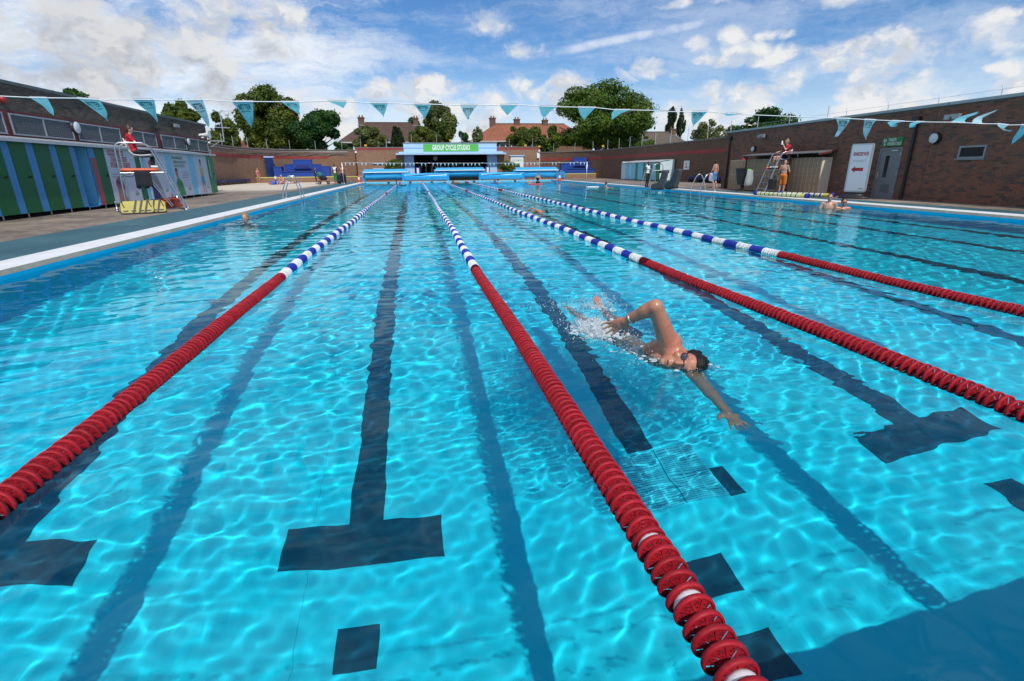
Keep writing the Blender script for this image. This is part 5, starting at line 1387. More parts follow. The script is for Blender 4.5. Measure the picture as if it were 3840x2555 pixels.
# ------------------------------------------------------------------ lifeguard chairs
def guard_chair(loc, rz, label, CS, H=1.78):
    """faces local +x (the ladder side)"""
    t = thing('lifeguard_chair', label, 'lifeguard chair', loc, rz, 'steel lifeguard chairs'); t.scale = (CS, CS, CS)
    W = .36; r = .022; AH = H
    for s in (-1, 1):
        y = s*W
        MB().tube([(.72, y, 0), (.18, y, AH-.18), (.10, y, AH-.06), (.0, y, AH), (-.50, y, AH), (-.58, y, AH-.05), (-.62, y, AH-.16), (-.66, y, 0)], r, 8).build('side_rail', STEEL, t)
        MB().lathe([(.03, 0), (.03, .05)], (.72, y, 0), 8).build('foot', WHITEP, t); MB().lathe([(.03, 0), (.03, .05)], (-.66, y, 0), 8).build('foot', WHITEP, t)
        MB().tube([(.35, y, 1.02), (-.64, y, 1.02)], .018, 6).build('side_brace', STEEL, t)
        MB().tube([(-.12, y*.8, 1.02), (-.12, y*.8, 1.42)], .018, 6).build('seat_post', STEEL, t); MB().tube([(-.1, y*.75, 1.0), (.38, y*.75, .1)], .016, 6).build('diagonal', STEEL, t)
    for k in range(4):
        z = .2+.27*k; x = .72-.54*z/(AH-.18); MB().box((x-.045, -W, z-.012), (x+.045, W, z+.012)).build('rung', STEEL, t)
    MB().box((-.0, -W+.02, 1.0), (.42, W-.02, 1.03)).build('footrest', GALV, t)
    MB().tube([(-.64, -W, .55), (-.64, W, .55)], .016, 6).build('cross_bar', STEEL, t)
    st = [(.18, 1.47), (.10, 1.455), (-.10, 1.44), (-.24, 1.46), (-.32, 1.55), (-.37, 1.72), (-.39, 1.86)]
    vs = []; fs = []
    for (x, z) in st:
        for y, dz in ((-.25, .04), (-.15, .0), (.15, 0), (.25, .04)): vs.append((x, y, z+dz))
    for i in range(len(st)-1):
        for k in range(3): fs.append((i*4+k, i*4+k+1, (i+1)*4+k+1, (i+1)*4+k))
    o = MB().add(vs, fs, True).build('seat', WHITEP, t); md = o.modifiers.new('thick', 'SOLIDIFY'); md.thickness = .018
    MB().box((-.2, -.2, 1.42), (.1, .2, 1.438)).build('seat_plate', BLACKP, t)
    return t
CHL = Vector((-8.15, 18.6, DECK)); CHL_R = math.radians(18)
guard_chair(CHL, CHL_R, 'tall steel lifeguard chair in front of the left-hand posters', 1.12)
CHR = Vector((15.95, 21.6, DECK)); CHR_R = PI+math.radians(-6)
guard_chair(CHR, CHR_R, 'tall steel lifeguard chair in front of the lockers', .97)
def loc2(base, rz, p): c, s = math.cos(rz), math.sin(rz); k_ = 1.12 if base.x < 0 else .97; p = [q*k_ for q in p]; return Vector((base.x+p[0]*c-p[1]*s, base.y+p[0]*s+p[1]*c, base.z+p[2]))
ORG = mat('rescue orange', (.62, .10, .025), .45, var=.08)
for base, rz, lab in ((CHL, CHL_R, 'orange rescue tube lying across the left-hand lifeguard chair'), (CHR, CHR_R, 'orange rescue tube lying across the right-hand lifeguard chair')):
    p = loc2(base, rz, (-.6, -.36-.0, 1.09)); t = thing('rescue_tube', lab, 'rescue tube', p, rz, 'rescue tubes on the chairs')
    MB().lathe([(.02, 0), (.05, .03), (.055, .12), (.055, .85), (.05, .93), (.02, .97)], (0, 0, 0), 12, 'x').build('foam', ORG, t, True)
    MB().tube([(0, 0, 0), (.05, -.02, -.16), (.25, -.03, -.2), (.45, 0, -.04)], .012, 5).build('strap', BLACKP, t)
p = loc2(CHL, CHL_R, (-.12, -.40, 1.06))
t = thing('dark_jacket', 'navy jacket hung over the brace of the left-hand chair', 'jacket', p, CHL_R)
vs = []; fs = []; rj = random.Random(3); N = 7
for i in range(6):
    for k in range(N): vs.append((-.20+.40*k/(N-1)*(1+.1*i/5)-.02*i/5, -.05-.03*math.sin(k*1.9+i*.6)-.01*i, .02-.10*i-(.05*math.sin(k*2.2) if i == 5 else 0)))
for i in range(5):
    for k in range(N-1): fs.append((i*N+k, i*N+k+1, (i+1)*N+k+1, (i+1)*N+k))
o = MB().add(vs, fs, True).build('cloth', mat('navy cloth', (.012, .014, .022), .9), t); md = o.modifiers.new('thick', 'SOLIDIFY'); md.thickness = .03
# spinal boards by the left-hand chair
p = at(540, 806, 'z', DECK)
YB = mat('rescue yellow', (.43, .37, .07), .55, var=.3, vscale=7)
for i, (dx, dy, l) in enumerate(((0, 0, 'front'), (.10, .22, 'rear'))):
    a_ = at(455, 806, 'z', DECK); b_2 = at(550, 802, 'z', DECK)
    t = thing('spinal_board', '%s of two yellow spinal boards strapped together under the left-hand chair' % l, 'spinal board', (a_.x+dx*.4+(.20 if i else 0), a_.y+dy, DECK), math.atan2(b_2.y-a_.y, b_2.x-a_.x)+.0, 'yellow spinal boards')
    L = .80; pts = [(0, .06), (.05, .0), (L-.05, .0), (L, .06), (L, .34), (L-.08, .42), (.08, .42), (0, .34)]
    bd = bevel(MB().prism([(x, 0.0, z+.03) for x, z in pts], (0, .06, 0)).build('board', YB, t, True), .02)
    bd.rotation_euler = (-.62, 0, 0)
    for q in (.06, .25, .44, .62): MB().prism([(q, -.004, .08), (q+.12, -.004, .08), (q+.12, -.004, .13), (q, -.004, .13)], (0, .003, 0)).build('grip_slot', BLACKP, bd, True)
    for q in (.30, .44, .58): MB().bar((q, -.014, .02), (q+.10, -.014, .46), .045, .015, (0, 1, 0)).build('strap', BLACKP, bd)
    MB().tube([(.0, -.012, .05), (.06, -.012, .022), (L-.06, -.012, .022), (L, -.012, .05)], .016, 6).build('lower_edge', BLACKP, bd)
    for q in (.05, .70): MB().tube([(q, -.02, .42), (q+.02, -.02, .30), (q+.05, -.02, .22)], .012, 5).build('tie', BLACKP, bd)
    MB().tube([(0, .0, .35), (-.06, -.01, .3), (-.06, -.01, .12), (0, 0, .08)], .018, 6).build('edge_cord', BLACKP, bd)
p = at(656, 776, 'z', DECK)
t = thing('first_aid_case', 'orange-red plastic case behind the feet of the left-hand chair', 'case', p, CHL_R+1.2)
bevel(MB().box((-.32, -.16, 0), (.32, .16, .24)).build('case_body', mat('case orange', (.58, .06, .02), .4), t), .02)
MB().box((-.34, -.18, .24), (.34, .18, .28)).build('lid', mat('case orange', (.58, .06, .02), .4), t); MB().prism([(-.05, 0, .28), (.05, 0, .28), (.0, 0, .52)], (0, .03, 0)).build('handle', mat('case orange', (.58, .06, .02), .4), t, True)
p = at(583, 789, 'z', DECK)
t = thing('water_bottle', 'small white and blue bottle on the deck by the yellow boards', 'bottle', p)
MB().lathe([(.045, 0), (.05, .02), (.05, .15), (.025, .19)], (0, 0, 0), 12).build('bottle_body', mat('clear bottle plastic', (.6, .68, .75), .2), t); MB().lathe([(.022, .19), (.022, .23)], (0, 0, 0), 10).build('cap', BLACKP, t)
# steel shower posts / stanchions in front of the posters
for i, (x, y0, y1, lab) in enumerate(((440, 752, 790, 'short steel stanchion left of the yellow boards'), (567, 741, 766, 'short steel stanchion between the chair and the second poster'), (667, 700, 752, 'short steel stanchion in front of the third poster'))):
    p = at(x, y1, 'z', DECK); z = (p.z+(1.25-.12)*(y1-y0)/(y1-639.0)) if y1 > 640 else .8
    o = MB().lathe([(.05, 0), (.05, .01), (.022, .02), (.022, z-p.z-.03), (.028, z-p.z-.02), (.01, z-p.z)], p, 8).build('stanchion', STEEL); tag(o, lab, 'stanchion', 'short steel stanchions')
# ------------------------------------------------------------------ pool ladders
def ladder(base, rz, label, w=.55, H=.78, reach=.95, back=.35):
    """rails arch from the deck (local -x side) over the edge and down into the water (+x)"""
    t = thing('pool_ladder', label, 'pool ladder', base, rz, 'steel pool ladders')
    for s in (-1, 1):
        y = s*w/2
        MB().tube([(-back-.02, y, 0), (-back, y, .28), (-.12, y*.92, H-.10), (-.03, y*.9, H-.02), (.05, y*.9, H), (.13, y*.92, H-.03), (.22, y, H-.16), (reach*.42, y, .22), (reach*.45, y, -.25), (reach*.45, y, -1.1)], .024, 8).build('rail', STEEL, t)
        MB().lathe([(.06, 0), (.06, .015), (.03, .02)], (-back-.02, y, 0), 10).build('flange', STEEL, t)
    for z in (-.25, -.55, -.85): MB().box((reach*.45-.04, -w/2, z-.015), (reach*.45+.04, w/2, z+.015)).build('tread', STEEL, t)
    return t
pl_ = at(1125, 742, 'z', DECK)
ladder(Vector((XL-.42, 25.7, DECK)), 0, 'steel pool ladder on the left-hand edge', .62, .95)
ladder(Vector((XR(25.0)+.40, 24.9, DECK)), PI, 'steel pool ladder on the right-hand edge in front of the man in blue shorts', .9, .80)
# far ladder frame on the right deck (low inspection chair)
p = at(2420, 694, 'z', DECK)
t = thing('low_guard_frame', 'low steel ladder frame on the right-hand deck behind the woman in the white top', 'ladder', (14.9, 32.2, DECK), .1)
for y in (-.45, .45):
    MB().tube([(-.5, y, 0), (-.2, y, 1.25), (-.05, y, 1.36), (.3, y, 1.36), (.42, y, 1.25), (.55, y, 0)], .025, 8).build('side_rail', STEEL, t)
for z in (.4, .8, 1.05): MB().tube([(-.5+.24*z, -.45, z), (-.5+.24*z, .45, z)], .02, 6).build('rung', STEEL, t)
MB().box((-.2, -.43, .95), (.4, .43, .98)).build('platform', WHITEP, t)
o = thing('small_bin', 'dark bin on a post beside the low steel frame', 'bin', (15.6, 32.0, DECK))
MB().tube([(0, 0, 0), (0, 0, .8)], .04, 8).build('post', BLACKP, o); MB().lathe([(.2, 0), (.2, .03)], (0, 0, 0), 12).build('base', BLACKP, o); bevel(MB().box((-.25, -.2, .8), (.25, .2, .98)).build('hopper', BLACKP, o), .03)
# moulded poolside seats (charcoal), leaning back side by side
CHAR = mat('charcoal moulded plastic', (.040, .045, .052), .38, spec=.5, var=.1)
def shell(base, rz, label, s=1.0):
    t = thing('moulded_recliner', label, 'recliner', base, rz, 'charcoal moulded recliners')
    # bulky side outline: foot, seat, tall leaning back, rounded head, thick rear
    side = [(.44, .06), (.50, .20), (.42, .36), (.26, .42), (.12, .44), (-.02, .56), (-.10, .80), (-.16, 1.05), (-.24, 1.20), (-.38, 1.24), (-.46, 1.16), (-.44, .90), (-.36, .55), (-.26, .22), (-.10, .06)]
    for s_ in (-1, 1):
        o = bevel(MB().prism([(x, s_*.24, z) for x, z in side], (0, s_*.12, 0)).build('side_wing', CHAR, t, True), .03)
    inner = [(x-.05 if z > .5 else x-.03, z-.07 if z < .5 else z-.03) for x, z in side]
    bevel(MB().prism([(x, -.24, z) for x, z in inner], (0, .48, 0)).build('seat_shell', mat('grey moulded seat', (.075, .082, .09), .42, var=.1), t, True), .02)
    bevel(MB().box((-.30, -.15, .92), (-.12, .15, 1.12)).build('head_pad', BLACKP, t), .03)
    bevel(MB().box((-.30, -.30, 0), (.36, .30, .12)).build('base', BLACKP, t), .03); None
    t.scale = (s, s, s); return t
shell(at(2470, 712, 'z', DECK), 2.5, 'left of two charcoal moulded recliners at the right-hand pool edge', .80)
shell(at(2520, 708, 'z', DECK), 2.2, 'right of two charcoal moulded recliners at the right-hand pool edge', .86)
# flag posts at the far end
for (x, y, zt_, lab) in ((1289, 690, 610, 'slim steel flag post at the left end of the far bunting'), (2199, 683, 607, 'slim steel flag post at the right end of the far bunting')):
    p = at(x, y, 'z', DECK); p.y = 52.0; p = Vector((at(x, 680, 'y', 52.0).x, 52.0, DECK)); z = at(x, zt_, 'y', 52.0).z
    o = MB().lathe([(.06, 0), (.06, .02), (.025, .03), (.025, z-DECK), (.005, z-DECK+.02)], p, 8).build('flag_post', STEEL); tag(o, lab, 'post', 'posts of the far bunting')
# red cap left on top of the lockers
s, z = wp(*c5(495, 800), .3); p = w3(s, LH, .25)
o = MB().lathe([(.13, 0), (.12, .06), (.06, .11), (.01, .12)], p, 12).build('red_bundle', mat('rescue red', (.42, .015, .02), .4), None, True); tag(o, 'red bundle lying on top of the lockers', 'bundle')

# ------------------------------------------------------------------ bunting
FLG = mat('aqua flag vinyl', (.26, .66, .72), .45, spec=.4); FLG2 = mat('pale flag vinyl', (.58, .80, .82), .45); TAPE = mat('white tape', (.74, .76, .77), .5); FINK = mat('teal flag print', (.008, .13, .12), .6)
for _m in (FLG, FLG2):
    _b = _m.node_tree.nodes['Principled BSDF']; _g2 = NG(_m.node_tree); _tl = _g2.new('ShaderNodeBsdfTranslucent'); _tl.inputs[0].default_value = _b.inputs['Base Color'].default_value
    _mx = _g2.new('ShaderNodeMixShader'); _mx.inputs[0].default_value = .45
    _m.node_tree.links.new(_b.outputs[0], _mx.inputs[1]); _m.node_tree.links.new(_tl.outputs[0], _mx.inputs[2]); _m.node_tree.links.new(_mx.outputs[0], _m.node_tree.nodes['Material Output'].inputs[0])
def k1(x, y): return (x/2.6134, 260+y/2.6134)
def k2(x, y): return (760+x/2.946, 260+y/2.946)
def k3(x, y): return (1300+x/2.773, 280+y/2.773)
def k4(x, y): return (2000+x/2.946, 280+y/2.946)
k6 = c6
YFL = 5.1
flags = [(k1(290, 278), k1(460, 282), k1(515, 450), 0, .02), (k1(755, 285), k1(975, 300), k1(1060, 518), 1, .02), (k1(1300, 297), k1(1510, 300), k1(1555, 522), 1, .0), (k1(1815, 305), k1(1985, 300), k1(2045, 565), 1, .03),
         (k2(325, 358), k2(560, 358), k2(540, 645), 1, .01), (k2(865, 360), k2(1065, 362), k2(1062, 490), 1, .02), (k2(1375, 352), k2(1590, 358), k2(1552, 410), 0, .04), (k2(1845, 373), k2(2045, 375), k2(2000, 525), 1, .02),
         (k3(695, 308), k3(882, 310), k3(815, 465), 1, .01), (k3(1180, 318), k3(1362, 320), k3(1275, 437), 1, .09), (k3(1592, 318), k3(1780, 315), k3(1675, 415), 0, .03), (k3(2000, 330), k3(2180, 335), k3(2055, 443), 0, .03),
         (k4(492, 362), k4(688, 366), k4(555, 505), 0, .01), (k4(895, 390), k4(1065, 392), k4(868, 485), 0, .03), (k4(1350, 398), k4(1500, 410), k4(1332, 366), 0, .02), (k4(1745, 412), k4(1925, 410), k4(1757, 580), 1, .0),
         (k4(2160, 432), k4(2310, 442), k4(2150, 412), 0, .05), (k6(270, 325), k6(425, 330), k6(262, 528), 1, -.02), (k6(575, 338), k6(700, 345), k6(585, 552), 1, .01), (k6(870, 352), k6(1000, 358), k6(940, 393), 0, .06),
         (k6(1125, 362), k6(1215, 365), k6(1117, 402), 0, .05), (k6(1490, 368), k6(1650, 374), k6(1790, 260), 0, .03), (k6(1725, 378), k6(1840, 385), k6(2005, 228), 0, .05), (k6(1995, 385), k6(2115, 398), k6(2150, 458), 0, .03), (k6(2250, 396), k6(2400, 404), k6(2140, 602), 0, .0)]
bt = thing('bunting', 'string of aqua pennant flags stretched high across the near end of the pool', 'bunting', (0, YFL, 0))
O_ = Vector((0, YFL, 0))
line = [at(-500, 352, 'y', YFL)-O_, at(0, 361, 'y', YFL)-O_]
for f in flags: line += [at(*f[0], 'y', YFL)-O_, at(*f[1], 'y', YFL)-O_]
line.append(at(4300, 492, 'y', YFL)-O_)
line.sort(key=lambda v: v.x)
MB().tube(line, .0042, 5).build('cord', TAPE, bt)
rb_ = random.Random(9)
for i, (a, b, tip, txt, bul) in enumerate(flags):
    A, B = at(*a, 'y', YFL)-O_, at(*b, 'y', YFL)-O_; M_ = (A+B)/2
    d = sight(*tip); want = .27; best = None
    for q in np.linspace(4.6, 5.6, 201):
        p_ = CAM_POS+d*((q-CAM_POS.y)/d.y)-O_; e = abs((p_-M_).length-want)+(.02 if q < YFL else 0)
        if best is None or e < best[0]: best = (e, p_)
    Tp = best[1]; n = 8; vs = []; fs = []
    def sp_(u, v):
        """u across 0..1, v from the cord 0 to the tip 1"""
        e = (A.lerp(B, u)).lerp(Tp, v) if v < 1 else Tp
        w_ = math.sin(v*PI*.9)*math.sin(u*PI)
        return e+Vector((0, bul*math.sin(PI*v)*1.6+.022*math.sin(v*6+i*2+u*3)*v*(1-v*.3), -abs(bul)*.5*w_+.008*math.sin(u*7+i)*v))
    for iv in range(n+1):
        for iu in range(n+1): vs.append(sp_(iu/n, iv/n))
    for iv in range(n):
        for iu in range(n): q = iv*(n+1)+iu; fs.append((q, q+1, q+n+2, q+n+1) if iv < n-1 else (q, q+1, q+n+1))
    fo = MB().add(vs, fs, True).build('flag', FLG2 if i in (3, 9, 17, 18, 22, 23) else FLG, bt)
    MB().add([A+Vector((0, -.003, .010)), B+Vector((0, -.003, .010)), B.lerp(Tp, .05)+Vector((0, -.003, 0)), A.lerp(Tp, .05)+Vector((0, -.003, 0))], [(0, 3, 2, 1)]).build('hem', TAPE, fo)
    if txt:
        for (tx, sz, v0, u0, u1) in (('BETTER', .058, .27, .15, .85), ('the feel good place', .019, .37, .22, .78)):
            tv, tf = text_mesh(tx, sz, .62, .03); xs = [q[0] for q in tv]; x0, x1 = min(xs), max(xs); W_ = (B-A).length
            vv = []
            for (x, y) in tv:
                v = v0-y/.24; un = (x-x0)/(x1-x0); u_ = u0+(u1-u0)*un
                # keep the lettering upright on the tapering flag
                p_ = A.lerp(B, u_); c_ = M_.lerp(Tp, max(v, 0)); vt = max(min(v, .95), 0)
                uu = (u_-.5)/(1-vt)*.86+.5 if vt < .6 else u_
                vv.append(sp_(min(max(uu, .02), .98), vt)+Vector((0, -.0025, 0)))
            mb = MB(); mb.add(vv, tf); mb.build('flag_lettering', FINK, fo)
# far bunting
t = thing('bunting', 'string of small pale blue pennants across the far end of the pool', 'bunting', (0, 52, 0))
P0, P1 = at(1289, 611, 'y', 52.0), at(2199, 609, 'y', 52.0); N = 64
def fb(s): return Vector((P0.x+(P1.x-P0.x)*s, 0, P0.z+(P1.z-P0.z)*s-.06*math.sin(PI*s)))
MB().tube([fb(i/40) for i in range(41)], .012, 4).build('cord', TAPE, t)
FLS = mat('small flag blue', (.42, .66, .78), .5)
for i in range(N):
    s = (i+.25)/N; a, b = fb(s), fb(s+.36/N); k = rb_.random(); dz = .28*(1 if k < .62 else .45 if k < .85 else -.25); dy = .0 if k < .62 else .2
    MB().add([a, b, (a+b)/2+Vector((rb_.uniform(-.06, .06), dy, -dz))], [(0, 1, 2)]).build('flag', FLS if k < .8 else TAPE, t)
# ------------------------------------------------------------------ people
def orient(up, fwd):
    up = Vector(up).normalized(); r = Vector(fwd).cross(up).normalized(); f = up.cross(r).normalized()
    return r, f, up                                           # right, front, up
def blob(mb, c, rad, fr=None, n=12, m=8):
    """ellipsoid: rad = (right, front, up) in frame fr"""
    c = Vector(c); r, f, u = fr or (Vector((1, 0, 0)), Vector((0, 1, 0)), Vector((0, 0, 1)))
    vs = [c-u*rad[2]]; fs = []
    for i in range(1, m):
        ph = -PI/2+PI*i/m
        for k in range(n):
            t = 2*PI*k/n; vs.append(c+r*(rad[0]*math.cos(ph)*math.cos(t))+f*(rad[1]*math.cos(ph)*math.sin(t))+u*(rad[2]*math.sin(ph)))
    vs.append(c+u*rad[2]); top = len(vs)-1
    for k in range(n):
        fs.append((0, 1+(k+1) % n, 1+k)); fs.append((top, 1+(m-2)*n+k, 1+(m-2)*n+(k+1) % n))
        for i in range(m-2): a = 1+i*n; fs.append((a+k, a+(k+1) % n, a+n+(k+1) % n, a+n+k))
    mb.add(vs, fs, True); return mb
def limb(mb, p, q, r0, r1, n=10):
    p, q = Vector(p), Vector(q); d = (q-p).normalized()
    pts = [p-d*r0*.96, p-d*r0*.7, p-d*r0*.3, p, q, q+d*r1*.3, q+d*r1*.7, q+d*r1*.96]; rs = [r0*.25, r0*.7, r0*.95, r0, r1, r1*.95, r1*.7, r1*.25]
    mb.tube(pts, rs, n); return mb
def grow(name, mb, m, parent, vox=.014, it=6, fac=.5):
    """merge overlapping shapes into one continuous skin"""
    me = mb.mesh(name+'_raw'); o = bpy.data.objects.new('raw', me)
    a = o.modifiers.new('r', 'REMESH'); a.mode = 'VOXEL'; a.voxel_size = vox
    s = o.modifiers.new('s', 'SMOOTH'); s.factor = fac; s.iterations = it
    out = bpy.data.meshes.new_from_object(evaluated(o))
    bpy.data.objects.remove(o); bpy.data.meshes.remove(me); out.name = name
    out.polygons.foreach_set('use_smooth', [True]*len(out.polygons)); out.materials.clear()
    return link(name, out, m, parent)
def m_skin(c):
    def fn(g, b, P):
        n = g.noise(P, 14, 5, .65); n2 = g.noise(P, 3.5, 3, .6); v = g.m('MULTIPLY_ADD', n, .35, .82)
        col = g.mixc(g.ss(n2, .38, .66), (*c, 1), (c[0]*1.04, c[1]*.80, c[2]*.78, 1))
        g.put(b.inputs['Base Color'], g.mixc(1.0, col, g.comb(v, v, v), 'MULTIPLY'))
        g.put(b.inputs['Roughness'], g.ss(g.noise(P, 38, 4, .7), .35, .65, .22, .55))
        b.inputs['Subsurface Weight'].default_value = .12; b.inputs['Subsurface Radius'].default_value = (.02, .008, .004); b.inputs['Subsurface Scale'].default_value = .3
    return fn
SK = {'fair': mat('fair skin', rough=.5, fn=m_skin((.56, .33, .24))), 'tan': mat('tanned skin', rough=.32, fn=m_skin((.50, .235, .135))), 'dark': mat('dark skin', rough=.45, fn=m_skin((.10, .050, .032)))}
HAIR = {'dark': mat('dark hair', (.012, .010, .009), .45, var=.3, vscale=40), 'brown': mat('brown hair', (.06, .032, .018), .5, var=.3, vscale=40), 'fair': mat('fair hair', (.30, .18, .07), .5, var=.3, vscale=40)}
def cloth(name, c): return mat(name, c, .85, var=.12, vscale=12, bump=.15, bscale=60)
CL = {'red': cloth('red polo cloth', (.46, .012, .025)), 'black': cloth('black cloth', (.014, .014, .016)), 'white': cloth('white cloth', (.72, .72, .72)), 'blue': cloth('blue shorts cloth', (.10, .24, .52)), 'orange': cloth('orange cloth', (.62, .17, .03)),
      'green': cloth('green cloth', (.015, .19, .075)), 'navy': cloth('navy cloth 2', (.015, .02, .05)), 'coral': cloth('coral cloth', (.62, .10, .11)), 'peach': cloth('peach cloth', (.66, .22, .11)), 'jacket': cloth('dark jacket cloth', (.03, .02, .018)), 'royal': cloth('royal blue cloth', (.03, .12, .50))}
REST = dict(pelvis=(0, 0, .93), chest=(0, .0, 1.27), neck=(0, -.01, 1.43), head=(0, .02, 1.575), shL=(.175, -.01, 1.395), shR=(-.175, -.01, 1.395), elL=(.225, -.03, 1.11), elR=(-.225, -.03, 1.11), wrL=(.235, .06, .87), wrR=(-.235, .06, .87),
            hiL=(.088, 0, .90), hiR=(-.088, 0, .90), knL=(.10, .03, .49), knR=(-.10, .03, .49), anL=(.105, -.02, .085), anR=(-.105, -.02, .085), toL=(.12, .13, .03), toR=(-.12, .13, .03), face=(0, 1, 0))
def person(label, base, rz, H, skin, hair, pose=None, top=None, bottom=None, shorts=1.0, sleeve=.55, shoes=None, hairstyle='short', vox=.016, swimsuit=None, build=1.0, fem=False, group='people at the pool', shades=False):
    """top / bottom: cloth keys; shorts: how far down the leg (0.5 = above the knee, 2 = ankle)"""
    J = {k: Vector(v) for k, v in REST.items()}
    if fem: J['shL'].x, J['shR'].x = .155, -.155
    for k, v in (pose or {}).items(): J[k] = Vector(v)
    t = thing('person', label, 'person', base, rz, group); s = H/1.70; t.scale = (s, s, s)
    tf = orient(J['chest']-J['pelvis'], (J['shR']-J['shL']).cross(J['chest']-J['pelvis'])*1.0)
    tr, tfw, tu = tf
    if tr.dot(J['shL']-J['shR']) < 0: tr = -tr; 
    tfw = tu.cross(tr).normalized(); tf = (tr, tfw, tu); b_ = build
    fu = (J['head']-J['neck']).normalized(); ff = J['face'].normalized(); hr_ = ff.cross(fu).normalized(); ff = fu.cross(hr_).normalized(); hf = (hr_, ff, fu)
    waist = J['pelvis'].lerp(J['chest'], .45)
    def torso(mb, e, lo=True, hi=True):
        if lo: blob(mb, J['pelvis'], ((.158 if fem else .15)*b_+e, .108*b_+e, .125+e), tf)
        blob(mb, waist, ((.118 if fem else .132)*b_+e, .088*b_+e, .15), tf)
        if hi:
            blob(mb, J['chest'], (.150*b_+e, .102*b_+e, .175+e*.5), tf); limb(mb, J['shL'], J['shR'], .058+e, .058+e)
            if fem:
                for q in (-.07, .07): blob(mb, J['chest']+tr*q+tfw*.075-tu*.01, (.058+e, .055+e, .06+e), tf)
    body = MB(); torso(body, 0); limb(body, J['neck']-tu*.04, J['head']-fu*.05, .052, .048)
    hd = J['head']; blob(body, hd+fu*.015, (.074, .092, .105), hf); blob(body, hd-fu*.055+ff*.022, (.055, .062, .058), hf)
    limb(body, hd+ff*.085+fu*.012, hd+ff*.106-fu*.018, .010, .013)
    for q in (-1, 1): blob(body, hd+hr_*.076*q-ff*.005, (.012, .02, .03), hf, 8, 6)
    for S in 'LR':
        limb(body, J['sh'+S], J['el'+S], .047*b_, .037*b_); limb(body, J['el'+S], J['wr'+S], .039*b_, .027)
        d = (J['wr'+S]-J['el'+S]).normalized(); pr = tr if abs(d.dot(tr)) < .8 else tu; pr = (pr-d*pr.dot(d)).normalized(); nn = d.cross(pr)
        pc = J['wr'+S]+d*.05; blob(body, pc, (.036, .018, .052), (nn if abs(nn.dot(tfw)) > .5 else pr, pr if abs(nn.dot(tfw)) > .5 else nn, d), 8, 6)
        fr = nn if abs(nn.dot(tfw)) > .5 else pr; bn = pr if fr is nn else nn
        for k, (o_, l_) in enumerate(((-.026, .060), (-.009, .072), (.009, .068), (.026, .052))):
            a = pc+d*.035+fr*o_; k1_ = a+d*l_*.55+bn*.004; limb(body, a, k1_, .0095, .009, 6); limb(body, k1_, k1_+d*l_*.4-bn*.012*(1 if bn.dot(tr) > 0 else -1), .009, .0075, 6)
        th0 = J['wr'+S]+d*.025+fr*.03; limb(body, th0, th0+d*.04+fr*.022, .011, .009, 6)
        limb(body, J['hi'+S], J['kn'+S], .083*b_, .054*b_); limb(body, J['kn'+S], J['an'+S], .054*b_, .034)
        blob(body, J['kn'+S].lerp(J['an'+S], .3)-tfw*.012, (.05, .055, .10), None, 8, 6)
        limb(body, J['an'+S]-Vector((0, .02, .04)) if J['to'+S].z < .2 else J['an'+S], J['to'+S], .034, .026)
    bo = grow('body', body, SK[skin], t, vox, 5)
    if top:
        mb = MB(); torso(mb, .014, True, True)
        limb(mb, J['neck']-tu*.05, J['neck']-tu*.01, .072, .06)
        if sleeve > 0:
            for S in 'LR': limb(mb, J['sh'+S], J['sh'+S].lerp(J['el'+S], min(sleeve, 1)), .062, .056); sleeve > 1 and limb(mb, J['el'+S], J['el'+S].lerp(J['wr'+S], sleeve-1), .052, .04)
        grow('shirt', mb, CL[top], t, vox, 4)
    if bottom:
        mb = MB(); blob(mb, J['pelvis']-tu*.01, (.165*b_+.01, .118*b_+.012, .12), tf)
        for S in 'LR':
            limb(mb, J['hi'+S], J['hi'+S].lerp(J['kn'+S], min(shorts, 1)), .096*b_, (.088 if shorts < 1 else .064)*b_)
            if shorts > 1: limb(mb, J['kn'+S], J['kn'+S].lerp(J['an'+S], shorts-1), .064*b_, .050)
        grow('trousers' if shorts > 1 else 'shorts', mb, CL[bottom], t, vox, 4)
    if swimsuit:
        mb = MB(); torso(mb, .010, True, False); blob(mb, J['chest']-tu*.03, (.155, .112, .13), tf)
        for q in (-.07, .07): blob(mb, J['chest']+tr*q+tfw*.078-tu*.01, (.064, .06, .066), tf)
        grow('swimsuit', mb, CL[swimsuit], t, vox, 4)
    if shoes:
        mb = MB()
        for S in 'LR': limb(mb, J['an'+S]-Vector((0, .025, .045)), J['to'+S], .046, .040)
        grow('shoes', mb, CL[shoes], t, vox, 3)
    if hairstyle != 'bald':
        mb = MB(); blob(mb, hd+fu*.035-ff*.022, (.084, .092, .098), hf); blob(mb, hd-ff*.05, (.076, .06, .09), hf)
        if hairstyle == 'bun': blob(mb, hd+fu*.12-ff*.05, (.045, .045, .04), hf)
        if hairstyle == 'pony': limb(mb, hd+fu*.05-ff*.09, hd-fu*.10-ff*.13, .035, .02)
        if hairstyle == 'long': limb(mb, hd-ff*.05, hd-fu*.17-ff*.06, .075, .055)
        grow('hair', mb, HAIR[hair], t, vox*.85, 3)
    em = MB()
    for q in (-1, 1): blob(em, hd+ff*.082+hr_*.031*q+fu*.02, (.02 if shades else .011, .010, .015 if shades else .007), hf, 8, 5)
    if shades: limb(em, hd+ff*.088+hr_*.03+fu*.024, hd+ff*.088-hr_*.03+fu*.024, .005, .005, 5); 
    em.build('sunglasses' if shades else 'eyes', HAIR['dark'], t)
    mm = MB(); limb(mm, hd+ff*.078+hr_*.018-fu*.052, hd+ff*.078-hr_*.018-fu*.052, .006, .006, 6); mm.build('mouth', mat('lips', (.35, .09, .08), .5), t)
    return t
def tall(x, yfeet, ytop, pos=None):
    """base point and height of a standing figure from where its feet and crown show"""
    b = at(x, yfeet, 'z', DECK) if pos is None else Vector(pos); return b, at(x, ytop, 'y', b.y).z-b.z
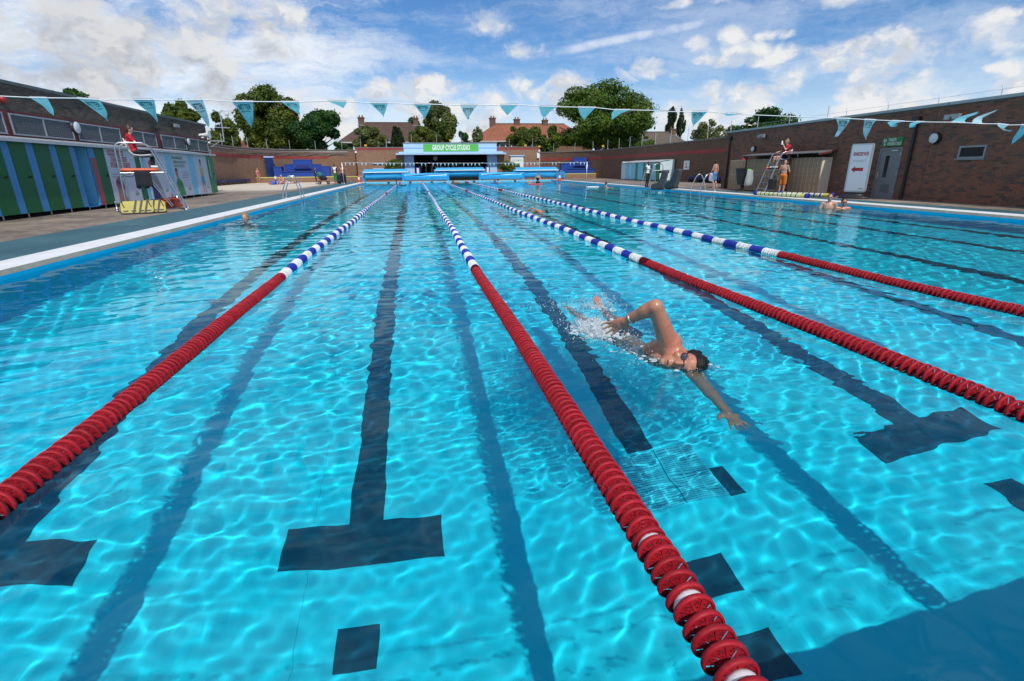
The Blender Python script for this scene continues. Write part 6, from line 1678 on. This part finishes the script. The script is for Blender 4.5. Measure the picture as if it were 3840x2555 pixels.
SIT = dict(pelvis=(0, 0, .10), chest=(0, -.07, .46), neck=(0, -.06, .61), head=(0, -.02, .755), shL=(.165, -.07, .57), shR=(-.165, -.07, .57), hiL=(.09, .02, .08), hiR=(-.09, .02, .08), knL=(.12, .44, .10), knR=(-.12, .44, .10), anL=(.12, .46, -.33), anR=(-.12, .46, -.33), toL=(.13, .62, -.38), toR=(-.13, .62, -.38))
# left lifeguard, hands on the rails, looking along the pool
ps = dict(SIT); ps.update(elL=(.27, .10, .36), elR=(-.27, .10, .36), wrL=(.33, .34, .30), wrR=(-.33, .34, .30), face=(-.1, 1, -.05), anL=(.12, .40, -.31), anR=(-.12, .40, -.31), toL=(.13, .56, -.36), toR=(-.13, .56, -.36))
person('lifeguard in red polo and black trousers on the left-hand chair', loc2(CHL, CHL_R, (-.22, 0, 1.475)), CHL_R-PI/2, 1.62, 'fair', 'brown', ps, 'red', 'black', 1.9, .6, 'white', 'bun', .013, fem=True, shades=True)
ps = dict(SIT); ps.update(elL=(.27, .06, .36), wrL=(.30, .28, .30), elR=(-.25, .16, .42), wrR=(-.10, .20, .62), face=(.15, 1, .05), anL=(.12, .40, -.31), anR=(-.12, .40, -.31), toL=(.13, .56, -.36), toR=(-.13, .56, -.36))
person('lifeguard in red polo and dark shorts drinking on the right-hand chair', loc2(CHR, CHR_R, (-.22, 0, 1.475)), CHR_R-PI/2, 1.58, 'fair', 'fair', ps, 'red', 'navy', .45, .6, 'white', 'bun', .013, fem=True)
p = loc2(CHR, CHR_R, (-.22, 0, 1.475)); q = CHR_R-PI/2
bp = p+Vector((math.cos(q)*-.07-math.sin(q)*.25, math.sin(q)*-.07+math.cos(q)*.25, .66))
t = thing('drinking_bottle', 'white bottle held up by the drinking lifeguard', 'bottle', bp); MB().lathe([(.032, -.06), (.034, .06), (.018, .09), (.014, .11)], (0, 0, 0), 10).build('bottle_body', WHITEP, t); MB().lathe([(.02, .11), (.02, .125)], (0, 0, 0), 8).build('cap', BLACKP, t)
# right-hand deck
b, H = tall(2674, 706, 601, (15.9, 26.6, DECK)); person('bare-chested man in blue shorts walking away by the right-hand ladder', b, .45, H, 'fair', 'dark', dict(elR=(-.27, .02, 1.12), wrR=(-.22, .18, .95), anL=(.10, -.16, .10), toL=(.11, -.02, .03), knL=(.1, .0, .48), face=(.9, .5, 0)), None, 'blue', .85, 0, None, 'short', .014)
t = thing('towel', 'white and navy striped towel in the hand of the man in blue shorts', 'towel', (15.62, 26.5, .62)); 
o = MB().add([(-.12, -.05, .32), (.1, .05, .34), (.16, .04, .05), (.12, -.02, -.12), (-.14, -.08, -.06), (-.02, -.12, .2)], [(0, 5, 1), (5, 2, 1), (5, 3, 2), (5, 4, 3), (0, 4, 5)]).build('cloth', cloth('striped towel', (.45, .45, .52)), t); o.modifiers.new('th', 'SOLIDIFY').thickness = .05
b, H = tall(2962, 716, 600, (15.62, 20.75, DECK)); person('bald man in orange shorts facing the lockers', b, -1.05, H, 'fair', 'brown', dict(elL=(.26, .05, 1.12), wrL=(.20, .28, 1.0), elR=(-.26, .02, 1.10), wrR=(-.24, .22, .92), face=(-.1, 1, -.1)), None, 'orange', .95, 0, None, 'bald', .014, build=1.15)
t = thing('rucksack', 'black rucksack held by the man in orange shorts', 'rucksack', (15.4, 21.1, .52)); bevel(MB().box((-.12, -.16, -.22), (.10, .16, .22)).build('bag_body', BLACKP, t), .05); MB().tube([(.05, -.06, .2), (.08, -.02, .36), (.05, .06, .2)], .012, 5).build('strap', BLACKP, t)
b, H = tall(2425, 703, 608); person('woman in white vest and black leggings on the right-hand edge', b, PI+.5, H, 'dark', 'dark', dict(elR=(-.25, .05, 1.12), wrR=(-.10, .22, 1.02), face=(.5, 1, -.1)), 'white', 'black', 1.95, .0, 'black', 'bun', .018, fem=True)
# left-hand terrace
b, H = tall(972, 687, 631); person('woman in coral swimsuit by the blue door', b, -2.2, H, 'fair', 'fair', dict(elL=(.3, .12, 1.15), wrL=(.4, .28, .98), face=(.3, 1, 0)), None, None, 1, 0, None, 'long', .022, 'coral', fem=True)
b, H = tall(1036, 691, 658); person('small child in white shirt and blue shorts on the left-hand terrace', b, .6, H, 'fair', 'fair', {}, 'white', 'royal', .9, .6, None, 'short', .024)
FL = dict(pelvis=(0, 0, .13), chest=(0, .05, .47), neck=(0, .08, .62), head=(0, .14, .75), shL=(.165, .06, .58), shR=(-.165, .06, .58), hiL=(.09, .04, .10), hiR=(-.09, .04, .10), knL=(.22, .38, .28), knR=(-.22, .38, .28), anL=(.12, .62, .06), anR=(-.12, .62, .06), toL=(.13, .76, .03), toR=(-.13, .76, .03), elL=(.24, .2, .35), elR=(-.24, .2, .35), wrL=(.18, .42, .3), wrR=(-.18, .42, .3))
b = at(1063, 693, 'z', DECK); person('bald sunbather sitting on a towel beside the child', b, 2.6, 1.72, 'fair', 'brown', FL, None, 'coral', .4, 0, None, 'bald', .022)
LY = dict(pelvis=(0, 0, .12), chest=(0, -.32, .16), neck=(0, -.48, .18), head=(0, -.62, .20), shL=(.165, -.44, .17), shR=(-.165, -.44, .17), elL=(.30, -.62, .10), elR=(-.30, -.30, .08), wrL=(.12, -.72, .12), wrR=(-.22, -.08, .08), hiL=(.09, .04, .11), hiR=(-.09, .04, .11), knL=(.12, .36, .38), knR=(-.12, .44, .14), anL=(.12, .52, .07), anR=(-.12, .84, .08), toL=(.12, .66, .04), toR=(-.12, .90, .18), face=(0, .2, 1))
b = at(1086, 692, 'z', DECK); person('sunbather lying on a white towel with one knee up', b, 1.3, 1.65, 'fair', 'brown', LY, None, 'white', .5, 0, None, 'long', .022)
for i, (x, c, lab) in enumerate(((1022, 'coral', 'red and white patterned towel heap by the child'), (1034, 'royal', 'blue beach bag on the towels by the child'), (1093, 'white', 'white towel spread under the lying sunbather'))):
    p = at(x, 693, 'z', DECK); t = thing('beach_towel', lab, 'towel', p, .3*i)
    mb = MB(); rr = random.Random(i)
    if i < 2:
        for k in range(9): blob(mb, (rr.uniform(-.35, .35), rr.uniform(-.3, .3), .06+rr.random()*(.22 if i else .10)), (.22, .2, .08), None, 8, 5)
    else: mb.box((-1.0, -.5, .004), (1.0, .5, .03))
    grow('cloth_folds', mb, CL[c], t, .03, 4) if i < 2 else mb.build('cloth', CL[c], t)
b, H = tall(1198, 691, 628); person('woman in black top pushing a pushchair', b+Vector((-.3, .2, 0)), -1.4, H, 'fair', 'dark', dict(elL=(.25, .10, 1.14), wrL=(.22, .36, 1.02), elR=(-.25, .10, 1.14), wrR=(-.22, .36, 1.02), face=(0, 1, 0)), 'black', 'black', 1.7, .3, 'black', 'bun', .022, fem=True)
p = at(1205, 692, 'z', DECK)
t = thing('pushchair', 'black pushchair with a teal hood on the left-hand terrace', 'pushchair', p+Vector((.25, -.1, 0)), 0.1)
for (x, y) in ((-.35, -.28), (-.35, .28), (.38, -.24), (.38, .24)): w_ = MB().lathe([(.12, -.025), (.14, 0), (.12, .025)], (x, y, .14), 14, 'y').build('wheel', BLACKP, t); MB().lathe([(.05, -.03), (.05, .03)], (x, y, .14), 8, 'y').build('hub', STEEL, w_)
MB().bar((-.35, -.26, .16), (.3, -.26, .75), .03).bar((-.35, .26, .16), (.3, .26, .75), .03).bar((.38, -.22, .16), (-.3, -.26, .8), .03).bar((.38, .22, .16), (-.3, .26, .8), .03).bar((-.3, -.26, .8), (-.55, -.26, 1.02), .03).bar((-.3, .26, .8), (-.55, .26, 1.02), .03).bar((-.55, -.26, 1.02), (-.55, .26, 1.02), .03).build('frame', BLACKP, t)
mb = MB(); blob(mb, (0, 0, .52), (.38, .26, .18)); blob(mb, (-.15, 0, .68), (.22, .25, .2)); grow('seat', mb, CL['black'], t, .03, 3)
mb = MB(); blob(mb, (-.28, 0, .82), (.30, .29, .26)); grow('hood', mb, cloth('teal hood', (.02, .16, .19)), t, .03, 3)
b, H = tall(1261, 690, 616); person('woman in dark jacket and green trousers on the left-hand terrace', b, 2.6, H, 'dark', 'dark', dict(face=(-.6, 1, 0), wrL=(.16, .16, .92)), 'white', 'green', 1.9, .0, 'peach', 'bun', .020, fem=True)
jb = MB(); limb(jb, (.15, -.05, 1.38), (.13, -.05, .85), .08, .09); limb(jb, (-.15, -.05, 1.38), (-.13, -.05, .85), .08, .09); limb(jb, (.175, -.01, 1.38), (.225, -.03, 1.1), .06, .055); limb(jb, (-.175, -.01, 1.38), (-.225, -.03, 1.1), .06, .055); limb(jb, (.225, -.03, 1.1), (.18, .12, .95), .052, .045); limb(jb, (-.225, -.03, 1.1), (-.235, .05, .9), .052, .045); blob(jb, (0, -.09, 1.15), (.16, .06, .3))
grow('jacket', jb, CL['jacket'], bpy.data.objects[[o.name for o in bpy.data.objects if o.get('label', '').startswith('woman in dark jacket')][0]], .022, 3)
b, H = tall(1288, 689, 619); person('woman in peach top and navy leggings with a hand on her hip', b, 2.9, H, 'dark', 'dark', dict(elL=(.36, -.03, 1.18), wrL=(.20, .06, .98), face=(.4, 1, 0)), 'peach', 'navy', 1.9, .0, 'white', 'long', .020, fem=True)
t = thing('rucksack', 'black bag on the ground behind the woman in the peach top', 'bag', (-6.9, 53.4, DECK)); bevel(MB().box((-.42, -.25, 0), (.42, .25, .85)).build('bag_body', BLACKP, t), .12); MB().tube([(-.15, 0, .85), (0, 0, 1.0), (.15, 0, .85)], .03, 6).build('strap', BLACKP, t)

# ------------------------------------------------------------------ bathers in the water
def bather(label, x, y, rz, skin, hair, style='short', s=1.0, arms='tread', vox=.016, shades=False, top=None, zoff=0.0):
    b = at(x, y, 'z', 0.0); b.z = -1.37*s+zoff
    pose = dict(elL=(.36, .12, 1.28), wrL=(.46, .32, 1.33), elR=(-.36, .12, 1.28), wrR=(-.46, .32, 1.33), face=(0, 1, .02))
    if arms == 'low': pose.update(elL=(.26, .05, 1.15), elR=(-.26, .05, 1.15), wrL=(.2, .25, 1.05), wrR=(-.2, .25, 1.05))
    t = person(label, b, rz, 1.70*s, skin, hair, pose, None, 'navy', .4, 0, None, style, vox, group='bathers in the pool', shades=shades, swimsuit=top, fem=bool(top))
    for c in t.children: wet(c)
    return t
bather('fair-haired woman swimming near the left-hand pool edge', 925, 836, 2.9, 'fair', 'fair', 'bun', 1.0, vox=.012, zoff=-.09, top='navy')
bather('man in dark sunglasses standing in the water below the warning sign', 3106, 780, 2.5, 'fair', 'brown', 'short', 1.02, 'low', .013, True, zoff=.10)
bather('child with red goggles beside the man in sunglasses', 3160, 783, 2.7, 'tan', 'dark', 'short', 1.0, 'low', .013, True, zoff=-.02)
bather('dark-haired woman holding a float in the middle distance on the right', 2272, 705, -1.7, 'fair', 'dark', 'bun', 1.0, 'tread', .018, zoff=.04, top='black')
o = bevel(MB().box((-.42, -.16, -.02), (.42, .16, .05)).build('swim_float', WHITEP), .03); p = at(2222, 702, 'z', .02); o.location = p; tag(o, 'long white float lying on the water before the dark-haired woman', 'float')
bather('woman sitting upright on a red float at the far right of the pool', 2017, 691, 2.4, 'fair', 'brown', 'pony', 1.05, 'low', .024, zoff=.62, top='black')
bather('small child beside the woman on the red float', 1987, 686, 2.9, 'fair', 'fair', 'short', .85, 'low', .024, zoff=.12)
bather('swimmer with a kickboard near the far wall', 1868, 684, -1.2, 'fair', 'dark', 'short', 1.0, 'tread', .024, zoff=.0)
for i, (x, y, w_, c, lab) in enumerate(((2010, 692, 1.1, 'coral', 'red float under the sitting woman'), (1560, 682, .5, 'coral', 'small pink float against the far wall'), (1712, 684, .5, 'peach', 'small orange float near the far wall'), (1855, 687, .7, 'royal', 'blue kickboard held by the far swimmer'))):
    p = at(x, y, 'z', .02); o = bevel(MB().box((-w_/2, -.2, -.03), (w_/2, .2, .07)).build('swim_float', CL[c]), .04, 2); o.location = p; o.rotation_euler.z = .4*i; tag(o, lab, 'float')
# snorkel-finned diver going under in the left-hand lane
p = at(1490, 697, 'z', 0.0)
t = thing('person', 'diver going under with one dark fin in the air at the far end', 'person', p, 0, 'bathers in the pool')
mb = MB(); limb(mb, (0, .2, -.35), (0, .05, -.05), .07, .06); limb(mb, (0, .05, -.05), (-.05, 0, .35), .06, .045); limb(mb, (-.05, 0, .35), (-.12, -.06, .75), .05, .03); limb(mb, (.3, .1, -.02), (.75, .2, .04), .06, .04); limb(mb, (0, .2, -.3), (.3, .1, -.02), .08, .06); grow('body', mb, CL['black'], t, .024, 3)
# crawl swimmer in the middle distance, one lane over
p = at(2005, 796, 'z', 0.0)
t = thing('person', 'distant front crawl swimmer with one arm raised, middle right lane', 'person', (p.x, p.y, 0), 0, 'bathers in the pool')
t.scale = (.62, .62, .62); mb = MB(); limb(mb, (.05, .25, -.03), (.25, -.15, .0), .11, .12); limb(mb, (.25, -.15, .0), (.45, -.38, .02), .07, .06); blob(mb, (.48, -.42, .03), (.09, .1, .09)); limb(mb, (.15, -.1, .06), (-.12, .05, .20), .05, .045); limb(mb, (-.12, .05, .20), (-.34, .18, .05), .042, .03); limb(mb, (.05, .25, -.05), (-.3, .9, -.1), .09, .06)
wet(grow('body', mb, SK['tan'], t, .02, 4)); mb = MB(); blob(mb, (.50, -.43, .045), (.098, .105, .09)); grow('hair', mb, HAIR['dark'], t, .02, 2)

# ------------------------------------------------------------------ the front crawl swimmer
def crawl():
    t = thing('person', 'front crawl swimmer with dark wet hair and goggles, right arm arched over the water', 'person', (1.6, 3.3, 0), 0, 'bathers in the pool')
    O = Vector((1.6, 3.3, 0)); V = lambda *p_: Vector(p_)-O
    shR, elR, wrR = V(1.650, 3.095, .085), V(1.497, 3.045, .385), V(1.385, 3.215, .255)
    shL, elL, wrL = V(1.740, 2.985, -.11), V(1.708, 2.700, -.16), V(1.678, 2.420, -.20)
    chest, waist, pel = V(1.645, 3.22, -.125), V(1.60, 3.46, -.165), V(1.575, 3.68, -.175)
    hd = V(1.676, 2.966, .000)
    fu = Vector((.80, -.56, .05)).normalized(); ff = Vector((-.52, -.74, .36)); hr_ = ff.cross(fu).normalized(); ff = fu.cross(hr_).normalized(); hf = (hr_, ff, fu)
    mb = MB()
    up = (chest-pel).normalized(); rgt = (shR-shL).normalized(); fr = up.cross(rgt).normalized(); rgt = fr.cross(up).normalized(); tf = (rgt, fr, up)
    blob(mb, chest, (.185, .125, .20), tf, 16, 10); blob(mb, waist, (.150, .108, .20), tf, 16, 10); blob(mb, pel, (.160, .125, .15), tf, 16, 10)
    limb(mb, shR, shL, .080, .075, 14); blob(mb, chest+rgt*.10+up*.06, (.09, .085, .13), tf); blob(mb, chest+rgt*.07-fr*.07+up*.04, (.10, .05, .13), tf); blob(mb, chest-rgt*.07-fr*.07+up*.04, (.10, .05, .13), tf)
    blob(mb, shR+Vector((0, 0, .02)), (.082, .082, .085), None, 14, 10); limb(mb, shR, chest+rgt*.13-up*.02, .075, .07, 12)
    # neck
    limb(mb, chest+up*.16, hd-fu*.08, .068, .062, 12)
    # arms with muscle swell
    def arm(a, b, c, k=1.0):
        limb(mb, a, b, .066*k, .047*k, 14); blob(mb, a.lerp(b, .45), (.058*k, .056*k, .12), orient(b-a, (0, 1, .2)), 12, 8)
        limb(mb, b, c, .049*k, .031*k, 14); blob(mb, b.lerp(c, .28), (.051*k, .047*k, .10), orient(c-b, (0, 1, .2)), 12, 8)
    arm(shR, elR, wrR, 1.08); arm(shL, elL, wrL)
    # legs, kicking
    for (h, k, a, f) in ((V(1.64, 3.74, -.115), V(1.66, 4.16, -.13), V(1.67, 4.50, -.045), V(1.665, 4.66, .050)), (V(1.49, 3.74, -.125), V(1.45, 4.16, -.19), V(1.40, 4.52, -.14), V(1.37, 4.68, -.09))):
        limb(mb, h, k, .098, .062, 14); limb(mb, k, a, .063, .038, 12); blob(mb, k.lerp(a, .3), (.06, .06, .12), orient(a-k, (0, 0, 1)), 10, 8); limb(mb, a, f, .036, .024, 10); blob(mb, a.lerp(f, .75), (.046, .022, .07), orient(f-a, (0, -.3, 1)), 10, 6)
    # head: skull, jaw, cheeks, nose, lips, ear
    blob(mb, hd+fu*.030, (.088, .108, .120), hf, 18, 12); blob(mb, hd-fu*.065+ff*.028, (.064, .072, .068), hf, 14, 8)
    limb(mb, hd+ff*.100+fu*.030, hd+ff*.124-fu*.016, .011, .017, 10); blob(mb, hd+ff*.112-fu*.020, (.021, .014, .013), hf)
    blob(mb, hd+ff*.093-fu*.062, (.027, .014, .009), hf); blob(mb, hd+ff*.090-fu*.083, (.024, .014, .009), hf); blob(mb, hd+ff*.080-fu*.112, (.026, .020, .018), hf)
    limb(mb, hd+ff*.088+fu*.060+hr_*.045, hd+ff*.088+fu*.060-hr_*.045, .015, .015, 8)
    for s in (-1, 1): blob(mb, hd+hr_*.052*s+ff*.072-fu*.022, (.028, .02, .024), hf); blob(mb, hd+hr_*.092*s-ff*.012+fu*.002, (.014, .026, .038), hf)
    # hands: palm, four fingers of unequal length, thumb from the side of the palm
    def hand(w, d, sp, nn, curl, spread, tsgn):
        d = d.normalized(); sp = (sp-d*sp.dot(d)).normalized(); nn = d.cross(sp).normalized()*(1 if nn.dot(d.cross(sp)) > 0 else -1)
        limb(mb, w, w+d*.03, .031, .030, 10)
        pc = w+d*.065; blob(mb, pc, (.048, .019, .052), (sp, nn, d), 12, 8); blob(mb, pc+d*.022, (.047, .016, .035), (sp, nn, d), 12, 8)
        for o_, l_, an in ((-.036, .080, -1.0), (-.012, .095, -.35), (.012, .090, .3), (.035, .070, .95)):
            a = pc+d*.042+sp*o_; dd = (d+sp*an*spread).normalized()
            k1_ = a+dd*l_*.48+nn*curl*.008; d2 = (dd+nn*curl*.45).normalized(); k2_ = k1_+d2*l_*.32; d3 = (d2+nn*curl*.5).normalized()
            limb(mb, a-dd*.01, k1_, .0115, .0105, 8); limb(mb, k1_, k2_, .0105, .0095, 8); limb(mb, k2_, k2_+d3*l_*.24, .0095, .0078, 8)
        a = w+d*.030+sp*.030*tsgn; m_ = a+(d*.55+sp*.85*tsgn).normalized()*.048; limb(mb, a, m_, .016, .0125, 8); limb(mb, m_, m_+(d*.85+sp*.45*tsgn+nn*.15).normalized()*.036, .0125, .0095, 8)
    hand(wrR, V(1.288, 3.315, .165)-wrR, Vector((-.1, .3, -.9)), Vector((0, -1, 0)), .30, .26, 1)
    hand(wrL, V(1.660, 2.21, -.225)-wrL, Vector((1, 0, 0)), Vector((0, 0, -1)), .12, .30, -1)
    body = grow('body', mb, mat('wet tanned skin', rough=.30, spec=.6, fn=m_skin((.47, .22, .135))), t, .0068, 5, .45)
    wet(body)
    # hair: wet cap of dark hair over the skull, swept back
    hb = MB(); blob(hb, hd+fu*.060-ff*.020, (.098, .108, .112), hf, 18, 12); blob(hb, hd+fu*.01-ff*.062, (.088, .068, .10), hf, 14, 10); blob(hb, hd+fu*.115+ff*.012, (.075, .075, .058), hf)
    rr = random.Random(4)
    for i in range(90):
        a = rr.uniform(-1.35, 1.35); e = rr.uniform(-.3, 1.15)
        n0 = (fu*math.cos(e)*math.cos(a)+hr_*math.sin(a)+ff*math.sin(e)*.55).normalized(); p0 = hd+fu*.045-ff*.012+n0*.098; limb(hb, p0, p0-ff*(.03+.03*rr.random())+n0*.010+fu*rr.uniform(-.02, .03), .010, .005, 6)
    ho = grow('hair', hb, mat('wet black hair', (.007, .006, .006), .42, spec=.35, bump=.6, bscale=120), t, .006, 1, .4); wet(ho)
    # goggles: two lens cups, bridge, strap
    gm = mat('smoke goggle lens', (.05, .055, .09), .1, spec=.7); gk = mat('goggle rubber', (.008, .008, .01), .4)
    for s in (-1, 1):
        g_ = MB(); blob(g_, hd+ff*.100+hr_*.040*s+fu*.026, (.027, .009, .018), hf, 14, 8); o = g_.build('goggle_lens', gm, t); wet(o)
        g_ = MB(); blob(g_, hd+ff*.090+hr_*.041*s+fu*.026, (.032, .015, .022), hf, 14, 8); o = g_.build('goggle_cup', gk, t); wet(o)
    g_ = MB(); limb(g_, hd+ff*.108+hr_*.012+fu*.028, hd+ff*.108-hr_*.012+fu*.028, .006, .006, 6)
    pts = [hd+ff*(.088*math.cos(a))+hr_*(.098*math.sin(a))+fu*(.030+.045*(1-math.cos(a))) for a in np.linspace(.55, 2*PI-.55, 26)]
    g_.tube(pts, .0068, 6); o = g_.build('goggle_strap', gk, t); wet(o)
    # open mouth
    g_ = MB(); blob(g_, hd+ff*.096-fu*.0725, (.017, .010, .0075), hf, 10, 6); g_.build('mouth', mat('mouth dark red', (.16, .02, .02), .5), t)
    # wrist band
    d = (wrR-elR).normalized(); c = wrR-d*.035; u = d.cross(Vector((0, 0, 1))).normalized(); w_ = d.cross(u)
    pts = [c+(u*math.cos(a)+w_*math.sin(a))*.0375 for a in np.linspace(0, 2*PI, 20)]; MB().tube(pts, .0055, 6).build('wrist_band', mat('steel band', (.7, .7, .7), .2, 1.0), t)
    # shorts
    sb = MB(); blob(sb, pel-up*.02, (.172, .138, .13), tf, 14, 8)
    for (h, k) in ((V(1.64, 3.74, -.115), V(1.66, 4.16, -.13)), (V(1.49, 3.74, -.125), V(1.45, 4.16, -.19))): limb(sb, h, h.lerp(k, .45), .110, .092, 12)
    wet(grow('shorts', sb, CL['navy'], t, .010, 3))
crawl()
# splash: droplets and torn sheets of water thrown up behind the arm
MSPL = bpy.data.materials.new('white water'); MSPL.use_nodes = True
_b = MSPL.node_tree.nodes['Principled BSDF']; _b.inputs['Base Color'].default_value = (.82, .88, .90, 1); _b.inputs['Roughness'].default_value = .15; _b.inputs['Transmission Weight'].default_value = .45; _b.inputs['IOR'].default_value = 1.2
fm = MB(); rr = random.Random(21)
for i in range(420):
    x, y = rr.gauss(1.37, .080), rr.gauss(3.78, .11); r_ = rr.uniform(.005, .019)
    blob(fm, (x, y, abs(rr.gauss(0, .026))-.006), (r_*1.3, r_*1.5, r_*rr.uniform(.4, 1.3)), None, 6, 4)
for i in range(70):
    a_ = rr.uniform(0, 2*PI); x, y = 1.36+.12*math.cos(a_)*rr.random(), 3.74+.16*math.sin(a_)*rr.random(); p0 = Vector((x, y, .01)); limb(fm, p0, p0+Vector((rr.gauss(-.02, .04), rr.gauss(.03, .04), rr.uniform(.02, .09))), .010, .003, 6)
for (cx, cy, n_, sx, sy) in ((1.64, 4.48, 50, .05, .09), (1.52, 3.30, 60, .10, .05), (1.60, 3.08, 40, .09, .03), (1.80, 3.10, 40, .05, .10), (1.72, 2.86, 26, .06, .03)):
    for i in range(n_): r_ = rr.uniform(.005, .014); blob(fm, (rr.gauss(cx, sx), rr.gauss(cy, sy), rr.uniform(-.006, .006)), (r_*1.8, r_*1.5, r_*.5), None, 6, 4)
fo = grow('splash_sheet', fm, MSPL, None, .0055, 1, .4); tag(fo, 'foaming white water churned up beside the crawl swimmer', 'splash', kind='stuff')
sp = MB(); rr = random.Random(12)
def drop(p, r):
    x, y, z = p; k = rr.uniform(.8, 1.9)
    sp.add([(x+r, y, z), (x-r, y, z), (x, y+r, z), (x, y-r, z), (x, y, z+r*k), (x, y, z-r)], [(0, 2, 4), (2, 1, 4), (1, 3, 4), (3, 0, 4), (2, 0, 5), (1, 2, 5), (3, 1, 5), (0, 3, 5)], True)
for (cx, cy, cz, sx, sy, sz, n, r0, r1) in ((1.36, 3.80, .035, .12, .17, .04, 1500, .0015, .006), (1.30, 3.62, .03, .07, .10, .03, 700, .002, .007), (1.62, 4.42, .05, .10, .12, .05, 500, .002, .007), (1.38, 4.45, .02, .12, .12, .03, 350, .002, .006),
                                         (1.50, 3.35, .03, .12, .12, .03, 420, .0015, .005), (1.78, 3.20, .05, .09, .12, .04, 260, .0015, .0055), (1.55, 3.05, .015, .13, .07, .012, 300, .0015, .004), (1.05, 4.7, .015, .16, .15, .012, 160, .002, .005), (1.75, 2.85, .01, .10, .10, .01, 140, .0015, .004)):
    for i in range(n):
        x, y = rr.gauss(cx, sx), rr.gauss(cy, sy); z = abs(rr.gauss(0, sz))+cz*rr.random(); drop((x, y, z), r0+(r1-r0)*rr.random()**2)
o = sp.build('splash', MSPL); tag(o, 'white splash and droplets thrown up around the crawl swimmer', 'splash', kind='stuff')

bpy.data.scenes.remove(_bench)
